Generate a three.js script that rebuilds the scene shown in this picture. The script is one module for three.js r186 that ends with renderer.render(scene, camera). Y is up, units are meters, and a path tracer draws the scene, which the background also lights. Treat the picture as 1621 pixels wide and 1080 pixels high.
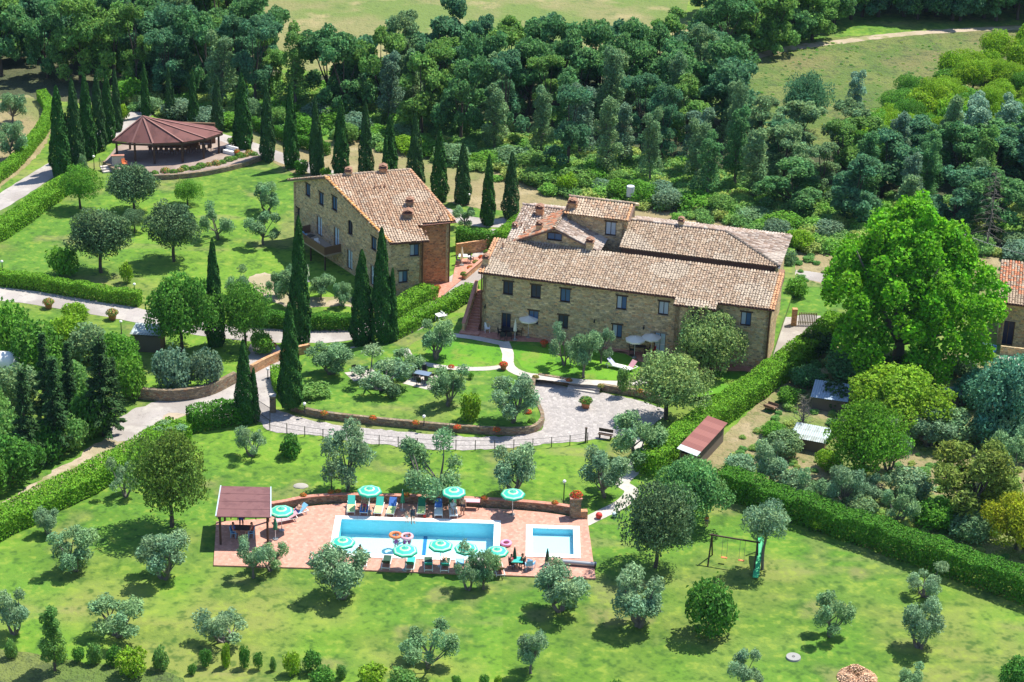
import * as THREE from 'three';
import { mergeGeometries } from 'three/addons/utils/BufferGeometryUtils.js';
import { MarchingCubes } from 'three/addons/objects/MarchingCubes.js';

// ------------------------------------------------------------------ camera, sky, sun, exposure
const scene = new THREE.Scene();
const IW = 1621, IH = 1080, FOCAL = 3265, PITCH = 24.5 * Math.PI / 180, ROLL = 1.8 * Math.PI / 180, CAMH = 83;
const camera = new THREE.PerspectiveCamera(2 * Math.atan(IH / 2 / FOCAL) * 180 / Math.PI, IW / IH, 1, 3000);
camera.position.set(0, CAMH, 0);
camera.lookAt(0, CAMH - Math.sin(PITCH), -Math.cos(PITCH));
camera.rotateZ(ROLL);
camera.updateMatrixWorld(true);
const renderer = new THREE.WebGLRenderer({ antialias: true });
renderer.toneMapping = THREE.LinearToneMapping;
renderer.toneMappingExposure = 1.6;
renderer.shadowMap.enabled = true;
renderer.shadowMap.type = THREE.PCFSoftShadowMap;

const SUN = new THREE.Vector3(0.42, 1, -0.32).normalize();
const sun = new THREE.DirectionalLight(new THREE.Color(1, 0.94, 0.83), 5);
sun.position.copy(SUN).multiplyScalar(400).add(new THREE.Vector3(0, 0, -190));
sun.target.position.set(0, 0, -190);
sun.castShadow = true;
Object.assign(sun.shadow.camera, { left: -130, right: 130, top: 150, bottom: -150, near: 10, far: 900 });
sun.shadow.mapSize.set(4096, 4096);
scene.add(sun, sun.target);
{
  const w = 256, h = 128, d = new Float32Array(w * h * 4);
  for (let y = 0; y < h; y++) for (let x = 0; x < w; x++) {
    const th = (0.5 - (y + 0.5) / h) * Math.PI, ph = ((x + 0.5) / w - 0.5) * 2 * Math.PI;
    // equirect rows: first row of a DataTexture is the bottom
    const el = -th, dir = [Math.cos(el) * Math.cos(ph), Math.sin(el), Math.cos(el) * Math.sin(ph)];
    const up = Math.max(0, dir[1]), k = Math.pow(1 - up, 3.2);
    const g = Math.max(0, dir[0] * SUN.x + dir[1] * SUN.y + dir[2] * SUN.z), glow = 0.35 * Math.pow(g, 10);
    const i = (y * w + x) * 4;
    if (dir[1] < 0) { d[i] = 0.16; d[i + 1] = 0.2; d[i + 2] = 0.14; }
    else { d[i] = 0.22 + 0.53 * k + glow; d[i + 1] = 0.38 + 0.44 * k + glow; d[i + 2] = 0.74 + 0.2 * k + glow * 0.9; }
    d[i + 3] = 1;
  }
  const sky = new THREE.DataTexture(d, w, h, THREE.RGBAFormat, THREE.FloatType);
  sky.mapping = THREE.EquirectangularReflectionMapping; sky.magFilter = THREE.LinearFilter; sky.minFilter = THREE.LinearFilter; sky.needsUpdate = true;
  scene.background = sky; scene.environment = sky; scene.backgroundIntensity = 0.64; scene.environmentIntensity = 0.64;
}

scene.fog = new THREE.FogExp2(new THREE.Color(0.45, 0.66, 1), 0.00004);   // thin summer haze

// ------------------------------------------------------------------ helpers
let seedState = 12345;
function seed(n) { seedState = (n * 2654435761) >>> 0; }
function R() { seedState = (seedState + 0x6d2b79f5) | 0; let t = Math.imul(seedState ^ (seedState >>> 15), 1 | seedState); t = (t + Math.imul(t ^ (t >>> 7), 61 | t)) ^ t; return ((t ^ (t >>> 14)) >>> 0) / 4294967296; }
const rr = (a, b) => a + (b - a) * R();
const pick = (a) => a[Math.floor(R() * a.length) % a.length];
const V = (x, y, z) => new THREE.Vector3(x, y, z);
const cP = Math.cos(PITCH), sP = Math.sin(PITCH), cR = Math.cos(ROLL), sR = Math.sin(ROLL);
// the point at height h that a photo pixel looks at
function G(px, py, h = 0) {
  const a = (px - IW / 2) / FOCAL, b = (py - IH / 2) / FOCAL, dx = a * cR + b * sR, dy = a * sR - b * cR;
  const ry = -sP + dy * cP, rz = -cP - dy * sP, t = (h - CAMH) / ry;
  return V(t * dx, h, t * rz);
}
// pixels per metre at a point
function ppm(p) { const y = p.y - CAMH; return FOCAL / (-y * sP - p.z * cP); }
const used = new Map();
function numbered(n) { const k = used.get(n) || 0; used.set(n, k + 1); return k ? n + '_' + String(k).padStart(3, '0') : n; }
function shadows(o) { o.castShadow = true; o.receiveShadow = true; return o; }
function tag(o, label, category, group, kind) { if (label) o.userData.label = label; if (category) o.userData.category = category; if (group) o.userData.group = group; if (kind) o.userData.kind = kind; return o; }
function thing(name, label, category, p = V(0, 0, 0), turn = 0, group) {
  const o = new THREE.Group(); o.name = numbered(name); o.position.copy(p); o.rotation.y = turn; scene.add(o); return tag(o, label, category, group);
}
function part(parent, name, geo, m) { const o = shadows(new THREE.Mesh(geo, m)); o.name = name; parent.add(o); return o; }
function sub(parent, name, p, turn = 0) { const o = new THREE.Group(); o.name = name; if (p) o.position.copy(p); o.rotation.y = turn; parent.add(o); return o; }
function solo(name, geo, m, label, category, group, p) { const o = shadows(new THREE.Mesh(geo, m)); o.name = numbered(name); if (p) o.position.copy(p); scene.add(o); return tag(o, label, category, group); }
function struct(name, geo, m) { const o = shadows(new THREE.Mesh(geo, m)); o.name = numbered(name); o.userData.kind = 'structure'; scene.add(o); return o; }
const rgb = (r, g, b) => new THREE.Color().setRGB(r, g, b);
function mat(c, rough = 0.8, more = {}) { const m = new THREE.MeshStandardMaterial({ roughness: rough, side: THREE.DoubleSide, ...more }); m.color.copy(Array.isArray(c) ? rgb(...c) : c); return m; }
const LEAF = 1.65;
function leafMat(c, t = 0.3) { const m = new THREE.MeshPhysicalMaterial({ roughness: 1, side: THREE.DoubleSide, vertexColors: true, transmission: t, thickness: 0, specularIntensity: 0.2 }); m.color.copy(rgb(...c.map((v) => v * LEAF))); return m; }
function bx(w, h, d, x = 0, y = 0, z = 0, ry = 0, rx = 0, rz = 0) { const g = new THREE.BoxGeometry(w, h, d); if (rx) g.rotateX(rx); if (rz) g.rotateZ(rz); if (ry) g.rotateY(ry); return g.translate(x, y, z); }
function cyl(r0, r1, h, x, y, z, n = 8) { return new THREE.CylinderGeometry(r1, r0, h, n).translate(x, y + h / 2, z); }   // from y up
function bar(a, b, r, n = 6, r2) { const d = b.clone().sub(a), l = d.length(), g = new THREE.CylinderGeometry(r2 ?? r, r, l, n); g.translate(0, l / 2, 0); g.applyQuaternion(new THREE.Quaternion().setFromUnitVectors(V(0, 1, 0), d.normalize())); return g.translate(a.x, a.y, a.z); }
function beam(a, b, w, h) { const d = b.clone().sub(a), l = d.length(), g = new THREE.BoxGeometry(w, h, l); g.translate(0, 0, l / 2); const o = new THREE.Object3D(); o.lookAt(d); o.updateMatrix(); g.applyMatrix4(o.matrix); return g.translate(a.x, a.y, a.z); }
function merge(l) { return mergeGeometries(l.map((g) => { const q = g.index ? g.toNonIndexed() : g; for (const k of Object.keys(q.attributes)) if (!['position', 'normal', 'uv', 'color'].includes(k)) q.deleteAttribute(k); return q; })); }
// uv in metres along the plane that a face lies in
function metreUV(g) {
  const q = g.index ? g.toNonIndexed() : g, p = q.attributes.position, n = q.attributes.normal, uv = new Float32Array(p.count * 2);
  for (let i = 0; i < p.count; i++) {
    const ax = Math.abs(n.getX(i)), ay = Math.abs(n.getY(i)), az = Math.abs(n.getZ(i));
    if (ay > ax && ay > az) { uv[i * 2] = p.getX(i); uv[i * 2 + 1] = p.getZ(i); } else if (ax > az) { uv[i * 2] = p.getZ(i); uv[i * 2 + 1] = p.getY(i); } else { uv[i * 2] = p.getX(i); uv[i * 2 + 1] = p.getY(i); }
  }
  q.setAttribute('uv', new THREE.BufferAttribute(uv, 2)); return q;
}
function spline(pts, n = 8, closed = false) { return new THREE.CatmullRomCurve3(pts, closed, 'centripetal').getPoints(pts.length * n); }
const pxs = (l, h = 0) => l.map(([x, y]) => G(x, y, h));
function inPoly(x, z, poly) { let c = false; for (let i = 0, j = poly.length - 1; i < poly.length; j = i++) { const a = poly[i], b = poly[j]; if ((a.z > z) !== (b.z > z) && x < (b.x - a.x) * (z - a.z) / (b.z - a.z) + a.x) c = !c; } return c; }
// flat sheet over a polygon of points, uv in metres
function sheetGeo(poly, h, holes = []) {
  const s = new THREE.Shape(poly.map((p) => new THREE.Vector2(p.x, -p.z)));
  for (const k of holes) s.holes.push(new THREE.Path(k.map((p) => new THREE.Vector2(p.x, -p.z))));
  return new THREE.ShapeGeometry(s).rotateX(-Math.PI / 2).translate(0, h, 0);
}
function slabGeo(poly, y0, y1, holes = []) {
  const s = new THREE.Shape(poly.map((p) => new THREE.Vector2(p.x, -p.z)));
  for (const k of holes) s.holes.push(new THREE.Path(k.map((p) => new THREE.Vector2(p.x, -p.z))));
  return metreUV(new THREE.ExtrudeGeometry(s, { depth: y1 - y0, bevelEnabled: false }).rotateX(-Math.PI / 2).translate(0, y0, 0));
}
function ribbonPoly(pts, w, wob = 0) {
  const l = [], r = [];
  pts.forEach((p, i) => { const a = pts[Math.max(0, i - 1)], b = pts[Math.min(pts.length - 1, i + 1)], d = b.clone().sub(a).setY(0).normalize(), k = (typeof w === 'number' ? w : w[0] + (w[1] - w[0]) * i / (pts.length - 1)) / 2; l.push(V(p.x + d.z * (k + wob * (R() - 0.5)), 0, p.z - d.x * (k + wob * (R() - 0.5)))); r.push(V(p.x - d.z * (k + wob * (R() - 0.5)), 0, p.z + d.x * (k + wob * (R() - 0.5)))); });
  return l.concat(r.reverse());
}
// upright wall-like strip along a line
function stripGeo(pts, w, y0, y1) { return slabGeo(ribbonPoly(pts, w), y0, y1); }

// ------------------------------------------------------------------ noise and textures
function noiseTile(n, cells, sd) {   // tileable value noise, n x n, 0..1
  seed(sd); const g = new Float32Array(cells * cells).map(() => R()), o = new Float32Array(n * n);
  for (let y = 0; y < n; y++) { const fy = y / n * cells, y0 = Math.floor(fy), ty = fy - y0, sy = ty * ty * (3 - 2 * ty), ya = (y0 % cells) * cells, yb = ((y0 + 1) % cells) * cells;
    for (let x = 0; x < n; x++) { const fx = x / n * cells, x0 = Math.floor(fx), tx = fx - x0, sx = tx * tx * (3 - 2 * tx), xa = x0 % cells, xb = (x0 + 1) % cells;
      o[y * n + x] = (g[ya + xa] * (1 - sx) + g[ya + xb] * sx) * (1 - sy) + (g[yb + xa] * (1 - sx) + g[yb + xb] * sx) * sy; } }
  return o;
}
function fbm(n, cells, oct, sd, gain = 0.55) { const o = new Float32Array(n * n); let a = 1, s = 0; for (let k = 0; k < oct && cells <= n; k++) { const t = noiseTile(n, cells, sd + k * 17); for (let i = 0; i < o.length; i++) o[i] += a * t[i]; s += a; a *= gain; cells *= 2; } for (let i = 0; i < o.length; i++) o[i] /= s; return o; }
const toS = (v) => { v = Math.min(1, Math.max(0, v)); return Math.round(255 * (v <= 0.0031308 ? 12.92 * v : 1.055 * Math.pow(v, 1 / 2.4) - 0.055)); };
function colorTex(n, fn, m, rep = 1) {   // fn(i, x, y) -> linear rgb
  const d = new Uint8Array(n * n * 4);
  for (let y = 0; y < n; y++) for (let x = 0; x < n; x++) { const i = y * n + x, c = fn(i, x, y); d[i * 4] = toS(c[0]); d[i * 4 + 1] = toS(c[1]); d[i * 4 + 2] = toS(c[2]); d[i * 4 + 3] = 255; }
  const t = new THREE.DataTexture(d, n, n); t.colorSpace = THREE.SRGBColorSpace; return finish(t, m);
}
function grayTex(n, fn, m) { const d = new Uint8Array(n * n * 4); for (let i = 0; i < n * n; i++) { const v = Math.min(255, Math.max(0, Math.round(255 * fn(i, i % n, Math.floor(i / n))))); d[i * 4] = d[i * 4 + 1] = d[i * 4 + 2] = v; d[i * 4 + 3] = 255; } return finish(new THREE.DataTexture(d, n, n), m); }
function finish(t, m) { t.wrapS = t.wrapT = THREE.RepeatWrapping; t.magFilter = THREE.LinearFilter; t.minFilter = THREE.LinearMipmapLinearFilter; t.generateMipmaps = true; t.repeat.set(1 / m, 1 / m); t.needsUpdate = true; return t; }
const mix = (a, b, t) => [a[0] + (b[0] - a[0]) * t, a[1] + (b[1] - a[1]) * t, a[2] + (b[2] - a[2]) * t];
const clamp01 = (v) => Math.min(1, Math.max(0, v)), sstep = (a, b, v) => { v = clamp01((v - a) / (b - a)); return v * v * (3 - 2 * v); };
// a mottled ground colour: list of [colour, noise, low, high]
function groundTex(n, metres, base, layers) { return colorTex(n, (i) => { let c = base; for (const [col, f, lo, hi, k = 1] of layers) c = mix(c, col, k * sstep(lo, hi, f[i])); return c; }, metres); }

// ------------------------------------------------------------------ ground textures and materials
const N2 = 2048, big = fbm(N2, 7, 4, 11), mid = fbm(N2, 40, 3, 31), fine = fbm(N2, 300, 3, 51, 0.8), patch = fbm(N2, 16, 4, 71), streak = (() => { const a = fbm(N2, 64, 4, 91), o = new Float32Array(N2 * N2); for (let y = 0; y < N2; y++) for (let x = 0; x < N2; x++) o[y * N2 + x] = a[y * N2 + ((x >> 2) + 37 * 4) % N2]; return o; })();   // mowing passes, stretched along x
const GX = 200, GZ = 200;   // the lawn picture covers 200 m, so nothing repeats in view
const lawnTex = groundTex(N2, GX, [0.08, 0.195, 0.014], [
  [[0.125, 0.25, 0.015], big, 0.4, 0.62, 0.85], [[0.205, 0.205, 0.055], patch, 0.52, 0.76, 0.7], [[0.24, 0.2, 0.09], streak, 0.6, 0.78, 0.45], [[0.05, 0.14, 0.009], mid, 0.5, 0.72, 0.65], [[0.07, 0.15, 0.01], streak, 0.48, 0.3, 0.5],
  [[0.27, 0.21, 0.1], mid, 0.64, 0.8, 0.4], [[0.025, 0.08, 0.006], fine, 0.52, 0.8, 0.75], [[0.22, 0.29, 0.035], fine, 0.46, 0.2, 0.6]]);
const N1 = 1024, f1 = fbm(N1, 6, 5, 101), f2 = fbm(N1, 60, 4, 131, 0.8), f3 = fbm(N1, 18, 4, 161);
const lawnMat = mat([1, 1, 1], 1, { map: lawnTex, bumpMap: grayTex(N1, (i) => f2[i], 18), bumpScale: 0.05 });
lawnMat.bumpMap.repeat.set(1 / 18, 1 / 18);
const greenLawnTex = groundTex(N1, 40, [0.075, 0.23, 0.008], [[[0.12, 0.28, 0.012], f1, 0.4, 0.6, 0.9], [[0.18, 0.23, 0.035], f3, 0.54, 0.74, 0.7], [[0.035, 0.13, 0.008], f2, 0.5, 0.78, 0.8]]);
const greenLawnMat = mat([1, 1, 1], 1, { map: greenLawnTex, bumpMap: lawnMat.bumpMap, bumpScale: 0.04 });
const fieldMat = mat([1, 1, 1], 1, { map: groundTex(N1, 90, [0.2, 0.2, 0.075], [[[0.12, 0.185, 0.035], f1, 0.45, 0.62, 0.9], [[0.3, 0.255, 0.12], f3, 0.5, 0.75, 0.8], [[0.08, 0.13, 0.03], f2, 0.55, 0.8, 0.6]]), bumpMap: grayTex(N1, (i) => f2[i], 30), bumpScale: 0.25 });
const meadowMat = mat([1, 1, 1], 1, { map: groundTex(N1, 70, [0.135, 0.17, 0.04], [[[0.085, 0.145, 0.025], f3, 0.42, 0.6, 0.9], [[0.18, 0.15, 0.065], f1, 0.52, 0.72, 0.6], [[0.05, 0.075, 0.025], f2, 0.5, 0.8, 0.8]]), bumpMap: fieldMat.bumpMap, bumpScale: 0.4 });
const dryMat = mat([1, 1, 1], 1, { map: groundTex(N1, 60, [0.25, 0.205, 0.1], [[[0.15, 0.18, 0.05], f1, 0.47, 0.65, 0.9], [[0.34, 0.28, 0.16], f3, 0.52, 0.75, 0.7], [[0.11, 0.11, 0.045], f2, 0.55, 0.8, 0.6]]), bumpMap: fieldMat.bumpMap, bumpScale: 0.2 });
const gardenMat = mat([1, 1, 1], 1, { map: groundTex(N1, 45, [0.24, 0.2, 0.1], [[[0.12, 0.19, 0.03], f1, 0.4, 0.58, 0.9], [[0.33, 0.26, 0.16], f3, 0.55, 0.75, 0.7], [[0.08, 0.12, 0.025], f2, 0.5, 0.78, 0.7]]), bumpMap: fieldMat.bumpMap, bumpScale: 0.2 });
const gravelMat = mat([1, 1, 1], 1, { map: groundTex(N1, 25, [0.36, 0.33, 0.31], [[[0.28, 0.25, 0.23], f1, 0.42, 0.65, 0.8], [[0.45, 0.42, 0.38], f3, 0.5, 0.75, 0.6], [[0.2, 0.18, 0.17], f2, 0.58, 0.85, 0.6]]), bumpMap: grayTex(N1, (i) => f2[i], 8), bumpScale: 0.03 });
const dirtMat = mat([1, 1, 1], 1, { map: groundTex(N1, 30, [0.4, 0.33, 0.24], [[[0.3, 0.26, 0.15], f1, 0.45, 0.65, 0.8], [[0.2, 0.21, 0.07], f3, 0.55, 0.72, 0.8], [[0.22, 0.17, 0.12], f2, 0.55, 0.85, 0.6]]), bumpMap: gravelMat.bumpMap, bumpScale: 0.05 });
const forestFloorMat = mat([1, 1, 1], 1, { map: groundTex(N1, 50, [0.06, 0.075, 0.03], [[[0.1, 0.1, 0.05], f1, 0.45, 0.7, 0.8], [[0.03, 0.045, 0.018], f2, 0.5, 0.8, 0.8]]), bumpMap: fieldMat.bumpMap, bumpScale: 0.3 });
const concreteMat = mat([1, 1, 1], 0.95, { map: groundTex(512, 9, [0.5, 0.46, 0.42], [[[0.42, 0.38, 0.34], fbm(512, 8, 4, 3), 0.4, 0.65, 0.8], [[0.33, 0.3, 0.27], fbm(512, 60, 2, 4), 0.6, 0.9, 0.6]]) });
// irregular stone setts of the yard: joints too fine to tell apart
function cellsTex(n, metres, cx, cy, cols, joint, jw, sd, jit = 0.4) {
  seed(sd); const pts = []; for (let y = 0; y < cy; y++) for (let x = 0; x < cx; x++) pts.push([(x + 0.5 + (y % 2) * 0.5 + (R() - 0.5) * jit) / cx, (y + 0.5 + (R() - 0.5) * jit) / cy, mix(pick(cols), pick(cols), R() * 0.6), rr(0.85, 1.12), R()]);
  const nn = fbm(n, 64, 3, sd + 5, 0.7), hgt = new Float32Array(n * n);
  const map = colorTex(n, (i, x, y) => {
    const u = x / n, v = y / n, gy = Math.floor(v * cy); let d1 = 9, d2 = 9, best = null;
    for (let dy = -1; dy <= 1; dy++) { const yy = (gy + dy + cy) % cy, gx = Math.floor(u * cx - (yy % 2) * 0.5);
      for (let dx = -1; dx <= 1; dx++) { const p = pts[yy * cx + (gx + dx + 2 * cx) % cx]; let ex = Math.abs(p[0] - u); ex = Math.min(ex, Math.abs(1 - ex)) * cx; let ey = Math.abs(p[1] - v); ey = Math.min(ey, 1 - ey) * cy;
        const d = Math.max(ex, ey) * 0.6 + Math.hypot(ex, ey) * 0.4; if (d < d1) { d2 = d1; d1 = d; best = p; } else if (d < d2) d2 = d; } }
    const e = sstep(0, jw, d2 - d1); hgt[i] = e * (0.6 + 0.4 * best[4]); const k = best[3] * (0.82 + 0.36 * nn[i]);
    return mix(joint, [best[2][0] * k, best[2][1] * k, best[2][2] * k], e);
  }, metres);
  return { map, bumpMap: grayTex(n, (i) => hgt[i], metres) };
}
const yardMat = mat([1, 1, 1], 0.95, { ...cellsTex(1024, 9, 26, 26, [[0.34, 0.315, 0.3], [0.37, 0.34, 0.325], [0.325, 0.3, 0.29], [0.385, 0.355, 0.335]], [0.3, 0.275, 0.262], 0.16, 5, 0.9), bumpScale: 0.02 });
const stoneWallTex = cellsTex(1024, 6, 17, 34, [[0.3, 0.235, 0.145], [0.37, 0.295, 0.19], [0.22, 0.18, 0.13], [0.42, 0.35, 0.24], [0.28, 0.25, 0.2], [0.32, 0.2, 0.12], [0.17, 0.15, 0.125]], [0.4, 0.34, 0.25], 0.2, 9, 0.7);
const stoneMat = mat([1.8, 1.66, 1.36], 0.95, { ...stoneWallTex, bumpScale: 0.05 });
const brickStoneMat = mat([1.65, 1.12, 0.84], 0.95, { ...stoneWallTex, bumpScale: 0.05 });
const rubbleMat = mat([0.85, 0.8, 0.76], 0.95, { ...stoneWallTex, bumpScale: 0.08 });
const deckMat = mat([1, 1, 1], 0.85, { ...cellsTex(1024, 6, 24, 24, [[0.48, 0.245, 0.18], [0.5, 0.265, 0.2], [0.46, 0.23, 0.165], [0.53, 0.295, 0.225]], [0.42, 0.23, 0.175], 0.1, 21, 0.06), bumpScale: 0.006 });
const cottoMat = mat([0.95, 0.82, 0.78], 0.85, { map: deckMat.map, bumpMap: deckMat.bumpMap, bumpScale: 0.006 });

// ------------------------------------------------------------------ ground sheets
const POOL = { x0: -13.4, x1: -0.95, z0: -146.0, z1: -140.5 }, TODDLER = { x0: 2.1, x1: 5.45, z0: -145.5, z1: -141.4 };
const rect = (b, m = 0) => [V(b.x0 - m, 0, b.z0 - m), V(b.x0 - m, 0, b.z1 + m), V(b.x1 + m, 0, b.z1 + m), V(b.x1 + m, 0, b.z0 - m)];
struct('ground', sheetGeo([V(-420, 0, 60), V(420, 0, 60), V(420, 0, -900), V(-420, 0, -900)], 0, [rect(POOL, 0.25), rect(TODDLER, 0.25)]), lawnMat);
// ragged edge: points about every 0.6 m, pushed in and out
function rag(poly, k = 0.35) { const o = []; poly.forEach((a, i) => { const b = poly[(i + 1) % poly.length], n = Math.max(1, Math.min(14, Math.round(a.distanceTo(b) / 0.6))); for (let j = 0; j < n; j++) o.push(a.clone().lerp(b, j / n).add(V(rr(-k, k) * 0.5, 0, rr(-k, k) * 0.5))); }); return o; }
function ground(name, pts, m, h, n = 6) { const poly = n ? rag(spline(pxs(pts), n, true).slice(0, -1)) : pxs(pts); return struct(name, sheetGeo(poly, h), m); }
function road(name, pts, w, m, h, wob = 0.15) { return struct(name, sheetGeo(ribbonPoly(spline(pxs(pts), 8), w, wob), h), m); }
seed(77);
ground('forest_floor', [[-300, 150], [60, 158], [190, 172], [330, 200], [470, 205], [640, 232], [760, 262], [900, 305], [1020, 330], [1120, 345], [1250, 385], [1420, 410], [1900, 440], [1900, 250], [1500, 200], [1300, 230], [1150, 200], [1110, 100], [900, 110], [700, 95], [600, 110], [470, 120], [380, 60], [360, -60], [-300, -60]], forestFloorMat, 0.004);
ground('far_field', [[360, -140], [420, 40], [470, 110], [620, 105], [800, 100], [950, 95], [1095, 95], [1085, 20], [1110, -140]], fieldMat, 0.009);
ground('meadow', [[1120, 120], [1200, 85], [1300, 62], [1450, 52], [1700, 40], [1700, 110], [1560, 190], [1400, 230], [1250, 240], [1140, 190]], meadowMat, 0.009);
road('dirt_track', [[1180, 92], [1265, 74], [1330, 66], [1420, 55], [1500, 49], [1640, 43]], 1.9, dirtMat, 0.014, 0.5);
ground('dry_field', [[380, 195], [480, 220], [570, 222], [680, 240], [800, 268], [900, 300], [1010, 320], [1130, 342], [1260, 368], [1420, 395], [1720, 415], [1720, 500], [1560, 480], [1400, 470], [1300, 450], [1240, 430], [1010, 380], [860, 340], [760, 330], [640, 305], [520, 290], [440, 262]], dryMat, 0.009);
ground('left_bank', [[-60, 190], [40, 150], [62, 165], [80, 200], [55, 250], [-60, 330]], dryMat, 0.009);
road('upper_drive', [[-60, 352], [0, 320], [60, 282], [120, 245], [168, 214], [205, 192], [225, 178]], 3.0, gravelMat, 0.014);
road('rear_drive', [[300, 205], [390, 230], [440, 248], [520, 276], [640, 312], [745, 350], [800, 352], [835, 340]], 2.6, gravelMat, 0.014);
road('middle_drive', [[-40, 462], [40, 470], [150, 487], [235, 503], [330, 522], [440, 532], [540, 530], [610, 512], [680, 475], [740, 438], [775, 400], [800, 365]], 3.1, gravelMat, 0.018);
road('lower_path', [[560, 556], [620, 545], [680, 522], [735, 512]], 2.0, gravelMat, 0.018);
ground('entrance_drive', [[405, 540], [440, 545], [445, 570], [440, 610], [432, 640], [440, 655], [425, 668], [390, 668], [330, 662], [270, 655], [225, 690], [190, 700], [170, 690], [200, 655], [260, 632], [330, 612], [385, 585]], gravelMat, 0.022);
road('dirt_path', [[300, 640], [235, 668], [180, 705], [110, 752], [40, 795], [-40, 838]], 3.0, dirtMat, 0.014, 0.7);
ground('kitchen_garden', [[1110, 730], [1170, 668], [1230, 610], [1300, 545], [1420, 560], [1640, 560], [1720, 700], [1700, 960], [1560, 880], [1400, 835], [1250, 790], [1160, 770]], gardenMat, 0.012);
ground('side_yard', [[1238, 505], [1300, 500], [1312, 530], [1250, 562], [1216, 600], [1205, 598], [1222, 560]], gravelMat, 0.03, 3);
road('back_lane', [[1225, 430], [1300, 440], [1380, 462]], 2.4, gravelMat, 0.014);
ground('garden_path', [[395, 440], [420, 432], [440, 445], [470, 470], [560, 470], [610, 485], [600, 495], [540, 485], [460, 487], [420, 470]], dirtMat, 0.012);

ground('rough_ground', [[-40, 1030], [60, 1036], [150, 1052], [250, 1062], [300, 1085], [280, 1130], [-40, 1130]], meadowMat, 0.006);
// driveway past the olive terrace and the paved yard
ground('paved_yard', [[425, 648], [500, 668], [640, 684], [760, 692], [850, 684], [862, 660], [845, 625], [852, 604], [910, 616], [1000, 632], [1050, 650], [1040, 668], [985, 690], [930, 698], [860, 704], [760, 712], [690, 712], [600, 704], [500, 690], [425, 682]], yardMat, 0.026, 5);
road('pool_path', [[1000, 690], [1012, 715], [1002, 745], [985, 765], [1000, 778], [985, 797], [950, 815], [915, 832]], 1.25, concreteMat, 0.016, 0.05);

// raised terrace: the olive island and the lawn before the farmhouse
const TH = 0.6;
const islandEdge = [[440, 628], [462, 650], [500, 660], [570, 669], [640, 676], [720, 683], [800, 688], [842, 685], [858, 671], [852, 650], [842, 628], [846, 604]];
const houseEdge = [[850, 601], [900, 610], [955, 618], [1012, 628], [1052, 640], [1085, 632]];
const backEdge = [[1195, 588], [1219, 578], [1238, 520], [1258, 462], [1258, 400], [830, 400], [775, 430], [740, 505], [690, 518], [630, 548], [560, 560], [490, 570], [452, 600]];
const terracePoly = [...spline(pxs(islandEdge), 6), ...pxs(houseEdge), ...pxs(backEdge)];
struct('terrace', slabGeo(terracePoly, 0.002, TH, []), lawnMat);
// terrace lawns, brighter and watered
const gsheet = (name, pts, m, h, n = 6) => struct(name, sheetGeo(n ? rag(spline(pxs(pts, TH), n, true).slice(0, -1), 0.12) : pxs(pts, TH), TH + h), m);
gsheet('lawn', [[648, 548], [690, 532], [740, 538], [785, 545], [797, 560], [792, 574], [760, 581], [700, 578], [660, 568]], greenLawnMat, 0.006);
gsheet('lawn', [[815, 548], [860, 546], [1000, 560], [1012, 590], [1008, 600], [940, 600], [880, 592], [835, 586], [820, 572]], greenLawnMat, 0.006);
gsheet('lawn', [[1100, 595], [1180, 588], [1196, 596], [1140, 622], [1085, 628]], greenLawnMat, 0.006, 3);
gsheet('walled_terrace', [[736, 510], [1215, 572], [1213, 592], [1100, 585], [1010, 572], [990, 560], [860, 542], [800, 540], [728, 528]], cottoMat, 0.006, 0);
{
  const path = (pts, w) => struct('garden_walk', sheetGeo(ribbonPoly(spline(pxs(pts, TH), 8), w, 0.05), TH + 0.011 + 0.004 * (used.get('garden_walk') || 0)), concreteMat);
  path([[640, 552], [655, 570], [700, 581], [760, 584], [806, 580]], 0.8);
  path([[690, 528], [745, 534], [795, 544]], 0.9);
  path([[797, 541], [804, 560], [806, 580], [826, 592], [880, 600], [940, 606], [1010, 606], [1030, 598]], 1.1);
  // flagstone squares with the garden tables
  gsheet('table_pad', [[545, 590], [590, 584], [600, 596], [560, 604]], concreteMat, 0.008, 0);
  gsheet('table_pad', [[637, 607], [665, 588], [702, 597], [680, 618]], concreteMat, 0.008, 0);
}
// retaining walls
function wallAlong(name, pts, w, y0, y1, m, label) { return solo(name, stripGeo(pts, w, y0, y1), m, label, 'wall'); }
wallAlong('retaining_wall', spline(pxs(islandEdge.slice(1)), 6), 0.34, 0.004, 0.68, rubbleMat, 'low stone wall curving round the olive terrace beside the driveway');
wallAlong('retaining_wall', pxs([[852, 602], [899, 610]]), 0.34, 0.004, 0.68, rubbleMat, 'short stone wall beside the steps above the paved yard, olive terrace side');
wallAlong('retaining_wall', pxs([[953, 618.5], [1012, 628], [1052, 640]]), 0.34, 0.004, 0.68, rubbleMat, 'stone wall above the paved yard running from the steps to the round tree');
{
  const a = G(901, 611), b = G(951, 618.5), d = b.clone().sub(a), L = d.length(), t = thing('garden_steps', 'four wide stone steps from the paved yard up to the lawn', 'steps', a, -Math.atan2(d.z, d.x));
  for (let k = 0; k < 4; k++) part(t, 'step', metreUV(bx(L, 0.15, 0.36, L / 2, 0.075 + 0.15 * k, 0.72 - 0.34 * k)), k % 2 ? gravelMat : concreteMat);
}

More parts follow.
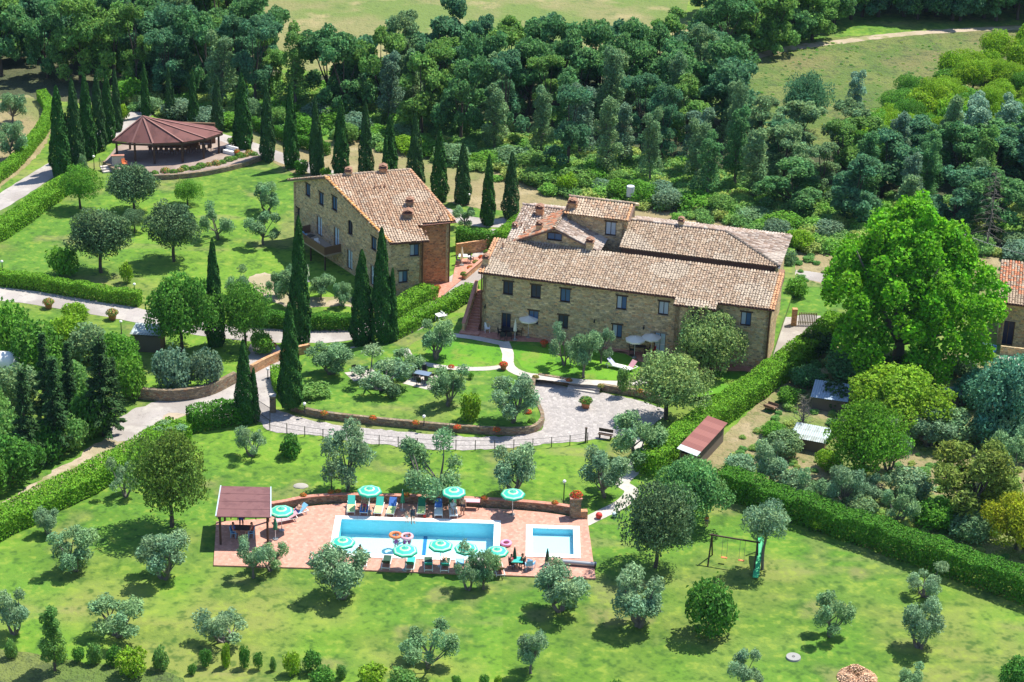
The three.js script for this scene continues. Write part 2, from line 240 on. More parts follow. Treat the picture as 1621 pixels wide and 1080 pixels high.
// ------------------------------------------------------------------ pool deck and pools
const deckPoly = pxs([[338, 897], [342, 828], [424, 823], [432, 814], [470, 806], [495, 803], [560, 797], [640, 799], [720, 803], [800, 808], [860, 813], [900, 819], [930, 825], [943, 918], [860, 915], [640, 907], [480, 901]]);
const DK = 0.12;
const deck = struct('pool_deck', slabGeo(deckPoly, 0.003, DK, [rect(POOL, 0.02), rect(TODDLER, 0.02)]), deckMat);
const whiteStone = mat([0.8, 0.78, 0.74], 0.7), poolTile = mat([0.68, 0.92, 0.93], 0.4, { ...(() => { const t = fbm(512, 64, 2, 5); return { map: colorTex(512, (i, x, y) => { const j = (x % 16 < 1 || y % 16 < 1) ? 1.08 : 0.94 + 0.1 * t[i]; return [0.9 * j, 0.92 * j, 0.94 * j]; }, 5) }; })() });
const paleTile = mat([0.62, 0.82, 0.86], 0.4, { map: poolTile.map }), darkTile = mat([0.02, 0.16, 0.42], 0.4);
const waterMat = new THREE.MeshPhysicalMaterial({ color: rgb(0.84, 1, 0.99), roughness: 0.02, transmission: 1, thickness: 0, ior: 1.33, side: THREE.DoubleSide });
{ const w1 = fbm(512, 24, 4, 61, 0.6); waterMat.bumpMap = grayTex(512, (i) => w1[i], 6); waterMat.bumpScale = 0.06; }
function basin(name, b, depth, floor, wallm, label) {
  const t = thing(name, label, 'pool', V((b.x0 + b.x1) / 2, 0, (b.z0 + b.z1) / 2)), W = b.x1 - b.x0, D = b.z1 - b.z0;
  part(t, 'pool_floor', metreUV(bx(W + 0.4, 0.2, D + 0.4, 0, -depth - 0.1, 0)), floor);
  part(t, 'pool_wall', metreUV(bx(W + 0.2, depth + DK - 0.012, 0.18, 0, (DK - 0.01 - depth) / 2, -D / 2 - 0.09)), wallm);
  part(t, 'pool_wall', metreUV(bx(W + 0.2, depth + DK - 0.012, 0.18, 0, (DK - 0.01 - depth) / 2, D / 2 + 0.09)), wallm);
  part(t, 'pool_wall', metreUV(bx(0.18, depth + DK - 0.012, D, -W / 2 - 0.09, (DK - 0.01 - depth) / 2, 0)), wallm);
  part(t, 'pool_wall', metreUV(bx(0.18, depth + DK - 0.012, D, W / 2 + 0.09, (DK - 0.01 - depth) / 2, 0)), wallm);
  const c = 0.5, o = 0.04;   // coping slabs all round, one edge strip each, split in slabs
  const side = (x0, z0, x1, z1, k) => { for (let i = 0; i < k; i++) { const ex = (x1 - x0), ez = (z1 - z0), along = ex > ez; const w = along ? ex / k : ex, d = along ? ez : ez / k; part(t, 'coping_slab', bx(w - 0.012, 0.05, d - 0.012, x0 + (along ? (i + 0.5) * w : w / 2), DK + 0.03, z0 + (along ? d / 2 : (i + 0.5) * d)), whiteStone); } };
  const n1 = Math.round(W / 0.9), n2 = Math.round(D / 0.9);
  side(-W / 2 - c, -D / 2 - c, W / 2 + c, -D / 2 + o, n1 + 1); side(-W / 2 - c, D / 2 - o, W / 2 + c, D / 2 + c, n1 + 1);
  side(-W / 2 - c, -D / 2 + o, -W / 2 + o, D / 2 - o, n2); side(W / 2 - o, -D / 2 + o, W / 2 + c, D / 2 - o, n2);
  part(t, 'water', new THREE.PlaneGeometry(W, D).rotateX(-Math.PI / 2).translate(0, -0.02, 0), waterMat);
  return t;
}
const wallTile = mat([0.24, 0.68, 0.8], 0.4, { map: poolTile.map });
const bigPool = basin('swimming_pool', POOL, 1.25, poolTile, wallTile, 'long rectangular blue swimming pool with white coping');
part(bigPool, 'floor_band', bx(0.3, 0.02, POOL.z1 - POOL.z0 - 0.02, 0.65, -1.235, 0), darkTile);
basin('paddling_pool', TODDLER, 0.45, paleTile, wallTile, 'small square pale paddling pool with white coping');
// low wall behind the deck
const poolWallPts = spline(pxs([[425, 810], [450, 806], [480, 800], [530, 795.5], [600, 796], [700, 799], [800, 804], [880, 811], [905, 815]]), 5);
{
  const t = thing('pool_wall', 'low stone wall with terracotta capping behind the sun loungers by the pool', 'wall');
  part(t, 'wall_body', stripGeo(poolWallPts, 0.3, 0.004, 0.72), rubbleMat);
  for (let i = 0; i < poolWallPts.length - 1; i++) part(t, 'capping_tile', slabGeo(ribbonPoly([poolWallPts[i].clone().lerp(poolWallPts[i + 1], 0.01), poolWallPts[i].clone().lerp(poolWallPts[i + 1], 0.99)], 0.42), 0.722, 0.79), cottoMat);
}
{
  const p = G(910, 820), t = thing('stone_pillar', 'square stone pillar planted with orange flowers at the pool entrance', 'pillar', p, 0.1);
  part(t, 'shaft', metreUV(bx(0.85, 1.9, 0.75, 0, 0.95, 0)), rubbleMat); part(t, 'cap', bx(1.0, 0.1, 0.9, 0, 1.95, 0), cottoMat); part(t, 'basin', metreUV(bx(0.6, 0.75, 0.5, 0.7, 0.375, 0.1)), brickStoneMat);
}

// ------------------------------------------------------------------ plants
class Leaves {
  constructor() { this.p = []; this.n = []; this.c = []; this.i = []; }
  // one leafy spray: a rhombus of length l and width w at c, facing n, pointing along a random direction near `up`
  add(c, n, l, w, col, up) {
    const t = up || V(R() - 0.5, R() - 0.5, R() - 0.5); const a = t.clone().addScaledVector(n, -t.dot(n)).normalize(), b = n.clone().cross(a);
    const k = this.p.length / 3, bend = l * 0.18;
    const q = [[-0.5, 0, -bend], [0, 0.5, 0], [0.5, 0, -bend], [0, -0.5, 0]];
    for (const [u, v, z] of q) { this.p.push(c.x + a.x * u * l + b.x * v * w + n.x * z, c.y + a.y * u * l + b.y * v * w + n.y * z, c.z + a.z * u * l + b.z * v * w + n.z * z); this.n.push(n.x, n.y, n.z); this.c.push(col[0], col[1], col[2]); }
    this.i.push(k, k + 3, k + 1, k + 1, k + 3, k + 2);
  }
  geo() { const g = new THREE.BufferGeometry(); g.setAttribute('position', new THREE.Float32BufferAttribute(this.p, 3)); g.setAttribute('normal', new THREE.Float32BufferAttribute(this.n, 3)); g.setAttribute('color', new THREE.Float32BufferAttribute(this.c, 3)); g.setIndex(this.i); return g; }
}
const rdir = () => { const z = rr(-1, 1), a = rr(0, Math.PI * 2), s = Math.sqrt(1 - z * z); return V(s * Math.cos(a), z, s * Math.sin(a)); };
const tint = (v = 0.3, warm = 0.12) => { const k = 1 + v * (R() * 2 - 1), w = warm * (R() * 2 - 1); return [k * (1 + w), k, k * (1 - w)]; };
const lumpy = (d, ph) => 1 + 0.16 * Math.sin(5 * d.x + ph) * Math.sin(4 * d.y + 2 * ph) + 0.12 * Math.sin(9 * d.z + 3 * ph) * Math.cos(8 * d.x - ph);
// leaf sprays over the skin of a list of blobs { c, r (Vector3), n }
function cloud(blobs, { l, w, v = 0.3, warm = 0.12, face = 0.75, skin = 0.3, upr = 0 }) {
  const L = new Leaves();
  for (const b of blobs) {
    const ph = R() * 9, bt = tint(0.14, 0.08);
    for (let k = 0; k < b.n; k++) {
      const d = rdir(); if (d.y < -0.55 && R() < 0.6) continue;
      const rad = lumpy(d, ph) * (1 - skin * R() * R()) * (R() < 0.05 ? 1.12 : 1), c = V(b.c.x + d.x * b.r.x * rad, b.c.y + d.y * b.r.y * rad, b.c.z + d.z * b.r.z * rad);
      const n = d.clone().multiplyScalar(face).add(rdir().multiplyScalar(0.8)).normalize(), t = tint(v, warm), s = rr(0.65, 1.3);
      L.add(c, n, l * s, w * s, [t[0] * bt[0], t[1] * bt[1], t[2] * bt[2]], upr ? rdir().addScaledVector(V(0, 1, 0), upr) : null);
    }
  }
  return L.geo();
}
function limb(pts, r0, r1, n = 6) {   // tapered bent limb
  const c = new THREE.CatmullRomCurve3(pts), k = 6, pos = [], idx = [], fr = c.computeFrenetFrames(k, false);
  for (let i = 0; i <= k; i++) { const p = c.getPointAt(i / k), r = r0 + (r1 - r0) * i / k; for (let j = 0; j <= n; j++) { const a = j / n * Math.PI * 2, e = r * (1 + 0.12 * Math.sin(j * 2.3 + i)); pos.push(p.x + (fr.normals[i].x * Math.cos(a) + fr.binormals[i].x * Math.sin(a)) * e, p.y + (fr.normals[i].y * Math.cos(a) + fr.binormals[i].y * Math.sin(a)) * e, p.z + (fr.normals[i].z * Math.cos(a) + fr.binormals[i].z * Math.sin(a)) * e); } }
  for (let i = 0; i < k; i++) for (let j = 0; j < n; j++) { const a = i * (n + 1) + j, b = a + n + 1; idx.push(a, b, a + 1, b, b + 1, a + 1); }
  const g = new THREE.BufferGeometry(); g.setAttribute('position', new THREE.Float32BufferAttribute(pos, 3)); g.setIndex(idx); g.computeVertexNormals(); g.setAttribute('uv', new THREE.Float32BufferAttribute(new Float32Array(pos.length / 3 * 2), 2)); return g;
}
const jitter = (v, k) => v.clone().add(V(R() - 0.5, R() - 0.5, R() - 0.5).multiplyScalar(k));
function trunkTo(blobs, h0, r, lean = 0.1, share = 1) {
  const gs = [], fork = V(rr(-lean, lean), h0, rr(-lean, lean)); gs.push(limb([V(0, -0.15, 0), V(rr(-lean, lean) * 0.4, h0 * 0.5, rr(-lean, lean) * 0.4), fork], r * 1.25, r * 0.85, 7));
  blobs.forEach((b, i) => { if (i / blobs.length > share) return; const e = V(b.c.x, b.c.y + b.r.y * 0.1, b.c.z); gs.push(limb([fork.clone().setY(h0 - 0.1), jitter(fork.clone().lerp(e, 0.5), 0.25), e], r * 0.55, r * 0.12, 5)); });
  return merge(gs);
}
const sph = (c, r, n) => ({ c, r: typeof r === 'number' ? V(r, r, r) : r, n });

// broadleaf of height 1 unit = metres: crown radius a, half height b, centre at y
function broadleaf(sd, { H = 10, a = 3.6, trunk = 2.2, k = 16, n = 9000, l = 0.34, w = 0.24, low = 0.25, r = 0.2, v = 0.3, lobes = 0.46, top = 0.72 }) {
  seed(sd); const b = (H - trunk) / 2, cy = trunk + b, blobs = [];
  for (let i = 0; i < k; i++) { const t = (i + 0.5) / k, y = -0.85 + 1.75 * t, s = Math.sqrt(Math.max(0.08, 1 - y * y)), an = i * 2.4 + rr(-0.4, 0.4), rad = rr(0.35, 0.86) * s * (y > 0.3 ? top / 0.72 : 1); const br = a * lobes * rr(0.8, 1.15);
    blobs.push(sph(V(Math.cos(an) * a * rad, cy + y * b * 0.72, Math.sin(an) * a * rad), V(br, br * rr(0.75, 0.95), br), 0)); }
  blobs.push(sph(V(0, cy, 0), V(a * 0.6, b * 0.75, a * 0.6), 0));
  const area = blobs.reduce((s, q) => s + q.r.x * q.r.x, 0); blobs.forEach((q) => { q.n = Math.round(n * q.r.x * q.r.x / area); });
  return { crown: cloud(blobs, { l, w, v: v + 0.12, skin: 0.42 }), trunk: trunkTo(blobs, trunk + b * low, r, 0.15, 0.6), H, W: a * 2 };
}
// woodland crown: a few uneven limbs, each carrying its own knot of small leaf masses
function wildwood(sd, { H = 10, a = 3.7, n = 11000, trunk = 0.9, l = 0.36, w = 0.25, limbs = 6, r = 0.2, knots = 8 }) {
  seed(sd); const blobs = [], ends = [];
  for (let i = 0; i < limbs; i++) {
    const an = i / limbs * 6.283 + rr(-0.5, 0.5), y = trunk + (H - trunk) * (i === 0 ? 0.8 : rr(0.28, 0.78)), rad = i === 0 ? a * 0.12 : a * rr(0.35, 0.66), c = V(Math.cos(an) * rad, y, Math.sin(an) * rad), R1 = a * rr(0.34, 0.52); ends.push(sph(c, R1, 0));
    for (let k = 0; k < knots; k++) { const d = rdir(); d.y = Math.abs(d.y) * 0.8 - 0.25; const br = R1 * rr(0.32, 0.55); blobs.push(sph(c.clone().addScaledVector(d, R1 * rr(0.45, 0.95)), V(br, br * rr(0.75, 1.2), br), 0)); }
  }
  for (let k = 0; k < 10; k++) { const an = R() * 6.283, br = a * rr(0.16, 0.28); blobs.push(sph(V(Math.cos(an) * a * rr(0.3, 0.8), trunk + (H - trunk) * rr(0.08, 0.35), Math.sin(an) * a * rr(0.3, 0.8)), V(br, br, br), 0)); }
  const area = blobs.reduce((s, q) => s + q.r.x * q.r.x, 0); blobs.forEach((q) => { q.n = Math.round(n * q.r.x * q.r.x / area); });
  return { crown: cloud(blobs, { l, w, v: 0.42, skin: 0.5, face: 0.6 }), trunk: trunkTo(ends, trunk + (H - trunk) * 0.2, r, 0.2, 1), H, W: a * 2 };
}
function olive(sd, { H = 4.4, a = 2.3, lobes = 12, n = 8200, stems = 2, spread = 1, thin = 1 }) {
  seed(sd); const blobs = [], gs = [], L0 = 0.9;
  for (let s = 0; s < stems; s++) {
    const an = s / stems * Math.PI * 2 + rr(0, 1.2), out = stems > 1 ? 0.35 : 0.1, foot = V(Math.cos(an) * 0.12, -0.12, Math.sin(an) * 0.12), fork = V(Math.cos(an) * out * a * spread * 0.7, rr(0.7, 1.0), Math.sin(an) * out * a * spread * 0.7);
    gs.push(limb([foot, foot.clone().lerp(fork, 0.5).add(V(rr(-0.12, 0.12), 0, rr(-0.12, 0.12))), fork], 0.17, 0.11, 6));
    const m = Math.ceil(lobes / stems);
    for (let i = 0; i < m; i++) {
      const ba = an + (i / m - 0.5) * (stems > 1 ? 3.4 : 6.28) + rr(-0.4, 0.4), rad = a * rr(0.25, 0.68) * spread, y = rr(0.32, 0.84) * H, br = a * rr(0.19, 0.31);
      const c = V(Math.cos(ba) * rad, y, Math.sin(ba) * rad); blobs.push(sph(c, V(br, br * rr(1.0, 1.5), br), 0));
      gs.push(limb([fork, jitter(fork.clone().lerp(c, 0.55), 0.25), c], 0.075, 0.02, 5));
    }
  }
  const area = blobs.reduce((s, q) => s + q.r.x * q.r.x, 0); blobs.forEach((q) => { q.n = Math.round(n * q.r.x * q.r.x / area); });
  return { crown: cloud(blobs, { l: 0.26 * thin, w: 0.09, v: 0.42, warm: 0.06, face: 0.5, skin: 0.95, upr: 0.5 }), trunk: merge(gs), H, W: a * 2 };
}
function cypress(sd, { H = 8, a = 0.85, n = 5200, twin = false }) {
  seed(sd); const L = new Leaves(), cols = [[0, 0, H, a]]; if (twin) cols.push([a * 0.9, 0.2, H * rr(0.6, 0.75), a * 0.5]);
  for (const [ox, oz, h, r] of cols) { const m = n * (h * r) / (H * a), ph = R() * 9;
    for (let k = 0; k < m; k++) {
      const t = 1 - Math.pow(R(), 0.75) , y = 0.15 + t * (h - 0.15), prof = r * (t < 0.16 ? 0.72 + 0.28 * t / 0.16 : Math.pow(1 - (t - 0.16) / 0.84, 0.62) * (1 - 0.1 * t)) + 0.05;
      const an = R() * Math.PI * 2, lump = 1 + 0.1 * Math.sin(an * 3 + y * 1.7 + ph) + 0.09 * Math.sin(an * 5 - y * 3.1 + ph), rad = prof * lump * (1 - 0.22 * R() * R());
      const d = V(Math.cos(an), 0.25, Math.sin(an)), c = V(ox + Math.cos(an) * rad, y, oz + Math.sin(an) * rad), nn = d.clone().multiplyScalar(0.8).add(rdir().multiplyScalar(0.6)).normalize();
      L.add(c, nn, rr(0.2, 0.42), rr(0.09, 0.15), tint(0.34, 0.1), V(rr(-0.3, 0.3), 1, rr(-0.3, 0.3)));
    } }
  const core = []; for (const [ox, oz, h, r] of cols) core.push(limb([V(ox * 0.3, -0.15, oz), V(ox, h * 0.4, oz), V(ox, h * 0.9, oz)], 0.16, 0.03, 6));
  return { crown: L.geo(), trunk: merge(core), H, W: a * 2 };
}
function conifer(sd, { H = 9, a = 2, n = 6000 }) {   // ragged dark conifer, drooping tiers
  seed(sd); const L = new Leaves(), gs = [limb([V(0, -0.15, 0), V(0.1, H * 0.5, 0.05), V(0, H, 0)], 0.2, 0.02, 6)], m = 60;
  for (let i = 0; i < m; i++) {
    const t = (i + rr(0, 1)) / m, y = 0.8 + t * (H - 0.9), an = i * 2.4 + rr(-0.3, 0.3), len = a * (1 - t * 0.92) * rr(0.65, 1.15), tip = V(Math.cos(an) * len, y + rr(-0.5, 0.15), Math.sin(an) * len), root = V(0, y, 0);
    if (i % 3 === 0) gs.push(limb([root, root.clone().lerp(tip, 0.5).add(V(0, 0.08, 0)), tip], 0.04, 0.012, 4));
    const cnt = Math.round(n / m * (0.35 + len / a));
    for (let k = 0; k < cnt; k++) { const q = Math.sqrt(R()), c = root.clone().lerp(tip, q).add(V(rr(-0.35, 0.35), rr(-0.25, 0.2), rr(-0.35, 0.35)).multiplyScalar(0.5 + (1 - q) * 0.9)); L.add(c, V(rr(-0.6, 0.6), rr(0.3, 1), rr(-0.6, 0.6)).normalize(), rr(0.25, 0.45), rr(0.1, 0.18), tint(0.3, 0.1), tip.clone().sub(root).add(rdir().multiplyScalar(0.7))); }
  }
  return { crown: L.geo(), trunk: merge(gs), H, W: a * 2 };
}
function shrub(sd, { H = 1.2, a = 0.8, n = 1400, l = 0.16, w = 0.1, k = 6 }) {
  seed(sd); const blobs = [sph(V(0, H * 0.45, 0), V(a * 0.72, H * 0.5, a * 0.72), n * 0.35)];
  for (let i = 0; i < k; i++) { const an = i / k * 6.28 + rr(-0.4, 0.4), q = rr(0.35, 0.6); blobs.push(sph(V(Math.cos(an) * a * q, H * rr(0.3, 0.68), Math.sin(an) * a * q), V(a * 0.42, H * 0.3, a * 0.42), n * 0.65 / k)); }
  const gs = []; for (let i = 0; i < 4; i++) gs.push(limb([V(0, -0.1, 0), V(rr(-0.1, 0.1), H * 0.3, rr(-0.1, 0.1)), V(rr(-0.5, 0.5) * a, H * 0.6, rr(-0.5, 0.5) * a)], 0.03, 0.012, 4));
  return { crown: cloud(blobs, { l, w, v: 0.32 }), trunk: merge(gs), H, W: a * 2 };
}
function scraggy(sd, { H = 11, a = 2.6, n = 6000, trunk = 4 }) {   // tall thin woodland tree, feathery, crown high and narrow
  return (seed(sd), (() => { const blobs = []; const k = 13; for (let i = 0; i < k; i++) { const t = i / (k - 1), y = trunk * 0.6 + t * (H - trunk * 0.6 - 0.6), an = i * 2.2 + R(), rad = a * rr(0.15, 0.55) * (1 - 0.45 * t); const br = a * rr(0.28, 0.44) * (1 - 0.25 * t); blobs.push(sph(V(Math.cos(an) * rad, y, Math.sin(an) * rad), V(br, br * rr(1.1, 1.7), br), n / k)); }
    return { crown: cloud(blobs, { l: 0.3, w: 0.17, v: 0.34, face: 0.55, skin: 0.6 }), trunk: trunkTo(blobs, trunk, 0.16, 0.3, 0.9), H, W: a * 2 }; })());
}
function planeTree(sd) {   // broad based crown of upright plumes with two tops on one forked trunk
  seed(sd); const blobs = [], ends = [];
  const plume = (x, y, z, b) => blobs.push(sph(V(x, y, z), V(b, b * rr(1.15, 1.7), b), 0));
  for (let k = 0; k < 150; k++) { const t = Math.pow(R(), 0.9), a = k * 2.4 + rr(-0.3, 0.3), r = 8.4 * Math.pow(1 - Math.pow(t, 2.6), 0.75) * (t < 0.12 ? 0.8 : 1) * (1 + 0.1 * Math.sin(3 * a)) * rr(0.5, 0.97); plume(Math.cos(a) * r - 0.8 * t, 3 + t * 12.6, Math.sin(a) * r, rr(0.8, 1.35)); }
  for (const [x, z] of [[-1.9, 0.3], [0.6, -0.4]]) for (let k = 0; k < 7; k++) plume(x + rr(-0.9, 0.9), 16.6 - k * 0.55, z + rr(-0.9, 0.9), rr(0.6, 0.95));
  for (let k = 0; k < 12; k++) { const a = k * 0.52; ends.push(sph(V(Math.cos(a) * 5, 5 + 8 * (k % 3) / 2, Math.sin(a) * 5), 1, 0)); }
  const area = blobs.reduce((s, q) => s + q.r.x * q.r.x, 0); blobs.forEach((q) => { q.n = Math.round(72000 * q.r.x * q.r.x / area); });
  return { crown: cloud(blobs, { l: 0.35, w: 0.27, v: 0.45, warm: 0.18, skin: 0.45, face: 0.6 }), trunk: trunkTo(ends, 3.2, 0.5, 0.2, 1), H: 17.5, W: 17.6 };
}
const barkMat = mat([0.085, 0.07, 0.055], 1), greyBark = mat([0.16, 0.145, 0.125], 1);
const LM = {   // leaf colours
  oak: leafMat([0.078, 0.185, 0.06], 0.45), oakB: leafMat([0.11, 0.22, 0.048], 0.45), oakC: leafMat([0.066, 0.165, 0.078], 0.45), grey: leafMat([0.125, 0.21, 0.09], 0.4), greyB: leafMat([0.11, 0.185, 0.11], 0.4), bright: leafMat([0.085, 0.21, 0.02], 0.4), lime: leafMat([0.14, 0.25, 0.014], 0.4),
  plane: leafMat([0.1, 0.27, 0.01], 0.45), olive: leafMat([0.145, 0.235, 0.125], 0.3), oliveB: leafMat([0.13, 0.23, 0.105], 0.3), cypress: leafMat([0.028, 0.07, 0.022], 0.1), cypressB: leafMat([0.024, 0.075, 0.016], 0.1), laurel: leafMat([0.15, 0.225, 0.07], 0.3), holm: leafMat([0.07, 0.125, 0.055], 0.2),
  hedge: leafMat([0.1, 0.225, 0.016], 0.3), hedgeB: leafMat([0.05, 0.15, 0.014], 0.3), silver: leafMat([0.16, 0.26, 0.17], 0.3), yellow: leafMat([0.22, 0.25, 0.012], 0.4), fig: leafMat([0.055, 0.16, 0.022], 0.35), teal: leafMat([0.08, 0.2, 0.115], 0.3), dark: leafMat([0.028, 0.065, 0.02], 0.1), robinia: leafMat([0.07, 0.185, 0.022], 0.4), straw: leafMat([0.3, 0.24, 0.1], 0.2),
};
const TV = {
  oak: [1, 2, 3, 4, 5, 6].map((s) => wildwood(100 + s, { H: 10, a: 3.7, n: 11500, limbs: 5 + s % 3 })),
  tall: [1, 2, 3, 4].map((s) => wildwood(120 + s, { H: 13, a: 3.3, n: 11000, trunk: 1.2, limbs: 7 + s % 2, l: 0.34, w: 0.22 })),
  thin: [1, 2, 3].map((s) => scraggy(140 + s, {})),
  round: [1, 2, 3].map((s) => broadleaf(160 + s, { H: 5.2, a: 2.6, n: 14000, k: 14, trunk: 1.5, l: 0.2, w: 0.12, lobes: 0.5, r: 0.14 })),
  olive: [olive(201, { stems: 2, lobes: 11, n: 6000 }), olive(202, { stems: 3, lobes: 13, n: 6600 }), olive(203, { stems: 1, lobes: 10, n: 5600 }), olive(204, { stems: 2, lobes: 9, n: 5200, spread: 1.15 }), olive(205, { stems: 2, lobes: 15, n: 7600 }), olive(206, { stems: 3, lobes: 10, n: 4200, spread: 1.1 }), olive(207, { stems: 2, lobes: 11, n: 5600, spread: 1.15 }), olive(208, { stems: 1, lobes: 13, n: 6200, spread: 0.9 }), olive(209, { stems: 3, lobes: 11, n: 5800, spread: 1.05 })],
  cypress: [cypress(301, {}), cypress(302, { a: 0.95 }), cypress(303, { a: 0.78, twin: true }), cypress(304, { a: 0.9, n: 4200 }), cypress(305, { a: 0.82 }), cypress(306, { a: 1.0, twin: true })],
  bigCypress: [cypress(311, { H: 12, a: 1.15, n: 10000 }), cypress(312, { H: 12, a: 1.25, n: 10000, twin: true })],
  conifer: [conifer(401, {}), conifer(402, { H: 9, a: 1.6 })],
  shrub: [shrub(501, {}), shrub(502, { k: 8 }), shrub(503, { H: 1.5, k: 5 })],
  bush: [shrub(511, { H: 2.6, a: 1.9, n: 3600, l: 0.24, w: 0.16, k: 9 }), shrub(512, { H: 3, a: 1.9, n: 3600, l: 0.24, w: 0.16, k: 8 })],
  plane: [planeTree(601)],
  ball: [broadleaf(171, { H: 5.2, a: 2.6, n: 16000, k: 34, trunk: 1.3, l: 0.2, w: 0.12, lobes: 0.34, r: 0.13 }), broadleaf(172, { H: 5.2, a: 2.6, n: 16000, k: 30, trunk: 1.3, l: 0.2, w: 0.12, lobes: 0.36, r: 0.13 }), broadleaf(173, { H: 5.2, a: 2.6, n: 16000, k: 32, trunk: 1.2, l: 0.21, w: 0.13, lobes: 0.36, r: 0.13 })],
  standard: [broadleaf(631, { H: 4.6, a: 1.7, n: 5200, k: 14, trunk: 2.5, l: 0.22, w: 0.09, lobes: 0.42, r: 0.09 })],
  maple: [broadleaf(621, { H: 6.2, a: 4, n: 15000, k: 26, trunk: 1.2, l: 0.27, w: 0.2, lobes: 0.34, r: 0.18 }), broadleaf(622, { H: 7, a: 3.8, n: 13000, k: 22, trunk: 1.2, l: 0.24, w: 0.17, lobes: 0.38, r: 0.18 })],
};
// a plant at pixel (px, py) of height hp and width wp in photo pixels, standing at height y
function plant(name, label, category, geo, lm, px, py, hp, wp, { y = 0, group, bark = barkMat, turn, part1 = 'crown', part2 = 'trunk' } = {}) {
  const p = G(px, py, y), s = ppm(p), H = hp / (s * 0.915), W = wp / s, t = thing(name, label, category, p, turn ?? R() * 6.28, group);
  t.scale.set(W / geo.W, Math.max(0.2, (H - W * 0.1) / geo.H), W / geo.W); if (geo.trunk) part(t, part2, geo.trunk, bark); part(t, part1, geo.crown, lm); return t;
}

// ------------------------------------------------------------------ hedges
function hedge(pts, w, h, lm, label, { y = 0, dens = 95, l = 0.2, lw = 0.13, top = null } = {}) {
  const line = new THREE.CatmullRomCurve3(pts.map((p) => V(p.x, 0, p.z)), false, 'centripetal'), len = line.getLength(), t = thing('hedge', label, 'hedge', V(pts[0].x, y, pts[0].z)), o = pts[0];
  const L = new Leaves(), per = 2 * h + w, n = Math.round(len * per * dens), ph = R() * 9;
  for (let k = 0; k < n; k++) {
    const u = R(), c = line.getPointAt(u), d = line.getTangentAt(u), sx = V(-d.z, 0, d.x); let q = R() * per, off, yy, nn; const s = u * len, wv = 0.06 * Math.sin(s * 1.1 + ph) + 0.05 * Math.sin(s * 2.7 + ph), hh = h * (1 + wv), ww = w / 2 * (1 - wv * 0.7), ins = 0.12 * R() * R() - 0.03;
    if (q < h) { yy = q / h * hh; off = ww - ins; nn = sx.clone(); } else if (q < h + w) { yy = hh - ins; off = (q - h) / w * 2 * ww - ww; nn = V(0, 1, 0); if (R() < 0.03) yy += rr(0, 0.18); } else { yy = (q - h - w) / h * hh; off = -ww + ins; nn = sx.clone().negate(); }
    if (nn.y < 0.5 && yy < 0.12 * h && R() < 0.5) continue;
    nn.multiplyScalar(0.8).add(rdir().multiplyScalar(0.75)).normalize(); const z = rr(0.7, 1.35);
    L.add(V(c.x - o.x + sx.x * off, yy, c.z - o.z + sx.z * off), nn, l * z, lw * z, tint(0.32, 0.14));
  }
  for (const u of [0, 1]) { const c = line.getPointAt(u), d = line.getTangentAt(u), sx = V(-d.z, 0, d.x), m = Math.round(w * h * dens); for (let k = 0; k < m; k++) { const off = rr(-0.5, 0.5) * w, yy = R() * h; L.add(V(c.x - o.x + sx.x * off, yy, c.z - o.z + sx.z * off), d.clone().multiplyScalar(u ? 0.8 : -0.8).add(rdir().multiplyScalar(0.75)).normalize(), l, lw, tint(0.32, 0.14)); } }
  // inner leaves and the stems that carry them
  for (let k = 0; k < n * 0.55; k++) { const u = R(), c = line.getPointAt(u), d = line.getTangentAt(u), sx = V(-d.z, 0, d.x), off = rr(-0.5, 0.5) * Math.max(0.2, w - 0.3), yy = rr(0.15, 1) * (h - 0.15), z = rr(0.9, 1.6); L.add(V(c.x - o.x + sx.x * off, yy, c.z - o.z + sx.z * off), V(rr(-1, 1), rr(0, 1.2), rr(-1, 1)).normalize(), l * z, lw * z, tint(0.32, 0.14)); }
  part(t, 'foliage', L.geo(), lm);
  const st = []; for (let s = 0.4; s < len; s += 0.9) { const c = line.getPointAt(Math.min(1, s / len)); st.push(cyl(0.04, 0.02, h * 0.8, c.x - o.x + rr(-0.15, 0.15), -0.05, c.z - o.z + rr(-0.15, 0.15), 5)); }
  part(t, 'stem', merge(st), barkMat).userData.kind = 'stuff';
  return t;
}
seed(900);
hedge(pxs([[-30, 392], [20, 362], [70, 325], [112, 297]]), 2.2, 1.5, LM.hedge, 'broad clipped hedge bordering the upper gravel drive and the round tree lawn');
hedge(pxs([[-30, 305], [20, 268], [52, 232], [74, 200], [78, 178], [66, 158]]), 1.3, 1.3, LM.hedge, 'curved clipped hedge on the bank across the upper gravel drive');
hedge(pxs([[-40, 444], [60, 458], [140, 472], [222, 484]]), 1.1, 1.5, LM.hedge, 'straight clipped hedge between the round tree lawn and the middle drive');
hedge(pxs([[618, 508], [650, 488], [680, 470]]), 2.0, 1.4, LM.hedge, 'short clipped hedge below the end wall of the gable house');
hedge(pxs([[612, 545], [660, 515], [710, 490], [748, 468]]), 1.5, 1.35, LM.hedge, 'long clipped hedge beside the lane leading to the farmhouse stair');
hedge(pxs([[392, 512], [440, 518], [500, 521], [565, 520]]), 1.1, 1.5, LM.hedgeB, 'clipped hedge below the gable house between the tall cypresses');
hedge(pxs([[722, 392], [756, 394], [786, 394]]), 1.2, 2.1, LM.hedgeB, 'tall clipped hedge behind the red tiled terrace of the gable house');
hedge(pxs([[790, 392], [812, 372], [832, 358]]), 1.4, 1.6, LM.hedge, 'clipped hedge running from the terrace hedge to the last cypress');
hedge(pxs([[-40, 862], [60, 812], [150, 767], [225, 727], [285, 690]]), 2.6, 1.6, LM.hedge, 'broad hedge between the dirt path and the olive lawn');
hedge(pxs([[300, 680], [345, 672], [395, 664]]), 1.9, 1.9, LM.hedgeB, 'short hedge ending at the double cypress by the gate');
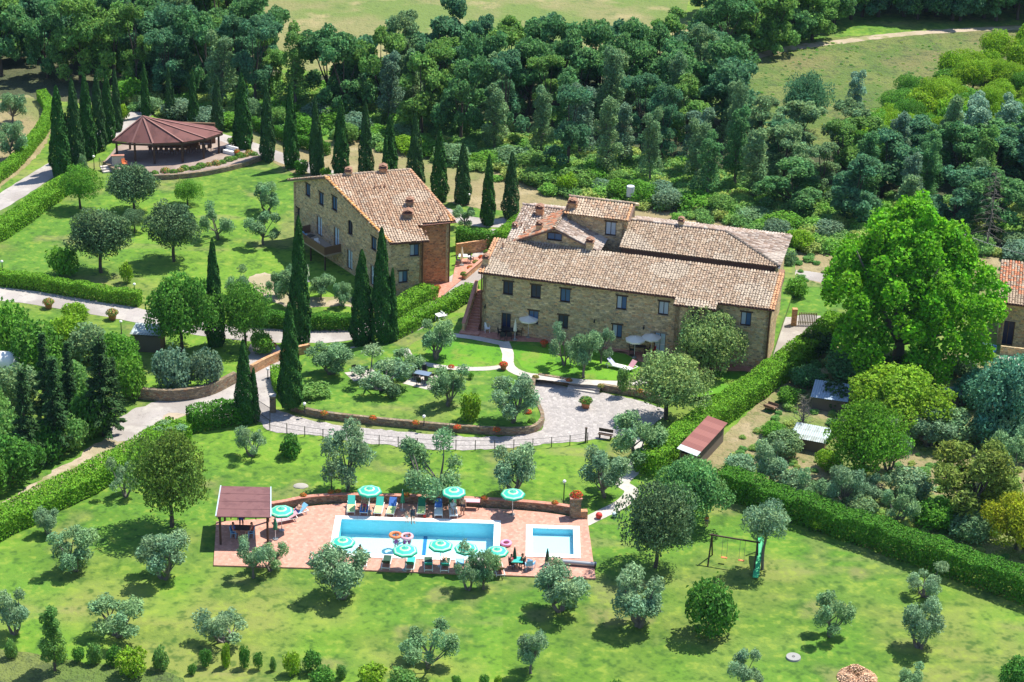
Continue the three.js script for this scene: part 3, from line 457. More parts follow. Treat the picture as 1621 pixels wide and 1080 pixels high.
hedge(pxs([[1020, 752], [1070, 715], [1130, 672], [1190, 630], [1250, 585], [1300, 545], [1325, 522]]), 2.2, 1.9, LM.hedge, 'long diagonal hedge between the farmhouse lawn and the kitchen garden', { y: 0 });
hedge(pxs([[1138, 776], [1200, 800], [1280, 828], [1380, 862], [1480, 898], [1560, 926], [1680, 972]]), 2.0, 2.2, LM.hedgeB, 'long tall hedge between the swing lawn and the kitchen garden');
hedge(pxs([[436, 596], [440, 615], [446, 628]]), 0.9, 1.2, LM.hedge, 'small hedge behind the stone gate post by the driveway', { y: 0 });
hedge(pxs([[520, 290], [560, 298], [640, 312]]), 0.9, 1.0, LM.hedgeB, 'low dark hedge behind the gable house roof below the cypress row');
hedge(pxs([[400, 205], [470, 232], [520, 246]]), 0.8, 1.5, LM.hedgeB, 'dark hedge behind the cypress row past the bar pavilion');

// ------------------------------------------------------------------ cypresses
seed(950);
const CYP = [[97, 279, 140, 31], [121, 266, 128, 27], [140, 250, 122, 26], [158, 238, 119, 23], [173, 224, 117, 20], [186, 208, 113, 16], [231, 185, 103, 14], [269, 191, 108, 13], [307, 199, 115, 17], [345, 208, 122, 19], [385, 238, 120, 28], [424, 255, 134, 23], [461, 266, 137, 23], [500, 276, 155, 20], [540, 280, 160, 25], [579, 285, 165, 23], [617, 292, 183, 25], [657, 305, 182, 27], [695, 318, 208, 26], [732, 322, 226, 25], [772, 356, 247, 22], [808, 346, 242, 26]];
const NTH = ['first', 'second', 'third', 'fourth', 'fifth', 'sixth', 'seventh', 'eighth', 'ninth', 'tenth', 'eleventh', 'twelfth', 'thirteenth', 'fourteenth', 'fifteenth', 'sixteenth'];
CYP.forEach(([x, y, top, w], i) => plant('cypress_tree', i < 6 ? `slim dark cypress, ${NTH[i]} of the tight row along the upper drive, counted uphill` : `slim dark cypress, ${NTH[i - 6]} of the long row from the bar pavilion to the farmhouse`, 'cypress', TV.cypress[(i * 5) % 6], i % 2 ? LM.cypress : LM.cypressB, x, y, y - top, w * 1.05, { group: i < 6 ? 'cypresses along the upper drive' : 'cypress row behind the houses' }));
for (const [x, y, top, w, l, g] of [[341, 547, 378, 32, 'tall slim cypress rising from the bright robinia by the drive', 0], [475, 545, 343, 35, 'tallest cypress standing in front of the gable house balcony', 0], [460, 643, 476, 38, 'thick cypress on the olive terrace by the stone gate post', 0], [573, 545, 394, 37, 'shorter of the two cypresses before the gable house corner', 0], [604, 548, 360, 37, 'taller of the two cypresses before the gable house corner', 1], [388, 668, 534, 33, 'double stemmed cypress at the end of the short hedge by the gate', 1]])
  plant('cypress_tree', l, 'cypress', TV.bigCypress[g], LM.cypressB, x, y, y - top, w, { y: x === 460 ? TH : 0, turn: g ? 0.3 : undefined });

// ------------------------------------------------------------------ olive trees
seed(970);
const OL = [
  [120, 902, 820, 90, 'wide olive tree standing alone beside the broad hedge, its trunk upright'], [259, 916, 828, 94, 'leaning olive tree between the big leafy tree and the pergola'], [22, 1004, 920, 68, 'olive tree before the thin young fruit tree on the lawn edge'], [183, 1007, 932, 100, 'olive tree with two arms spread in a wide V'],
  [355, 1016, 944, 88, 'sparse olive tree with bare twigs beside the planted shrub row'], [402, 914, 838, 62, 'olive tree overhanging the terracotta deck by the pergola'], [428, 904, 853, 58, 'small olive tree at the edge of the deck beside the pergola olive'], [540, 946, 848, 108, 'large olive tree overhanging the pool deck by the long pool'],
  [741, 934, 856, 52, 'slim olive tree before the loungers on the lawn side of the pool'], [766, 932, 857, 56, 'slim olive tree beside the closed parasols on the lawn side'], [888, 968, 884, 98, 'olive tree in front of the paddling pool'], [1011, 990, 884, 112, 'full olive tree between the paddling pool and the fig tree'],
  [676, 1056, 972, 88, 'leafy olive tree alone in the lawn below the long pool'], [842, 1066, 984, 62, 'two lobed olive tree below the paddling pool'], [1178, 1092, 1020, 66, 'pale olive sapling below the fig tree'], [1312, 1006, 928, 72, 'olive tree beside the round stone cover in the lawn'],
  [1456, 1026, 934, 80, 'olive tree with forked trunk in front of another olive by the tall hedge'], [1462, 944, 884, 68, 'olive tree close to the tall hedge, half hidden by a nearer one'], [1440, 1100, 1045, 60, 'olive top below the forked olive tree'],
  [957, 786, 700, 84, 'olive tree beside the curving pool path'], [812, 790, 688, 96, 'olive tree behind the single parasol at the pool wall'], [682, 788, 678, 112, 'widest olive tree behind the pool, between two lamp posts'], [548, 776, 663, 92, 'olive tree above the globe lamp behind the pool'], [399, 722, 662, 54, 'sparse olive tree beside the driveway gate'],
  [1002, 732, 644, 98, 'olive tree at the end of the diagonal hedge by the yard'], [76, 846, 795, 46, 'small olive tree hard against the broad hedge'], [199, 787, 718, 52, 'olive tree growing through the broad hedge'], [265, 700, 660, 70, 'grey olive behind the big leafy tree by the hedge end'], [1207, 902, 790, 78, 'tall stemmed olive beside the green slide'],
  [1215, 770, 684, 74, 'olive tree in the kitchen garden behind the tall hedge, by the red lean-to'], [1290, 802, 735, 66, 'olive in the kitchen garden row before the round leafy tree, first in line'], [1335, 812, 722, 70, 'olive in the kitchen garden row below the round leafy tree'], [1385, 800, 745, 60, 'olive in the kitchen garden row between two leafy trees'], [1425, 828, 760, 64, 'olive near the tall hedge under the spreading leafy tree'], [1470, 705, 640, 90, 'olive tree in the kitchen garden behind the spreading leafy tree'], [1405, 745, 660, 62, 'olive beside the round leafy tree in the kitchen garden'], [1590, 760, 665, 80, 'dark olive tree at the far corner of the kitchen garden'],
];
OL.forEach(([x, y, top, w, l], i) => plant('olive_tree', l, 'olive tree', x === 1207 ? TV.standard[0] : TV.olive[i === 4 || i === 23 ? 5 : i === 3 ? 6 : (i * 4) % 9], i % 3 ? LM.olive : LM.oliveB, x, y, y - top, w * (x === 1207 ? 1 : 1.14), { bark: greyBark }));
const OT = [[524, 592, 530, 84, 'olive tree on the terrace beside the thick cypress'], [600, 616, 552, 104, 'three stemmed olive tree on the terrace beside the empty flagstone pad'], [708, 642, 568, 72, 'leaning olive tree on the terrace beside the garden table'], [812, 668, 588, 84, 'olive tree at the rounded tip of the terrace'], [690, 568, 496, 74, 'olive tree on the small oval lawn'], [893, 578, 508, 48, 'olive of the trio before the farmhouse, beside the flower pot'], [926, 598, 512, 66, 'olive of the trio before the farmhouse, the middle one'], [952, 576, 513, 42, 'olive of the trio before the farmhouse, beside the sun chairs'], [640, 592, 548, 60, 'small olive tree behind the garden table']];
OT.forEach(([x, y, top, w, l], i) => plant('olive_tree', l, 'olive tree', TV.olive[(i * 4 + 1) % 9], i % 2 ? LM.olive : LM.oliveB, x, y, y - top, w * 1.12, { y: TH, bark: greyBark }));
for (const [x, y, top, w, l] of [[345, 378, 318, 58, 'olive bush on the upper lawn behind a round tree'], [422, 336, 280, 62, 'olive bush on the upper lawn close to the gable house, further uphill'], [418, 388, 330, 68, 'olive bush on the upper lawn close to the gable house, downhill one'], [462, 486, 410, 66, 'olive tree against the gable house behind the tallest cypress'], [510, 474, 428, 56, 'olive tree below the gable house balcony'], [543, 485, 440, 44, 'small olive tree beside the path below the gable house'], [735, 362, 322, 46, 'pale olive bush beside the gable house hedge'], [22, 195, 140, 56, 'olive bush on the bank above the curved hedge, uphill'], [20, 252, 190, 60, 'olive bush on the bank above the curved hedge, downhill'], [440, 470, 425, 44, 'olive tree at the bend of the garden path'], [375, 470, 420, 50, 'olive tree behind the slim cypress at the drive']])
  plant('olive_tree', l, 'olive tree', TV.olive[Math.floor(R() * 9)], LM.oliveB, x, y, y - top, w, { bark: greyBark });

// ------------------------------------------------------------------ other garden trees
seed(990);
const T = (name, label, cat, geo, lm, x, y, top, w, o) => plant(name, label, cat, geo, lm, x, y, y - top, w, o);
T('holm_oak', 'round topped dark tree casting a round shadow beside the clipped hedge', 'tree', TV.ball[0], LM.holm, 160, 432, 326, 100);
T('holm_oak', 'round topped tree on a thin trunk in the middle of the upper lawn', 'tree', TV.ball[1], LM.holm, 275, 414, 316, 90);
T('holm_oak', 'round topped tree on three stems below the bar pavilion', 'tree', TV.ball[2], LM.holm, 212, 336, 256, 80);
T('fruit_tree', 'light leafy fruit tree at the corner of the clipped upper hedge', 'tree', TV.round[0], LM.bright, 127, 330, 264, 60);
T('fruit_tree', 'small bushy green tree below the curved pavilion terrace', 'tree', TV.round[1], LM.bright, 297, 324, 285, 42);
T('fruit_tree', 'small green bush tree behind a round topped tree', 'tree', TV.round[2], LM.holm, 213, 368, 332, 40);
T('robinia_tree', 'large bright green feathery tree by the drive', 'tree', TV.maple[0], LM.robinia, 288, 556, 428, 120);
T('robinia_tree', 'bright green feathery tree behind the slim drive cypress', 'tree', TV.maple[1], LM.robinia, 388, 550, 442, 88);
T('laurel_shrub', 'grey green laurel shrub above the stone wall, drive side', 'shrub', TV.bush[0], LM.greyB, 275, 618, 542, 74); T('laurel_shrub', 'grey green laurel shrub above the stone wall, entrance side', 'shrub', TV.bush[1], LM.greyB, 328, 616, 546, 62);
T('lime_tree', 'big leafy tree on the lawn beside the broad hedge', 'tree', TV.maple[1], leafMat([0.085, 0.15, 0.024], 0.3), 272, 834, 670, 126);
T('bay_tree', 'dense dark bay tree beside the curving pool path', 'tree', TV.maple[1], LM.holm, 1038, 898, 754, 122);
T('tamarisk_tree', 'fluffy light green tree at the end of the tall hedge', 'tree', TV.maple[0], leafMat([0.1, 0.225, 0.065], 0.35), 1094, 830, 720, 116);
T('fig_tree', 'deep green fig tree alone on the lawn by the swing', 'tree', TV.bush[1], LM.fig, 1122, 1006, 906, 96);
T('laurel_shrub', 'huge rounded laurel bush against the farmhouse wall', 'shrub', broadleaf(702, { H: 5, a: 3.4, n: 13000, k: 20, trunk: 0.2, l: 0.24, w: 0.14, lobes: 0.42 }), LM.laurel, 1115, 588, 488, 116, { y: TH });
T('holm_oak', 'round dense tree at the corner of the paved yard', 'tree', TV.round[0], LM.laurel, 1054, 664, 558, 114);
T('plane_tree', 'huge bright green plane tree shading the neighbouring yard', 'tree', TV.plane[0], LM.plane, 1418, 590, 298, 318, { bark: greyBark });
T('maple_tree', 'wide yellow green tree beside the blue roofed shed', 'tree', TV.maple[0], LM.lime, 1418, 672, 570, 174);
T('mulberry_tree', 'round bright green tree with drooping leaves beside the white roofed shed', 'tree', TV.maple[1], leafMat([0.07, 0.18, 0.012], 0.35), 1362, 762, 628, 134);
T('willow_tree', 'blue green tree with long hanging leaves beside the neighbouring terrace', 'tree', TV.maple[0], LM.teal, 1592, 690, 556, 136); T('willow_tree', 'blue green leafy bush below the hanging leaved tree', 'tree', TV.bush[0], LM.teal, 1570, 705, 640, 84);
T('apricot_tree', 'spreading thin leaved tree in the kitchen garden near the tall hedge', 'tree', TV.olive[4], leafMat([0.12, 0.165, 0.03], 0.3), 1532, 818, 688, 168);
T('mimosa_tree', 'yellow green tree overhanging the end of the tall hedge', 'tree', TV.maple[0], LM.yellow, 1608, 872, 778, 110);
T('fruit_tree', 'thin young fruit tree leaning over the rough lawn edge', 'tree', TV.thin[0], LM.oakB, 87, 1062, 946, 70, { turn: 1 });
T('pine_tree', 'dark ragged conifer beside the dirt path corner', 'conifer', TV.conifer[0], LM.dark, 165, 690, 522, 84); T('pine_tree', 'narrow dark conifer among the bushes above the dirt path', 'conifer', TV.conifer[1], LM.dark, 46, 745, 574, 56); T('pine_tree', 'dark conifer with twin tops beside the narrow conifer', 'conifer', TV.conifer[1], LM.cypress, 92, 725, 556, 62);
T('pine_tree', 'slim dark conifer rising among the bright bushes', 'conifer', TV.conifer[1], LM.cypress, 75, 665, 520, 44);
[[112, 655, 535, 40, 'slim dark conifer behind the blue tarpaulin'], [182, 660, 560, 40, 'slim dark conifer just behind the ragged conifer']].forEach(([x, y, top, w, l], i) => T('pine_tree', l, 'conifer', TV.conifer[1 - i % 2], i % 2 ? LM.dark : LM.cypress, x, y, top, w));
// the dead conifer and a bare tree
const bare = (sd, H, k, droop) => { seed(sd); const gs = [limb([V(0, -0.1, 0), V(0.1, H / 2, 0), V(0, H, 0)], 0.16, 0.02, 6)]; for (let i = 0; i < k; i++) { const t = 0.18 + 0.8 * i / k, an = i * 2.4, l = H * 0.28 * (1.1 - t) + 0.2, a = V(0, t * H, 0), b = V(Math.cos(an) * l, t * H + droop * l, Math.sin(an) * l); gs.push(limb([a, a.clone().lerp(b, 0.5).add(V(0, 0.1, 0)), b], 0.04, 0.008, 4)); for (let j = 0; j < 3; j++) { const c = a.clone().lerp(b, 0.4 + 0.2 * j); gs.push(limb([c, c.clone().add(V(rr(-0.25, 0.25), droop * 0.25, rr(-0.25, 0.25))), c.clone().add(V(rr(-0.6, 0.6), droop * 0.7, rr(-0.6, 0.6)))], 0.02, 0.005, 3)); } } return merge(gs); };
{
  const t = thing('dead_conifer', 'dead grey conifer standing bare before the wood', 'dead tree', G(1561, 397)); part(t, 'trunk', bare(5, 9.5, 44, -0.35), greyBark);
  const u = thing('bare_tree', 'small leafless grey tree beside the white roofed shed', 'dead tree', G(1268, 688)); part(u, 'trunk', bare(6, 3.6, 26, 0.7), greyBark);
}

// ------------------------------------------------------------------ shrubs
seed(1010);
const SH = [[460, 722, 682, 36, 'round_shrub', 'leafy green shrub below the driveway fence', LM.fig], [497, 626, 604, 52, 'round_shrub', 'low spreading shrub beside the thick terrace cypress', LM.oakB, TH], [621, 630, 604, 26, 'round_shrub', 'small dark round shrub under the three stemmed olive', LM.holm, TH], [746, 664, 616, 36, 'round_shrub', 'bright yellow green upright shrub on the terrace', LM.lime, TH], [100, 436, 384, 48, 'feather_shrub', 'feathery young shrub behind the straight clipped hedge', LM.bright], [201, 448, 412, 22, 'feather_shrub', 'slim feathery sapling at the end of the straight hedge', LM.lime],
  [478, 275, 250, 24, 'box_ball', 'clipped box ball between two cypresses, larger one', LM.hedgeB], [516, 281, 263, 18, 'box_ball', 'small clipped box ball by the gable house roof', LM.hedge], [368, 232, 216, 16, 'box_ball', 'clipped box ball beside the pavilion roof edge', LM.hedge], [132, 278, 242, 18, 'round_shrub', 'small grey shrub at the foot of the tight cypress row', LM.grey], [193, 190, 162, 24, 'round_shrub', 'bright green bush behind the tight cypress row', LM.lime], [745, 600, 588, 10, 'round_shrub', 'tiny shrub on the terrace slope', LM.bright, TH], [985, 618, 578, 22, 'oleander', 'slim oleander bush beside the sun chairs', LM.oakB, TH], [1035, 420, 400, 4, 'x'], [1262, 470, 436, 36, 'round_shrub', 'bright weedy bush behind the farmhouse end', LM.bright], [1245, 425, 392, 30, 'round_shrub', 'olive brown bush behind the farmhouse hipped roof', LM.grey], [1320, 640, 600, 60, 'round_shrub', 'dark shrub in the shade of the plane tree', LM.dark], [1290, 560, 520, 60, 'round_shrub', 'dark bush beside the end of the diagonal hedge', LM.dark], [840, 640, 618, 26, 'x']];
SH.forEach(([x, y, top, w, name, l, lm, h], i) => { if (name === 'x') return; plant(name, l, 'shrub', TV.shrub[i % 3], lm, x, y, y - top, w * 1.1, { y: h || 0, part1: 'foliage', part2: 'stem' }); });
// bushes between the drive and the dirt path
const LB = [[15, 560, 470, 80, LM.bright], [60, 590, 500, 90, LM.robinia], [110, 560, 490, 70, LM.lime], [140, 575, 505, 70, LM.grey], [190, 585, 520, 70, LM.bright], [30, 640, 570, 80, LM.grey], [110, 640, 560, 80, LM.oakB], [205, 630, 560, 56, LM.bright], [20, 720, 640, 80, LM.oakB], [142, 692, 610, 66, LM.fig], [75, 728, 660, 60, LM.fig], [20, 766, 680, 86, LM.fig], [108, 712, 650, 66, LM.oakB], [160, 682, 620, 46, LM.fig], [-20, 680, 600, 80, LM.oakB], [-16, 790, 710, 70, LM.robinia], [52, 746, 690, 50, LM.fig], [415, 560, 520, 40, LM.bright], [120, 505, 475, 44, LM.lime]];
LB.forEach(([x, y, top, w, lm], i) => plant('garden_bush', lm === LM.grey ? 'grey green bush in the thicket between the drive and the dirt path' : lm === LM.lime ? 'yellow green bush in the thicket beside the middle drive' : lm === LM.fig ? 'deep green bush in the thicket along the dirt path' : `${lm === LM.robinia ? 'emerald' : lm === LM.oakB ? 'dull green' : 'bright green'} bush in the thicket ${y < 600 ? 'beside the middle drive' : y < 650 ? 'near the white tank' : 'above the dirt path'}`, 'bush', TV.bush[i % 2], lm, x, y, y - top, w * 1.1, { group: 'thicket beside the dirt path', part1: 'foliage', part2: 'stem' }));
// planted row of young shrubs along the lower edge of the lawn
[[18, 1042, 1008, 22], [98, 1048, 1022, 18], [124, 1048, 1020, 20], [151, 1050, 1012, 26], [180, 1053, 1018, 24], [210, 1070, 1018, 50], [254, 1060, 1018, 28], [304, 1068, 1048, 14], [326, 1056, 1022, 20], [358, 1056, 1012, 16], [387, 1058, 1016, 18], [409, 1060, 1028, 16], [432, 1062, 1036, 11], [462, 1068, 1026, 28], [493, 1064, 1024, 30], [541, 1074, 1048, 18], [510, 1084, 1052, 40], [590, 1084, 1046, 44], [640, 1092, 1052, 50], [722, 1088, 1066, 16], [766, 1090, 1064, 16], [788, 1090, 1066, 14], [975, 1100, 1072, 20]].forEach(([x, y, top, w], i) => plant('young_shrub', 'young shrub in the planted row at the lower edge of the lawn', 'shrub', TV.shrub[i % 3], i % 4 === 1 ? LM.lime : i % 3 ? LM.fig : LM.oakB, x, y, y - top, w * 1.1, { group: 'planted shrub row', part1: 'foliage', part2: 'stem' }));
plant('round_shrub', 'leafy shrub overhanging the stone edge at the corner of the swing lawn', 'shrub', TV.bush[0], LM.fig, 1610, 1092, 60, 70, { part1: 'foliage', part2: 'stem' });

// ------------------------------------------------------------------ the wood
seed(2024);
const woodPoly = pxs([[-140, 110], [60, 128], [190, 140], [300, 165], [430, 178], [560, 195], [650, 215], [720, 235], [800, 250], [900, 285], [1000, 300], [1110, 318], [1230, 352], [1340, 362], [1480, 372], [1760, 390], [1760, 290], [1500, 262], [1370, 262], [1250, 262], [1170, 240], [1130, 160], [1095, 128], [960, 128], [820, 138], [720, 118], [630, 132], [560, 160], [480, 166], [440, 128], [400, 90], [370, 20], [350, -90], [-140, -90]]);
const woodN = fbm(128, 8, 3, 5), placed = [];
let minx = 1e9, maxx = -1e9, minz = 1e9, maxz = -1e9; for (const p of woodPoly) { minx = Math.min(minx, p.x); maxx = Math.max(maxx, p.x); minz = Math.min(minz, p.z); maxz = Math.max(maxz, p.z); }
let tries = 0;
while (placed.length < 268 && tries++ < 26000) {
  const x = rr(minx, maxx), z = rr(minz, maxz); if (!inPoly(x, z, woodPoly)) continue;
  const r = z < -262 ? 4.8 : 4.1; if (placed.some((q) => Math.hypot(q.x - x, q.z - z) < r)) continue; placed.push(V(x, 0, z));
}
const TONE = new Map([[LM.oak, 'dark green'], [LM.oakB, 'fresh green'], [LM.oakC, 'blue green'], [LM.grey, 'pale green'], [LM.greyB, 'grey green']]);
const KIND = {
  oak: ['oak_tree', 'dense dark green oak in the wood behind the cypress row', TV.oak, () => pick([LM.oak, LM.oak, LM.oakC, LM.oakB])], tall: ['woodland_tree', 'tall mid green tree with a narrow crown in the wood', TV.tall, () => pick([LM.oakB, LM.grey, LM.oakC])], thin: ['poplar_tree', 'thin grey green tree with ivy clad trunk at the front of the wood', TV.thin, () => pick([LM.grey, LM.greyB, LM.grey, LM.oakB, LM.oak])],
};
for (const p of placed) {
  const q = p.clone().project(camera), px = (q.x + 1) / 2 * IW, py = (1 - q.y) / 2 * IH, nz = woodN[(Math.floor((p.x + 300) * 0.7) % 128) * 128 + Math.floor((-p.z) * 0.7) % 128];
  const front = py > (px < 300 ? 100 : 135 + (px - 300) * 0.11);
  const kind = px < 330 ? (R() < 0.8 ? 'oak' : 'tall') : front ? (R() < 0.5 + (nz - 0.5) ? 'thin' : R() < 0.6 ? 'tall' : 'oak') : (R() < 0.75 ? 'oak' : 'tall');
  const [name, , vars, cols] = KIND[kind], lm = cols(), where = px < 330 ? 'bar pavilion' : px < 560 ? 'cypress row' : px < 800 ? 'gable house' : px < 1010 ? 'farmhouse tower' : px < 1260 ? 'farmhouse hipped roof' : 'plane tree', label = `${TONE.get(lm)} ${kind === 'oak' ? 'broad oak' : kind === 'tall' ? 'tall narrow tree' : 'thin feathery tree'} ${front ? 'at the edge of' : 'deep in'} the wood behind the ${where}`, g = pick(vars), o = thing(name, label, 'tree', p, R() * 6.28, 'trees of the wood behind the houses'), H = 1.08 * (kind === 'oak' ? rr(8, 11.5) : kind === 'tall' ? rr(9.5, 12.5) : rr(7.5, 12)) * (px > 1180 ? 0.82 : 1) * (py > 230 ? 0.92 : 1), W = 0.92 * (kind === 'oak' ? rr(7, 9.5) : kind === 'tall' ? rr(5.0, 7.4) : rr(4.4, 7)) ;
  o.scale.set(W / g.W, H / g.H, W / g.W); part(o, 'trunk', g.trunk, kind === 'thin' ? greyBark : barkMat); part(o, 'crown', g.crown, lm);
}
// clump beyond the meadow and the dark wood past the track
seed(2050);
[[1125, 60], [1150, 85], [1165, 48], [1195, 72], [1225, 78], [1215, 40], [1255, 62], [1285, 55], [1300, 40], [1250, 25], [1320, 30], [1120, 20], [1160, 10], [1290, 5]].forEach(([x, y]) => { const p = G(x, y + 8), g = pick(TV.oak), o = thing('oak_tree', 'leafy oak in the clump between the far field and the meadow track', 'tree', p, R() * 6, 'oak clump at the end of the track'); const W = rr(7, 9), H = rr(8, 10); o.scale.set(W / g.W, H / g.H, W / g.W); part(o, 'trunk', g.trunk, barkMat); part(o, 'crown', g.crown, pick([LM.oak, LM.oakB, LM.oak])); });
for (let x = 1345; x < 1660; x += 26) for (let k = 0; k < 3; k++) { const p = G(x + rr(-8, 8) + k * 9, 30 - k * 16 + rr(-4, 4)), g = pick(TV.oak), o = thing('oak_tree', 'shaded oak in the dark wood beyond the dirt track', 'tree', p, R() * 6, 'dark wood beyond the track'); const W = rr(7.5, 9.5), H = rr(11, 14); o.scale.set(W / g.W, H / g.H, W / g.W); part(o, 'trunk', g.trunk, barkMat); part(o, 'crown', g.crown, pick([LM.oakC, LM.oak])); }
// bushes below the meadow: bright green scrub and silvery willows
seed(2070);
const scrubPoly = pxs([[1330, 250], [1390, 205], [1450, 160], [1530, 112], [1640, 70], [1700, 280], [1500, 285], [1380, 290]]);
{ const sc = []; let k = 0; while (sc.length < 78 && k++ < 4000) { const p = G(rr(1320, 1690), rr(85, 290)); if (inPoly(p.x, p.z, scrubPoly) && !sc.some((q) => q.distanceTo(p) < 2.7)) sc.push(p); }
  for (const p of sc) { const q = p.clone().project(camera), px = (q.x + 1) / 2 * IW, py = (1 - q.y) / 2 * IH, silver = px > 1500 && py > 225 && py < 285 && px < 1610, bm = pick([LM.bright, LM.lime, LM.lime, LM.robinia]), g = silver ? pick(TV.thin) : pick(TV.bush.concat(TV.round)), o = thing(silver ? 'willow_tree' : 'scrub_bush', silver ? 'silvery blue willow in the clump below the meadow' : `${bm === LM.lime ? 'yellow green' : bm === LM.bright ? 'bright green' : 'deep green'} ${g.H > 4 ? 'round' : 'low'} bush on the slope ${py < 170 ? 'beside the meadow' : 'below the meadow'}`, silver ? 'tree' : 'bush', p, R() * 6, silver ? 'silvery willows below the meadow' : 'bushes below the meadow'), H = silver ? rr(6, 8) : rr(2.6, 5), W = silver ? rr(4.5, 6) : rr(3.6, 5.6); o.scale.set(W / g.W, H / g.H, W / g.W); part(o, silver ? 'trunk' : 'stem', g.trunk, greyBark); part(o, silver ? 'crown' : 'foliage', g.crown, silver ? LM.silver : bm); } }
{ const o = plant('willow_tree', 'slim silvery willow standing clear of the bushes on the meadow edge', 'tree', TV.thin[1], LM.silver, 1352, 190, 78, 46); plant('oak_tree', 'round dark oak standing clear on the meadow edge', 'tree', TV.maple[1], LM.oakC, 1272, 208, 96, 76); }
// scrub along the front of the wood
seed(2090);
[[400, 190], [440, 205], [480, 215], [530, 205], [560, 215], [600, 225], [650, 240], [690, 245], [720, 255], [770, 262], [815, 275], [845, 285], [880, 300], [915, 310], [950, 318], [985, 322], [1020, 330], [1060, 342], [1100, 345], [1140, 352], [1190, 362], [1240, 380], [1270, 395], [1310, 380], [240, 178], [285, 190], [330, 200], [365, 205], [205, 165], [860, 300], [935, 302], [975, 310], [1050, 330], [1600, 395], [1510, 385], [1490, 400], [1610, 410], [1230, 395], [900, 318], [545, 230], [640, 222], [500, 200], [450, 190]].forEach(([x, y], i) => { const lm = pick([LM.bright, LM.grey, LM.bright, LM.greyB, LM.oakB, LM.lime]); plant('scrub_bush', `${TONE.get(lm) || (lm === LM.lime ? 'yellow green' : 'bright green')} wild bush in the scrub behind the ${x < 400 ? 'bar pavilion' : x < 560 ? 'first long row cypresses' : x < 720 ? 'gable house roof' : x < 900 ? 'last long row cypresses' : x < 1010 ? 'farmhouse tower' : x < 1280 ? 'farmhouse hipped roof' : 'plane tree'}`, 'bush', TV.bush[i % 2], lm, x + rr(-6, 6), y - (x > 800 && x < 1260 ? 12 : 3) + rr(-4, 4), rr(24, 40), rr(44, 76), { group: 'scrub along the wood', part1: 'foliage', part2: 'stem' }); });
// undergrowth: low weeds that nobody could count
{
  seed(2110); const g = TV.shrub[1].crown, spots = [], edge = pxs([[200, 160], [420, 185], [560, 205], [700, 240], [860, 285], [1000, 312], [1130, 335], [1260, 375], [1420, 385], [1700, 400]]);
  const line = new THREE.CatmullRomCurve3(edge);
  for (let k = 0; k < 1700; k++) { const p = line.getPoint(R()); spots.push([p.x + rr(-3, 3), p.z + (R() < 0.85 ? rr(-14, 1) : rr(-2, 4))]); }
  for (let k = 0; k < 900; k++) { const p = G(rr(1130, 1621), rr(62, 215)); spots.push([p.x, p.z]); }
  const m = new THREE.InstancedMesh(g, LM.grey, spots.length), M = new THREE.Matrix4(), Q = new THREE.Quaternion();
  spots.forEach(([x, z], i) => { const s = i > 1700 ? rr(0.12, 0.32) : rr(0.7, 1.7); M.compose(V(x, -0.1, z), Q.setFromAxisAngle(V(0, 1, 0), R() * 6), V(s * 1.2, s * rr(0.5, 0.9), s * 1.2)); m.setMatrixAt(i, M); const c = pick([[1, 1.2, 0.8], [1.3, 1.35, 0.7], [0.8, 1, 0.6], [1.7, 1.35, 0.8], [1, 1.3, 0.5]]); m.setColorAt(i, rgb(...c)); });
  m.name = 'undergrowth'; tag(m, 'low wild undergrowth along the front of the wood and the meadow', 'undergrowth', null, 'stuff'); scene.add(shadows(m));
}

// ------------------------------------------------------------------ buildings: shared pieces
const woodDark = mat([0.06, 0.035, 0.022], 0.7), woodMid = mat([0.16, 0.09, 0.05], 0.75), metalDark = mat([0.03, 0.03, 0.032], 0.5), white = mat([0.78, 0.78, 0.77], 0.55), glassBlue = mat([0.05, 0.12, 0.26], 0.35), glassDark = mat([0.012, 0.02, 0.07], 0.35), curtain = mat([0.42, 0.5, 0.58], 0.6), paleDoor = mat([0.5, 0.66, 0.72], 0.5), lintelMat = mat([0.34, 0.27, 0.2], 0.9), eaveMat = mat([0.22, 0.13, 0.08], 0.9), brickMat = mat([0.26, 0.14, 0.09], 0.9), copper = mat([0.14, 0.06, 0.04], 0.5, { metalness: 0.4 });
// wall panel between points P and Q (left and right seen from outside); profile in (s, h); holes [{ s, h, w, t, arch }]
function panel(parent, P, Q, profile, holes, m, th = 0.45, name = 'wall') {
  const d = Q.clone().sub(P).setY(0), L = d.length(), sh = new THREE.Shape(profile(L).map(([s, h]) => new THREE.Vector2(s, h)));
  for (const o of holes) { const p = new THREE.Path(), a = o.s - o.w / 2, b = o.s + o.w / 2; p.moveTo(a, o.h); p.lineTo(b, o.h); if (o.arch) { p.lineTo(b, o.h + o.t - o.w / 2); p.absarc(o.s, o.h + o.t - o.w / 2, o.w / 2, 0, Math.PI); } else { p.lineTo(b, o.h + o.t); p.lineTo(a, o.h + o.t); } p.lineTo(a, o.h); sh.holes.push(p); }
  const g = new THREE.ExtrudeGeometry(sh, { depth: th, bevelEnabled: false, curveSegments: 8 }).translate(0, 0, -th), turn = -Math.atan2(d.z, d.x);
  const w = part(parent, name, g, m); w.position.set(P.x, 0, P.z); w.rotation.y = turn;
  for (const o of holes) opening(parent, P, turn, o);
  return w;
}
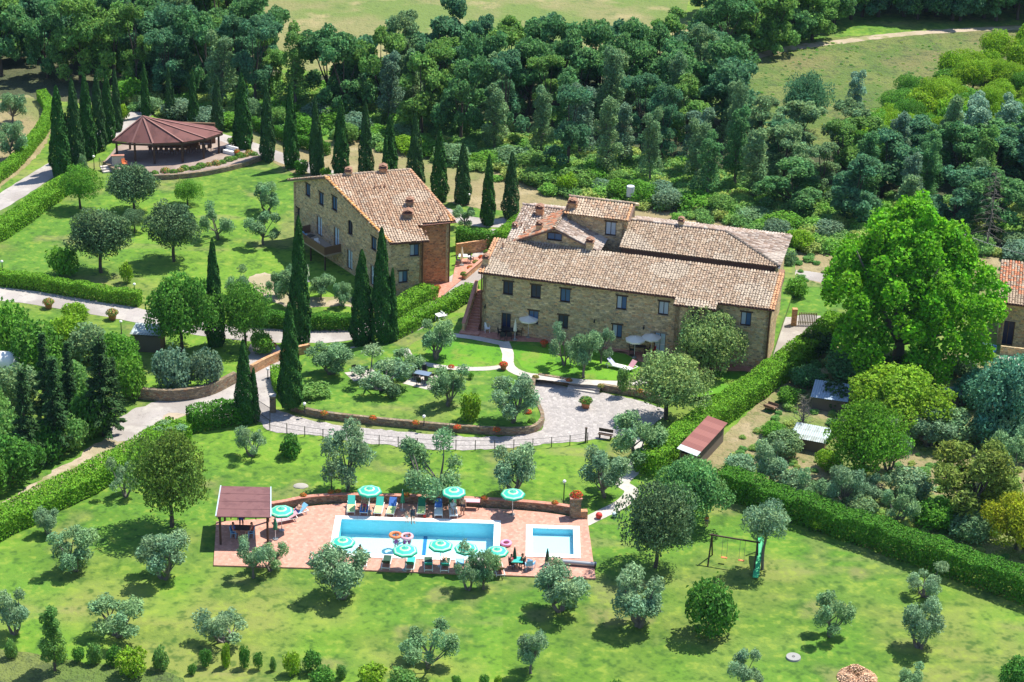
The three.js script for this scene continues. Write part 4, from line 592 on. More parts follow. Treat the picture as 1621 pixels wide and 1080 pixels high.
// a window or a door set in its opening
function opening(parent, P, turn, o) {
  if (o.style === 'open') return;
  const g = sub(parent, o.door ? 'door' : 'window', V(P.x, 0, P.z), turn), z = -0.16, f = 0.07, { s, h, w, t } = o;
  const frame = [bx(w, f, 0.1, s, h + t - f / 2, z), bx(w, f, 0.1, s, h + f / 2, z), bx(f, t - 2 * f, 0.1, s - w / 2 + f / 2, h + t / 2, z), bx(f, t - 2 * f, 0.1, s + w / 2 - f / 2, h + t / 2, z)];
  if (w > 0.6) frame.push(bx(0.05, t - 2 * f, 0.08, s, h + t / 2, z));
  part(g, 'frame', merge(frame), o.door ? woodMid : woodDark);
  const k = w > 0.6 ? [-1, 1] : [0], pw = (w - 2 * f) / k.length;
  for (const q of k) {
    const style = o.style === 'mixed' ? (q < 0 ? 'pale' : 'blue') : o.style || 'blue';
    part(g, 'pane', bx(pw - 0.01, t - 2 * f, 0.03, s + q * pw / 2, h + t / 2, z - 0.03), style === 'pale' ? curtain : style === 'dark' ? glassDark : style === 'door' ? paleDoor : glassBlue);
    if (style === 'door') part(g, 'door_rail', bx(pw - 0.06, 0.08, 0.05, s + q * pw / 2, h + t * 0.45, z - 0.01), white);
  }
  if (!o.door) part(g, 'sill', bx(w + 0.2, 0.07, 0.3, s, h - 0.035, -0.09), lintelMat);
  if (!o.arch) part(g, 'lintel', bx(w + 0.24, 0.16, 0.1, s, h + t + 0.083, -0.035), o.door ? lintelMat : woodDark);
}
const TILE = (() => { const pos = [], idx = [], n = 6, l = 0.5; for (let j = 0; j <= 1; j++) for (let i = 0; i <= n; i++) { const a = Math.PI * i / n, r = j ? 0.105 : 0.13; pos.push(Math.cos(a) * r, (j - 0.5) * l, Math.sin(a) * r * 0.95 + (j ? 0 : 0.035)); } for (let i = 0; i < n; i++) idx.push(i, i + n + 1, i + 1, i + 1, i + n + 1, i + n + 2); const g = new THREE.BufferGeometry(); g.setAttribute('position', new THREE.Float32BufferAttribute(pos, 3)); g.setIndex(idx); g.computeVertexNormals(); return g; })();
const tileMat = mat([1, 1, 1], 0.9), underMat = mat([0.2, 0.13, 0.1], 0.95), slabMat = mat([0.3, 0.2, 0.14], 0.9);
const COL = { orange: [[0.43, 0.29, 0.19], [0.47, 0.335, 0.225], [0.39, 0.245, 0.155], [0.5, 0.385, 0.28], [0.34, 0.24, 0.17], [0.45, 0.35, 0.255]], grey: [[0.36, 0.27, 0.19], [0.385, 0.3, 0.22], [0.33, 0.24, 0.165], [0.42, 0.345, 0.265], [0.28, 0.205, 0.15], [0.38, 0.275, 0.195]], dull: [[0.33, 0.25, 0.2], [0.4, 0.32, 0.27], [0.28, 0.2, 0.15], [0.46, 0.39, 0.33], [0.22, 0.17, 0.14]], red: [[0.5, 0.2, 0.1], [0.58, 0.27, 0.15], [0.44, 0.16, 0.08]] };
// sloping roof over a planar polygon [eave left, eave right, ... up to the ridge], barrel tiles laid in rows
function roofPlane(parent, pts, cols, { edge = null, mixr = 0.7 } = {}) {
  const X = pts[1].clone().sub(pts[0]).normalize(), up = pts[pts.length - 1].clone().sub(pts[0]), Y = up.clone().addScaledVector(X, -up.dot(X)).normalize(), N = X.clone().cross(Y), o = pts[0];
  const q = pts.map((p) => { const d = p.clone().sub(o); return { x: d.dot(X), z: d.dot(Y) }; });
  const M = new THREE.Matrix4().makeBasis(X, Y, N).setPosition(o);
  const slab = part(parent, 'roof_slab', new THREE.ExtrudeGeometry(new THREE.Shape(q.map((p) => new THREE.Vector2(p.x, p.z))), { depth: 0.12, bevelEnabled: false }).translate(0, 0, -0.16).applyMatrix4(M), underMat);
  let x0 = 1e9, x1 = -1e9, y0 = 1e9, y1 = -1e9; for (const p of q) { x0 = Math.min(x0, p.x); x1 = Math.max(x1, p.x); y0 = Math.min(y0, p.z); y1 = Math.max(y1, p.z); }
  const list = [], px = 0.27, py = 0.34, noise = (a, b) => Math.sin(a * 0.7 + 2 * Math.sin(b * 0.5)) + Math.sin(b * 0.9 + a * 0.23);
  for (let y = y0 + 0.1; y < y1 - 0.05; y += py) for (let x = x0 + 0.14; x < x1 - 0.05; x += px) if (inPoly(x, y, q)) list.push([x, y]);
  const im = new THREE.InstancedMesh(TILE, tileMat, list.length), m4 = new THREE.Matrix4(), loc = new THREE.Matrix4(), e = new THREE.Euler(), qq = new THREE.Quaternion();
  const colBias = new Map();
  list.forEach(([x, y], i) => { qq.setFromEuler(e.set(rr(-0.02, 0.02), 0, rr(-0.03, 0.03))); loc.compose(V(x + rr(-0.015, 0.015), y + rr(-0.02, 0.02), rr(-0.02, 0.015)), qq, V(rr(0.95, 1.08), 1, rr(0.9, 1.1))); m4.multiplyMatrices(M, loc); im.setMatrixAt(i, m4);
    const key = Math.round(x / px); if (!colBias.has(key)) colBias.set(key, rr(0.9, 1.1)); let c = noise(x, y) > 1.1 ? cols[3 % cols.length] : R() < mixr ? pick(cols) : cols[(key * 7 + 1000) % 3]; if (edge && (x < x0 + 0.45 || x > x1 - 0.45)) c = edge; const k = rr(0.88, 1.12) * colBias.get(key); im.setColorAt(i, rgb(c[0] * k, c[1] * k, c[2] * k)); });
  im.name = 'roof_tile'; im.userData.kind = 'stuff'; parent.add(shadows(im)); return im;
}
function ridge(parent, a, b, cols) {
  const d = b.clone().sub(a), L = d.length(), n = Math.max(1, Math.round(L / 0.42)), im = new THREE.InstancedMesh(TILE, tileMat, n), Y = d.clone().normalize(), X = Y.clone().cross(V(0, 1, 0)).normalize(), N = X.clone().cross(Y), M = new THREE.Matrix4();
  for (let i = 0; i < n; i++) { M.makeBasis(X.clone().multiplyScalar(1.35), Y, N.clone().multiplyScalar(1.1)).setPosition(a.clone().lerp(b, (i + 0.5) / n)); im.setMatrixAt(i, M); const c = pick(cols), k = rr(0.75, 1.1); im.setColorAt(i, rgb(c[0] * k, c[1] * k, c[2] * k)); }
  im.name = 'ridge_tile'; im.userData.kind = 'stuff'; parent.add(shadows(im));
}
function chimney(parent, p, w = 0.7, h = 0.9, m = stoneMat) {
  const g = sub(parent, 'chimney', p); part(g, 'stack', metreUV(bx(w, h + 0.6, w * 0.8, 0, h / 2 - 0.3, 0)), m); part(g, 'ledge', bx(w + 0.16, 0.07, w * 0.8 + 0.16, 0, h + 0.035, 0), brickMat);
  for (const s of [-1, 1]) part(g, 'pier', bx(0.1, 0.22, w * 0.7, s * (w / 2 - 0.08), h + 0.18, 0), brickMat);
  part(g, 'cap', merge([bx(w * 0.62, 0.06, w * 0.95, -w * 0.25, h + 0.37, 0, 0, 0, 0.4), bx(w * 0.62, 0.06, w * 0.95, w * 0.25, h + 0.37, 0, 0, 0, -0.4)]), brickMat);
}
const vent = (parent, p) => part(parent, 'vent_pipe', merge([cyl(0.07, 0.07, 0.5, p.x, p.y - 0.1, p.z), cyl(0.13, 0.05, 0.14, p.x, p.y + 0.42, p.z)]), brickMat);
const pipe = (parent, p, h0, h1) => part(parent, 'downpipe', cyl(0.06, 0.06, h1 - h0, p.x, h0, p.z, 8), copper);
function gutter(parent, a, b) { part(parent, 'gutter', bar(a, b, 0.075, 8), copper); }

// ------------------------------------------------------------------ farmhouse
seed(3001);
{
  const base = G(762, 522, TH + 0.1).setY(TH), F = thing('farmhouse', 'long stone farmhouse with weathered tiled roofs and a small tower', 'building', base, -14 * Math.PI / 180), P = (u, v) => V(u, 0, -v), Q = (u, h, v) => V(u, h - TH, -v), H = (h) => h - TH;
  const L = 27.9, eH = H(6.9);
  const W = (s, h, st, w = 1.0, t = 1.35) => ({ s, h: H(h), w, t, style: st });
  // front wall: windows from the photo, along the wall and height of the sill
  const up = [[2.55, 4.75, 'dark'], [5.3, 4.75, 'dark'], [8.2, 4.75, 'blue'], [13.7, 4.75, 'mixed'], [17.75, 4.75, 'pale'], [25.6, 4.75, 'mixed']].map((a) => W(...a));
  const low = [[5.15, 2.05, 'blue'], [8.1, 2.0, 'dark'], [13.4, 1.75, 'mixed']].map((a) => W(...a));
  const doors = [{ s: 2.45, h: 0, w: 0.95, t: 2.2, style: 'dark', door: true }, { s: 17.6, h: 0, w: 1.1, t: 2.25, style: 'door', door: true }];
  panel(F, P(0, 0), P(19.1, 0), (l) => [[0, 0], [l, 0], [l, eH], [0, eH]], [...up.slice(0, 5), ...low, ...doors], stoneMat);
  panel(F, P(22.7, 0), P(L, 0), (l) => [[0, 0], [l, 0], [l, eH], [0, eH]], [{ ...up[5], s: 25.6 - 22.7 }], stoneMat);
  // the porch bay below the lowered roof
  const bH = H(6.5); panel(F, P(19.1, 1.0 * -1), P(22.7, -1.0), (l) => [[0, 0], [l, 0], [l, bH], [0, bH]], [{ s: 1.8, h: H(1.6), w: 0.9, t: 1.2, style: 'dark' }, { s: 1.8, h: H(4.6), w: 0.9, t: 1.1, style: 'dark' }], stoneMat);
  panel(F, P(19.1, 0), P(19.1, -1.0), (l) => [[0, 0], [l, 0], [l, bH], [0, bH]], [], stoneMat, 0.4); panel(F, P(22.7, -1.0), P(22.7, 0), (l) => [[0, 0], [l, 0], [l, bH], [0, bH]], [], stoneMat, 0.4);
  panel(F, P(L, 0), P(L, 5.1), (l) => [[0, 0], [l, 0], [l, H(8.15)], [0, eH]], [], stoneMat); panel(F, P(0, 5.1), P(0, 0), (l) => [[0, 0], [l, 0], [l, eH], [0, H(8.15)]], [], stoneMat);
  // front roof and the strip over the bay
  const R1 = sub(F, 'roof'); const sl = (8.3 - 6.95) / 5.5, ry = (v) => 6.95 + (v + 0.45) * sl;
  roofPlane(R1, [Q(-0.35, ry(-0.45), -0.45), Q(L + 0.4, ry(-0.45), -0.45), Q(L + 0.4, ry(5.1), 5.1), Q(-0.35, ry(5.1), 5.1)], COL.grey, { edge: [0.55, 0.3, 0.16] });
  roofPlane(R1, [Q(18.9, ry(-1.5), -1.5), Q(22.9, ry(-1.5), -1.5), Q(22.9, ry(-0.47), -0.47), Q(18.9, ry(-0.47), -0.47)], COL.grey);
  gutter(F, Q(-0.3, 6.82, -0.5), Q(18.85, 6.82, -0.5)); gutter(F, Q(22.95, 6.82, -0.5), Q(L + 0.35, 6.82, -0.5)); gutter(F, Q(18.9, 6.55, -1.56), Q(22.9, 6.55, -1.56));
  pipe(F, Q(-0.08, 0, -0.08).setY(0), 0.02, H(6.8)); pipe(F, Q(L - 0.1, 0, -0.1), 0.02, H(6.8)); pipe(F, Q(19.0, 0, -0.12), 0.02, H(6.7));
  // gabled block behind
  const gy = 5.35; panel(F, P(1.55, gy), P(9.8, gy), (l) => [[0, 0], [l, 0], [l, H(8.4)], [4.15, H(9.95)], [0, H(8.15)]], [{ s: 4.15, h: H(8.75), w: 1.5, t: 0.75, style: 'blue' }], stoneMat);
  const R2 = sub(F, 'roof');
  roofPlane(R2, [Q(1.2, 8.05, 10.6), Q(1.2, 8.05, 5.0), Q(5.7, 10.1, 5.0), Q(5.7, 10.1, 10.6)], [...COL.red, ...COL.orange]); roofPlane(R2, [Q(10.2, 8.3, 5.0), Q(10.2, 8.3, 10.6), Q(5.7, 10.1, 10.6), Q(5.7, 10.1, 5.0)], COL.dull); ridge(R2, Q(5.7, 10.16, 5.0), Q(5.7, 10.16, 10.2), COL.grey);
  roofPlane(R2, [Q(0.9, 8.28, 5.2), Q(6.2, 8.28, 5.2), Q(6.2, 9.62, 11.6), Q(0.9, 9.62, 11.6)], COL.dull); ridge(R2, Q(0.9, 9.68, 11.6), Q(6.2, 9.68, 11.6), COL.dull);
  roofPlane(R2, [Q(6.2, 8.2, 15.8), Q(0.9, 8.2, 15.8), Q(0.9, 9.62, 11.6), Q(6.2, 9.62, 11.6)], COL.dull);
  panel(F, P(1.25, 15.6), P(1.25, 5.2), (l) => [[0, 0], [l, 0], [l, H(8.2)], [l - 6.2, H(9.5)], [0, H(8.15)]], [], stoneMat); panel(F, P(12.3, 15.6), P(1.25, 15.6), (l) => [[0, 0], [l, 0], [l, H(8.1)], [0, H(8.1)]], [], stoneMat);
  chimney(R2, Q(3.0, 9.25, 10.2), 0.75, 0.75, brickStoneMat); chimney(R2, Q(4.0, 9.2, 6.1), 0.6, 0.7); chimney(R2, Q(9.3, 8.6, 5.2), 0.7, 0.55); chimney(R2, Q(1.2, 8.4, 7.4), 0.5, 0.5); chimney(R1, Q(0.1, 7.25, 0.75), 0.6, 0.7);
  vent(R1, Q(1.0, 8.0, 3.6)); vent(R2, Q(2.4, 8.7, 6.4)); vent(R2, Q(1.8, 8.75, 7.6));
  // tower
  const tw = 8.45; panel(F, P(6.2, tw), P(12.2, tw), (l) => [[0, 0], [l, 0], [l, H(10.65)], [0, H(10.65)]], [{ s: 4.4, h: H(8.75), w: 1.1, t: 1.4, style: 'pale' }], stoneMat); panel(F, P(12.2, tw), P(12.2, 12.4), (l) => [[0, 0], [l, 0], [l, H(10.65)], [l / 2, H(11.4)], [0, H(10.65)]], [], stoneMat); panel(F, P(6.2, 12.4), P(6.2, tw), (l) => [[0, 0], [l, 0], [l, H(10.65)], [l / 2, H(11.4)], [0, H(10.65)]], [], stoneMat); panel(F, P(12.2, 12.4), P(6.2, 12.4), (l) => [[0, 0], [l, 0], [l, H(10.65)], [0, H(10.65)]], [], stoneMat);
  const R3 = sub(F, 'roof'); roofPlane(R3, [Q(5.9, 10.68, 8.1), Q(12.55, 10.68, 8.1), Q(12.55, 11.55, 10.42), Q(5.9, 11.55, 10.42)], COL.orange.concat(COL.grey), { edge: [0.6, 0.33, 0.17] }); roofPlane(R3, [Q(12.55, 10.68, 12.75), Q(5.9, 10.68, 12.75), Q(5.9, 11.55, 10.42), Q(12.55, 11.55, 10.42)], COL.orange); ridge(R3, Q(5.9, 11.6, 10.42), Q(12.55, 11.6, 10.42), COL.grey); chimney(R3, Q(6.6, 11.0, 9.0), 0.8, 0.5, brickStoneMat);
  // hipped block
  const R4 = sub(F, 'roof'), e0 = 8.62, rh = 9.85, v0 = 6.05, v1 = 14.6, vr = 10.4, u1 = 27.6;
  panel(F, P(12.2, 6.5), P(u1 - 0.4, 6.5), (l) => [[0, 0], [l, 0], [l, H(8.6)], [0, H(8.6)]], [], brickMat); panel(F, P(u1 - 0.4, 6.5), P(u1 - 0.4, 14.2), (l) => [[0, 0], [l, 0], [l, H(8.6)], [0, H(8.6)]], [], stoneMat); panel(F, P(u1 - 0.4, 14.2), P(12.2, 14.2), (l) => [[0, 0], [l, 0], [l, H(8.6)], [0, H(8.6)]], [], stoneMat);
  roofPlane(R4, [Q(12.0, e0, v0), Q(u1, e0, v0), Q(21.6, rh, vr), Q(12.0, rh, vr)], COL.grey); roofPlane(R4, [Q(u1, e0, v1), Q(12.0, e0, v1), Q(12.0, rh, vr), Q(21.6, rh, vr)], COL.dull);
  roofPlane(R4, [Q(u1, e0, v0), Q(u1, e0, v1), Q(21.6, rh, vr)], COL.dull); ridge(R4, Q(12.0, rh + 0.06, vr), Q(21.6, rh + 0.06, vr), COL.dull); ridge(R4, Q(u1, e0 + 0.05, v0), Q(21.6, rh + 0.06, vr), [[0.13, 0.11, 0.09], [0.2, 0.16, 0.13]]);
  chimney(R4, Q(17.2, rh - 0.1, vr + 0.1), 0.55, 0.6); part(F, 'eaves_board', bx(0.14, 0.16, v1 - v0, u1 + 0.02, H(e0) - 0.12, -(v0 + v1) / 2), white);
  part(F, 'roof_side', metreUV(bx(0.5, 1.1, 1.5, L + 0.0, H(7.6), -5.85)), brickMat);
  // television aerial
  part(F, 'aerial', merge([cyl(0.02, 0.02, 1.6, 19.6, H(8.2), -5.0), bx(0.5, 0.02, 0.02, 19.6, H(9.6), -5.0), bx(0.35, 0.02, 0.02, 19.6, H(9.35), -5.0)]), metalDark);
  // outside lamps and wall ironwork
  for (const u of [0.35, 11.2, 16.0]) part(F, 'wall_lamp', merge([bx(0.05, 0.3, 0.2, u, H(3.3), 0.1), cyl(0.08, 0.1, 0.22, u, H(3.1), 0.22)]), metalDark);
  // outside stair on the end wall
  const S = thing('outside_stair', 'steep red brick stair climbing beside the farmhouse end wall', 'stair', base, -14 * Math.PI / 180);
  for (let k = 0; k < 14; k++) part(S, 'step', metreUV(bx(1.15, 0.2 + 0.19 * k, 0.3, -0.85, (0.2 + 0.19 * k) / 2, 0.35 - 0.3 * k)), cottoMat);
  part(S, 'landing', metreUV(bx(1.9, 0.16, 0.9, -0.9, 0.08, 0.98)), cottoMat);
  { const g = new THREE.ExtrudeGeometry(new THREE.Shape([[-0.6, 0], [4.1, 0], [4.1, 3.6], [3.9, 3.6], [-0.6, 0.9]].map(([a, b]) => new THREE.Vector2(a, b))), { depth: 0.22, bevelEnabled: false }); g.rotateY(Math.PI / 2).translate(-1.68, 0, 0.35); part(S, 'parapet', metreUV(g), stoneMat); part(S, 'parapet_cap', beam(V(-1.57, 0.94, 0.95), V(-1.57, 3.64, -3.6), 0.34, 0.08), cottoMat); }
}

// ------------------------------------------------------------------ gable house
seed(3101);
{
  const A = V(-12.48, 6.3, -190.9), B = V(-20.02, 9.2, -201.53), C = V(-11.21, 9.2, -204.48), D = V(-24.52, 6.39, -207.87), E1 = V(-8.57, 6.28, -192.12), E2 = V(-9.98, 6.92, -194.54), E3 = V(-6.07, 6.93, -195.91);
  const base = V(A.x, 0, A.z), Hs = thing('gable_house', 'tall stone house with steep tan tiled gable roof and a balcony', 'building', base), w = (p) => p.clone().sub(base), K = C.clone().add(D).sub(B).setY(D.y);
  const gd = D.clone().sub(A).setY(0).normalize(), fd = E1.clone().sub(A).setY(0).normalize(), ins = (p, a, b) => w(p.clone().addScaledVector(gd, a).addScaledVector(fd, b).setY(0));
  const a0 = ins(A, 0.45, 0.35), d0 = ins(D, -0.45, 0.35), GL = d0.distanceTo(a0);
  const s = (dist) => GL - (dist - 0.45);   // distance from the front corner along the gable -> along the wall seen from outside
  const win = [[17.24, 6.32, 'blue'], [14.42, 6.24, 'blue'], [11.65, 6.55, 'blue'], [19.6, 2.85, 'dark'], [3.78, 4.86, 'blue']].map(([d, h, st]) => ({ s: s(d), h: h - 0.65, w: 1.05, t: 1.35, style: st }));
  win[2].w = 1.15; win[2].t = 1.5; win.push({ s: s(8.44), h: 4.3, w: 1.0, t: 1.6, style: 'dark', arch: true }); for (const [d, h] of [[14.9, 1.95], [11.3, 1.95], [8.6, 0.35], [3.9, 0.2]]) win.push({ s: s(d), h, w: 1.15, t: 2.15, style: 'door', door: true });
  const apex = s(13.04);
  panel(Hs, d0, a0, (l) => [[0, 0], [l, 0], [l, A.y - 0.1], [apex, B.y - 0.18], [0, D.y - 0.1]], win, stoneMat);
  const e1 = ins(E1, 0.45, -0.35), e2 = ins(E2, 0.45, -1.75 + 1.4), e3 = ins(E3, 0.45, -0.35), e2w = e3.clone().addScaledVector(fd, -(e3.clone().sub(e1).dot(fd)) + 0.0);
  const FL = e1.distanceTo(a0);
  panel(Hs, a0, e1, (l) => [[0, 0], [l, 0], [l, E1.y - 0.1], [0, A.y - 0.1]], [{ s: FL * 0.72, h: 4.5, w: 0.95, t: 1.25, style: 'mixed' }, { s: FL * 0.38, h: 1.7, w: 0.95, t: 1.25, style: 'mixed' }], stoneMat);
  panel(Hs, e1, e2w, (l) => [[0, 0], [l, 0], [l, E2.y - 0.15], [0, E1.y - 0.1]], [], brickStoneMat);
  panel(Hs, e2w, e3, (l) => [[0, 0], [l, 0], [l, E3.y - 0.15], [0, E2.y - 0.15]], [], brickStoneMat);
  const k0 = ins(K, -0.45, -0.35); panel(Hs, e3, k0, (l) => [[0, 0], [l, 0], [l, K.y - 0.1], [l * 0.56, C.y - 0.2], [0, E3.y - 0.15]], [], stoneMat); panel(Hs, k0, d0, (l) => [[0, 0], [l, 0], [l, D.y - 0.1], [0, K.y - 0.1]], [], stoneMat);
  const Rf = sub(Hs, 'roof'); roofPlane(Rf, [w(A), w(E1), w(E2), w(E3), w(C), w(B)], COL.orange, { edge: [0.62, 0.3, 0.1], mixr: 0.3 }); roofPlane(Rf, [w(K), w(D), w(B), w(C)], COL.orange); ridge(Rf, w(B).add(V(0, 0.06, 0)), w(C).add(V(0, 0.06, 0)), COL.grey);
  // orange verge tiles along the gable edge
  ridge(Rf, w(A).add(V(0.1, 0.06, 0)), w(B).add(V(0.1, 0.06, 0)), [[0.62, 0.3, 0.1], [0.66, 0.36, 0.14]]); ridge(Rf, w(E3).add(V(-0.1, 0.06, 0)), w(C).add(V(-0.1, 0.06, 0)), [[0.5, 0.27, 0.15], [0.55, 0.33, 0.2]]);
  chimney(Rf, w(V(-10.88, 7.75, -197.8)), 0.75, 0.45, rubbleMat); chimney(Rf, w(V(-10.94, 7.3, -195.62)), 0.95, 0.45, rubbleMat); chimney(Rf, w(B.clone().lerp(C, 0.28)), 0.7, 0.4); chimney(Rf, w(B.clone().lerp(C, 0.68)), 0.8, 0.45, brickStoneMat);
  for (const f of [0.05, 0.14, 0.2]) vent(Rf, w(B.clone().lerp(C, 0.48 + f).lerp(A, 0.24)).add(V(0, -0.1, 0))); vent(Rf, w(E3.clone().lerp(C, 0.1).lerp(A, 0.2)).add(V(0, 0, 0)));
  vent(Rf, w(E1.clone().lerp(C, 0.06)).add(V(-0.3, 0, 0)));
  gutter(Hs, w(A).add(V(0, -0.12, 0.06)), w(E1).add(V(0, -0.12, 0.06))); gutter(Hs, w(E2).add(V(0, -0.12, 0.06)), w(E3).add(V(0, -0.12, 0.06))); pipe(Hs, e1.clone().add(V(-0.1, 0, 0.1)), 0.05, 6.2); pipe(Hs, e3.clone().add(V(-0.05, 0, 0.1)), 0.05, 6.8);
  // balcony
  const nrm = V(-gd.z, 0, gd.x); if (nrm.x > 0) nrm.negate();
  const bp = (dist, out) => w(A.clone().addScaledVector(gd, dist).addScaledVector(nrm, out - 0.35).setY(0)), bal = sub(Hs, 'balcony'), slabY = 1.8;
  const poly = [bp(10.1, 0), bp(16.6, 0), bp(16.6, 2.0), bp(10.1, 2.0)]; part(bal, 'slab', slabGeo(poly, slabY - 0.2, slabY), lintelMat); const railW = (a, b) => part(bal, 'parapet', stripGeo([a, b], 0.1, slabY, slabY + 0.85), woodMid);
  railW(bp(10.15, 2.0), bp(16.6, 2.0)); railW(bp(10.15, 0.1), bp(10.15, 1.94)); railW(bp(16.55, 0.1), bp(16.55, 1.94)); for (const d of [10.3, 13.3, 16.4]) part(bal, 'post', cyl(0.09, 0.09, slabY - 0.2, bp(d, 1.9).x, 0, bp(d, 1.9).z), woodDark);
  // terracotta terrace beside the house
  struct('house_terrace', slabGeo(pxs([[672, 452], [716, 447], [722, 412], [785, 405], [792, 398], [735, 440], [690, 478], [676, 470]]), 0.02, 0.1), cottoMat);
  const tw = thing('terrace_wall', 'low terracotta brick wall of the red tiled house terrace by the lane', 'wall'); part(tw, 'wall_body', stripGeo(pxs([[792, 392], [762, 420], [735, 443]]), 0.28, 0.02, 0.62), brickStoneMat); part(tw, 'capping', stripGeo(pxs([[792, 392], [762, 420], [735, 443]]), 0.36, 0.624, 0.68), cottoMat); part(tw, 'return_wall', stripGeo(pxs([[722, 404], [789, 394]]), 0.25, 0.02, 1.3), brickStoneMat);
}

// ------------------------------------------------------------------ bar pavilion
seed(3201);
{
  const ctr = G(262, 248), PH = 0.5, p0 = V(ctr.x, 0, ctr.z);
  // platform with curved retaining wall
  const edge = spline(pxs([[165, 262], [185, 275], [215, 283], [255, 284], [300, 281], [345, 274], [385, 264], [412, 254]], 0), 6), plat = [...edge, ...pxs([[372, 238], [340, 226], [235, 218], [185, 238]])];
  struct('bar_terrace', slabGeo(plat, 0.01, PH), mat([0.8, 0.68, 0.62], 1, { map: gravelMat.map }));
  solo('retaining_wall', stripGeo(edge, 0.4, 0.008, PH + 0.08), rubbleMat, 'curved stone edge of the bar pavilion terrace above the upper lawn', 'wall');
  const bar_ = thing('bar_pavilion', 'open bar pavilion under a wide fan shaped red roof', 'pavilion', p0.clone().setY(PH)), q = (v) => v.clone().sub(bar_.position);
  const apex = q(G(226, 184, 5.6)), eav = [[178, 223], [209, 226], [242, 227], [290, 225], [326, 219], [352, 210]].map(([x, y]) => q(G(x, y, 3.1))), back = q(G(250, 207, 3.1));
  const roofM = mat([0.165, 0.065, 0.058], 0.85, { map: groundTex(512, 8, [1, 1, 1], [[[0.62, 0.6, 0.62], fbm(512, 10, 4, 8), 0.45, 0.7, 0.8], [[1.3, 1.2, 1.15], fbm(512, 60, 3, 9), 0.5, 0.8, 0.5]]) }), rf = sub(bar_, 'roof');
  const ring = [...eav, q(G(338, 200, 3.1)), q(G(200, 203, 3.1))];
  const tri = (a, b, c) => { const g = new THREE.BufferGeometry(), n = b.clone().sub(a).cross(c.clone().sub(a)).normalize().multiplyScalar(0.1), v = [a, b, c], lo = v.map((p) => p.clone().sub(n.y > 0 ? n : n.clone().negate())), pos = []; const f = (...l) => l.forEach((p) => pos.push(p.x, p.y, p.z)); f(...v); f(lo[0], lo[2], lo[1]); for (let i = 0; i < 3; i++) { const j = (i + 1) % 3; f(v[i], lo[i], v[j]); f(v[j], lo[i], lo[j]); } g.setAttribute('position', new THREE.Float32BufferAttribute(pos, 3)); g.computeVertexNormals(); return metreUV(g); };
  for (let i = 0; i < ring.length; i++) part(rf, 'roof_panel', tri(apex, ring[i], ring[(i + 1) % ring.length]), roofM);
  const hipM = mat([0.25, 0.12, 0.105], 0.8); for (const e of eav) part(rf, 'hip_cap', beam(apex.clone().add(V(0, 0.03, 0)), e.clone().add(V(0, 0.03, 0)), 0.22, 0.07), hipM);
  for (let i = 0; i < ring.length; i++) part(rf, 'eaves_beam', beam(ring[i].clone().add(V(0, -0.2, 0)), ring[(i + 1) % ring.length].clone().add(V(0, -0.2, 0)), 0.12, 0.22), woodDark);
  for (const e of ring) part(bar_, 'post', bx(0.22, e.y - 0.1, 0.22, e.x * 0.93, (e.y - 0.1) / 2, e.z * 0.93), woodDark);
  // bar counter with back wall
  const cc = q(G(275, 240, PH)), ct = sub(bar_, 'counter'); part(ct, 'back_wall', metreUV(bx(9.5, 2.5, 0.3, cc.x - 0.3, 1.25, cc.z - 3.6)), woodMid); part(ct, 'counter_body', metreUV(bx(5.5, 1.05, 0.6, cc.x, 0.525, cc.z - 1.9)), woodMid); part(ct, 'counter_top', bx(5.8, 0.07, 0.8, cc.x, 1.09, cc.z - 1.9), lintelMat); part(ct, 'menu_board', bx(1.3, 0.75, 0.05, cc.x + 0.3, 1.7, cc.z - 3.41), curtain);
  const stool = (p, turn, k) => { const t = thing('wooden_chair', 'plain wooden chair lined up inside the bar pavilion', 'chair', p, turn, 'chairs in the bar pavilion'); part(t, 'seat', bx(0.42, 0.05, 0.42, 0, 0.45, 0), woodMid); part(t, 'backrest', bx(0.42, 0.4, 0.04, 0, 0.75, -0.2), woodMid); for (const x of [-1, 1]) for (const z of [-1, 1]) part(t, 'leg', bx(0.05, z < 0 ? 0.9 : 0.43, 0.05, x * 0.185, z < 0 ? 0.45 : 0.215, z * 0.185), woodMid); };
  for (let i = 0; i < 12; i++) stool(G(238 + i * 8.5, 245 - Math.abs(i - 4) * 0.8, PH).setY(PH), rr(2.8, 3.5));
  // steps and stone post on the entry side
  const st = thing('pavilion_steps', 'stone steps with a short post beside the bar pavilion', 'steps', G(172, 270), 0.5); for (let k = 0; k < 3; k++) part(st, 'step', bx(1.8, 0.17, 0.45, 0, 0.085 + 0.17 * k, 0.5 - 0.42 * k), concreteMat); part(st, 'handrail', merge([bar(V(-0.9, 0.1, 0.7), V(-0.9, 1.0, 0.7), 0.03), bar(V(-0.9, 1.0, 0.7), V(-0.9, 1.5, -0.6), 0.03), bar(V(-0.9, 0.4, -0.6), V(-0.9, 1.5, -0.6), 0.03)]), metalDark);
  const pw = thing('stone_post', 'pale rendered wall end beside the pavilion steps', 'wall', G(187, 262, PH).setY(PH), 0.2); part(pw, 'shaft', metreUV(bx(1.4, 1.2, 0.35, 0, 0.6, 0)), concreteMat); part(pw, 'cap', bx(1.5, 0.08, 0.45, 0, 1.245, 0), cottoMat);
}

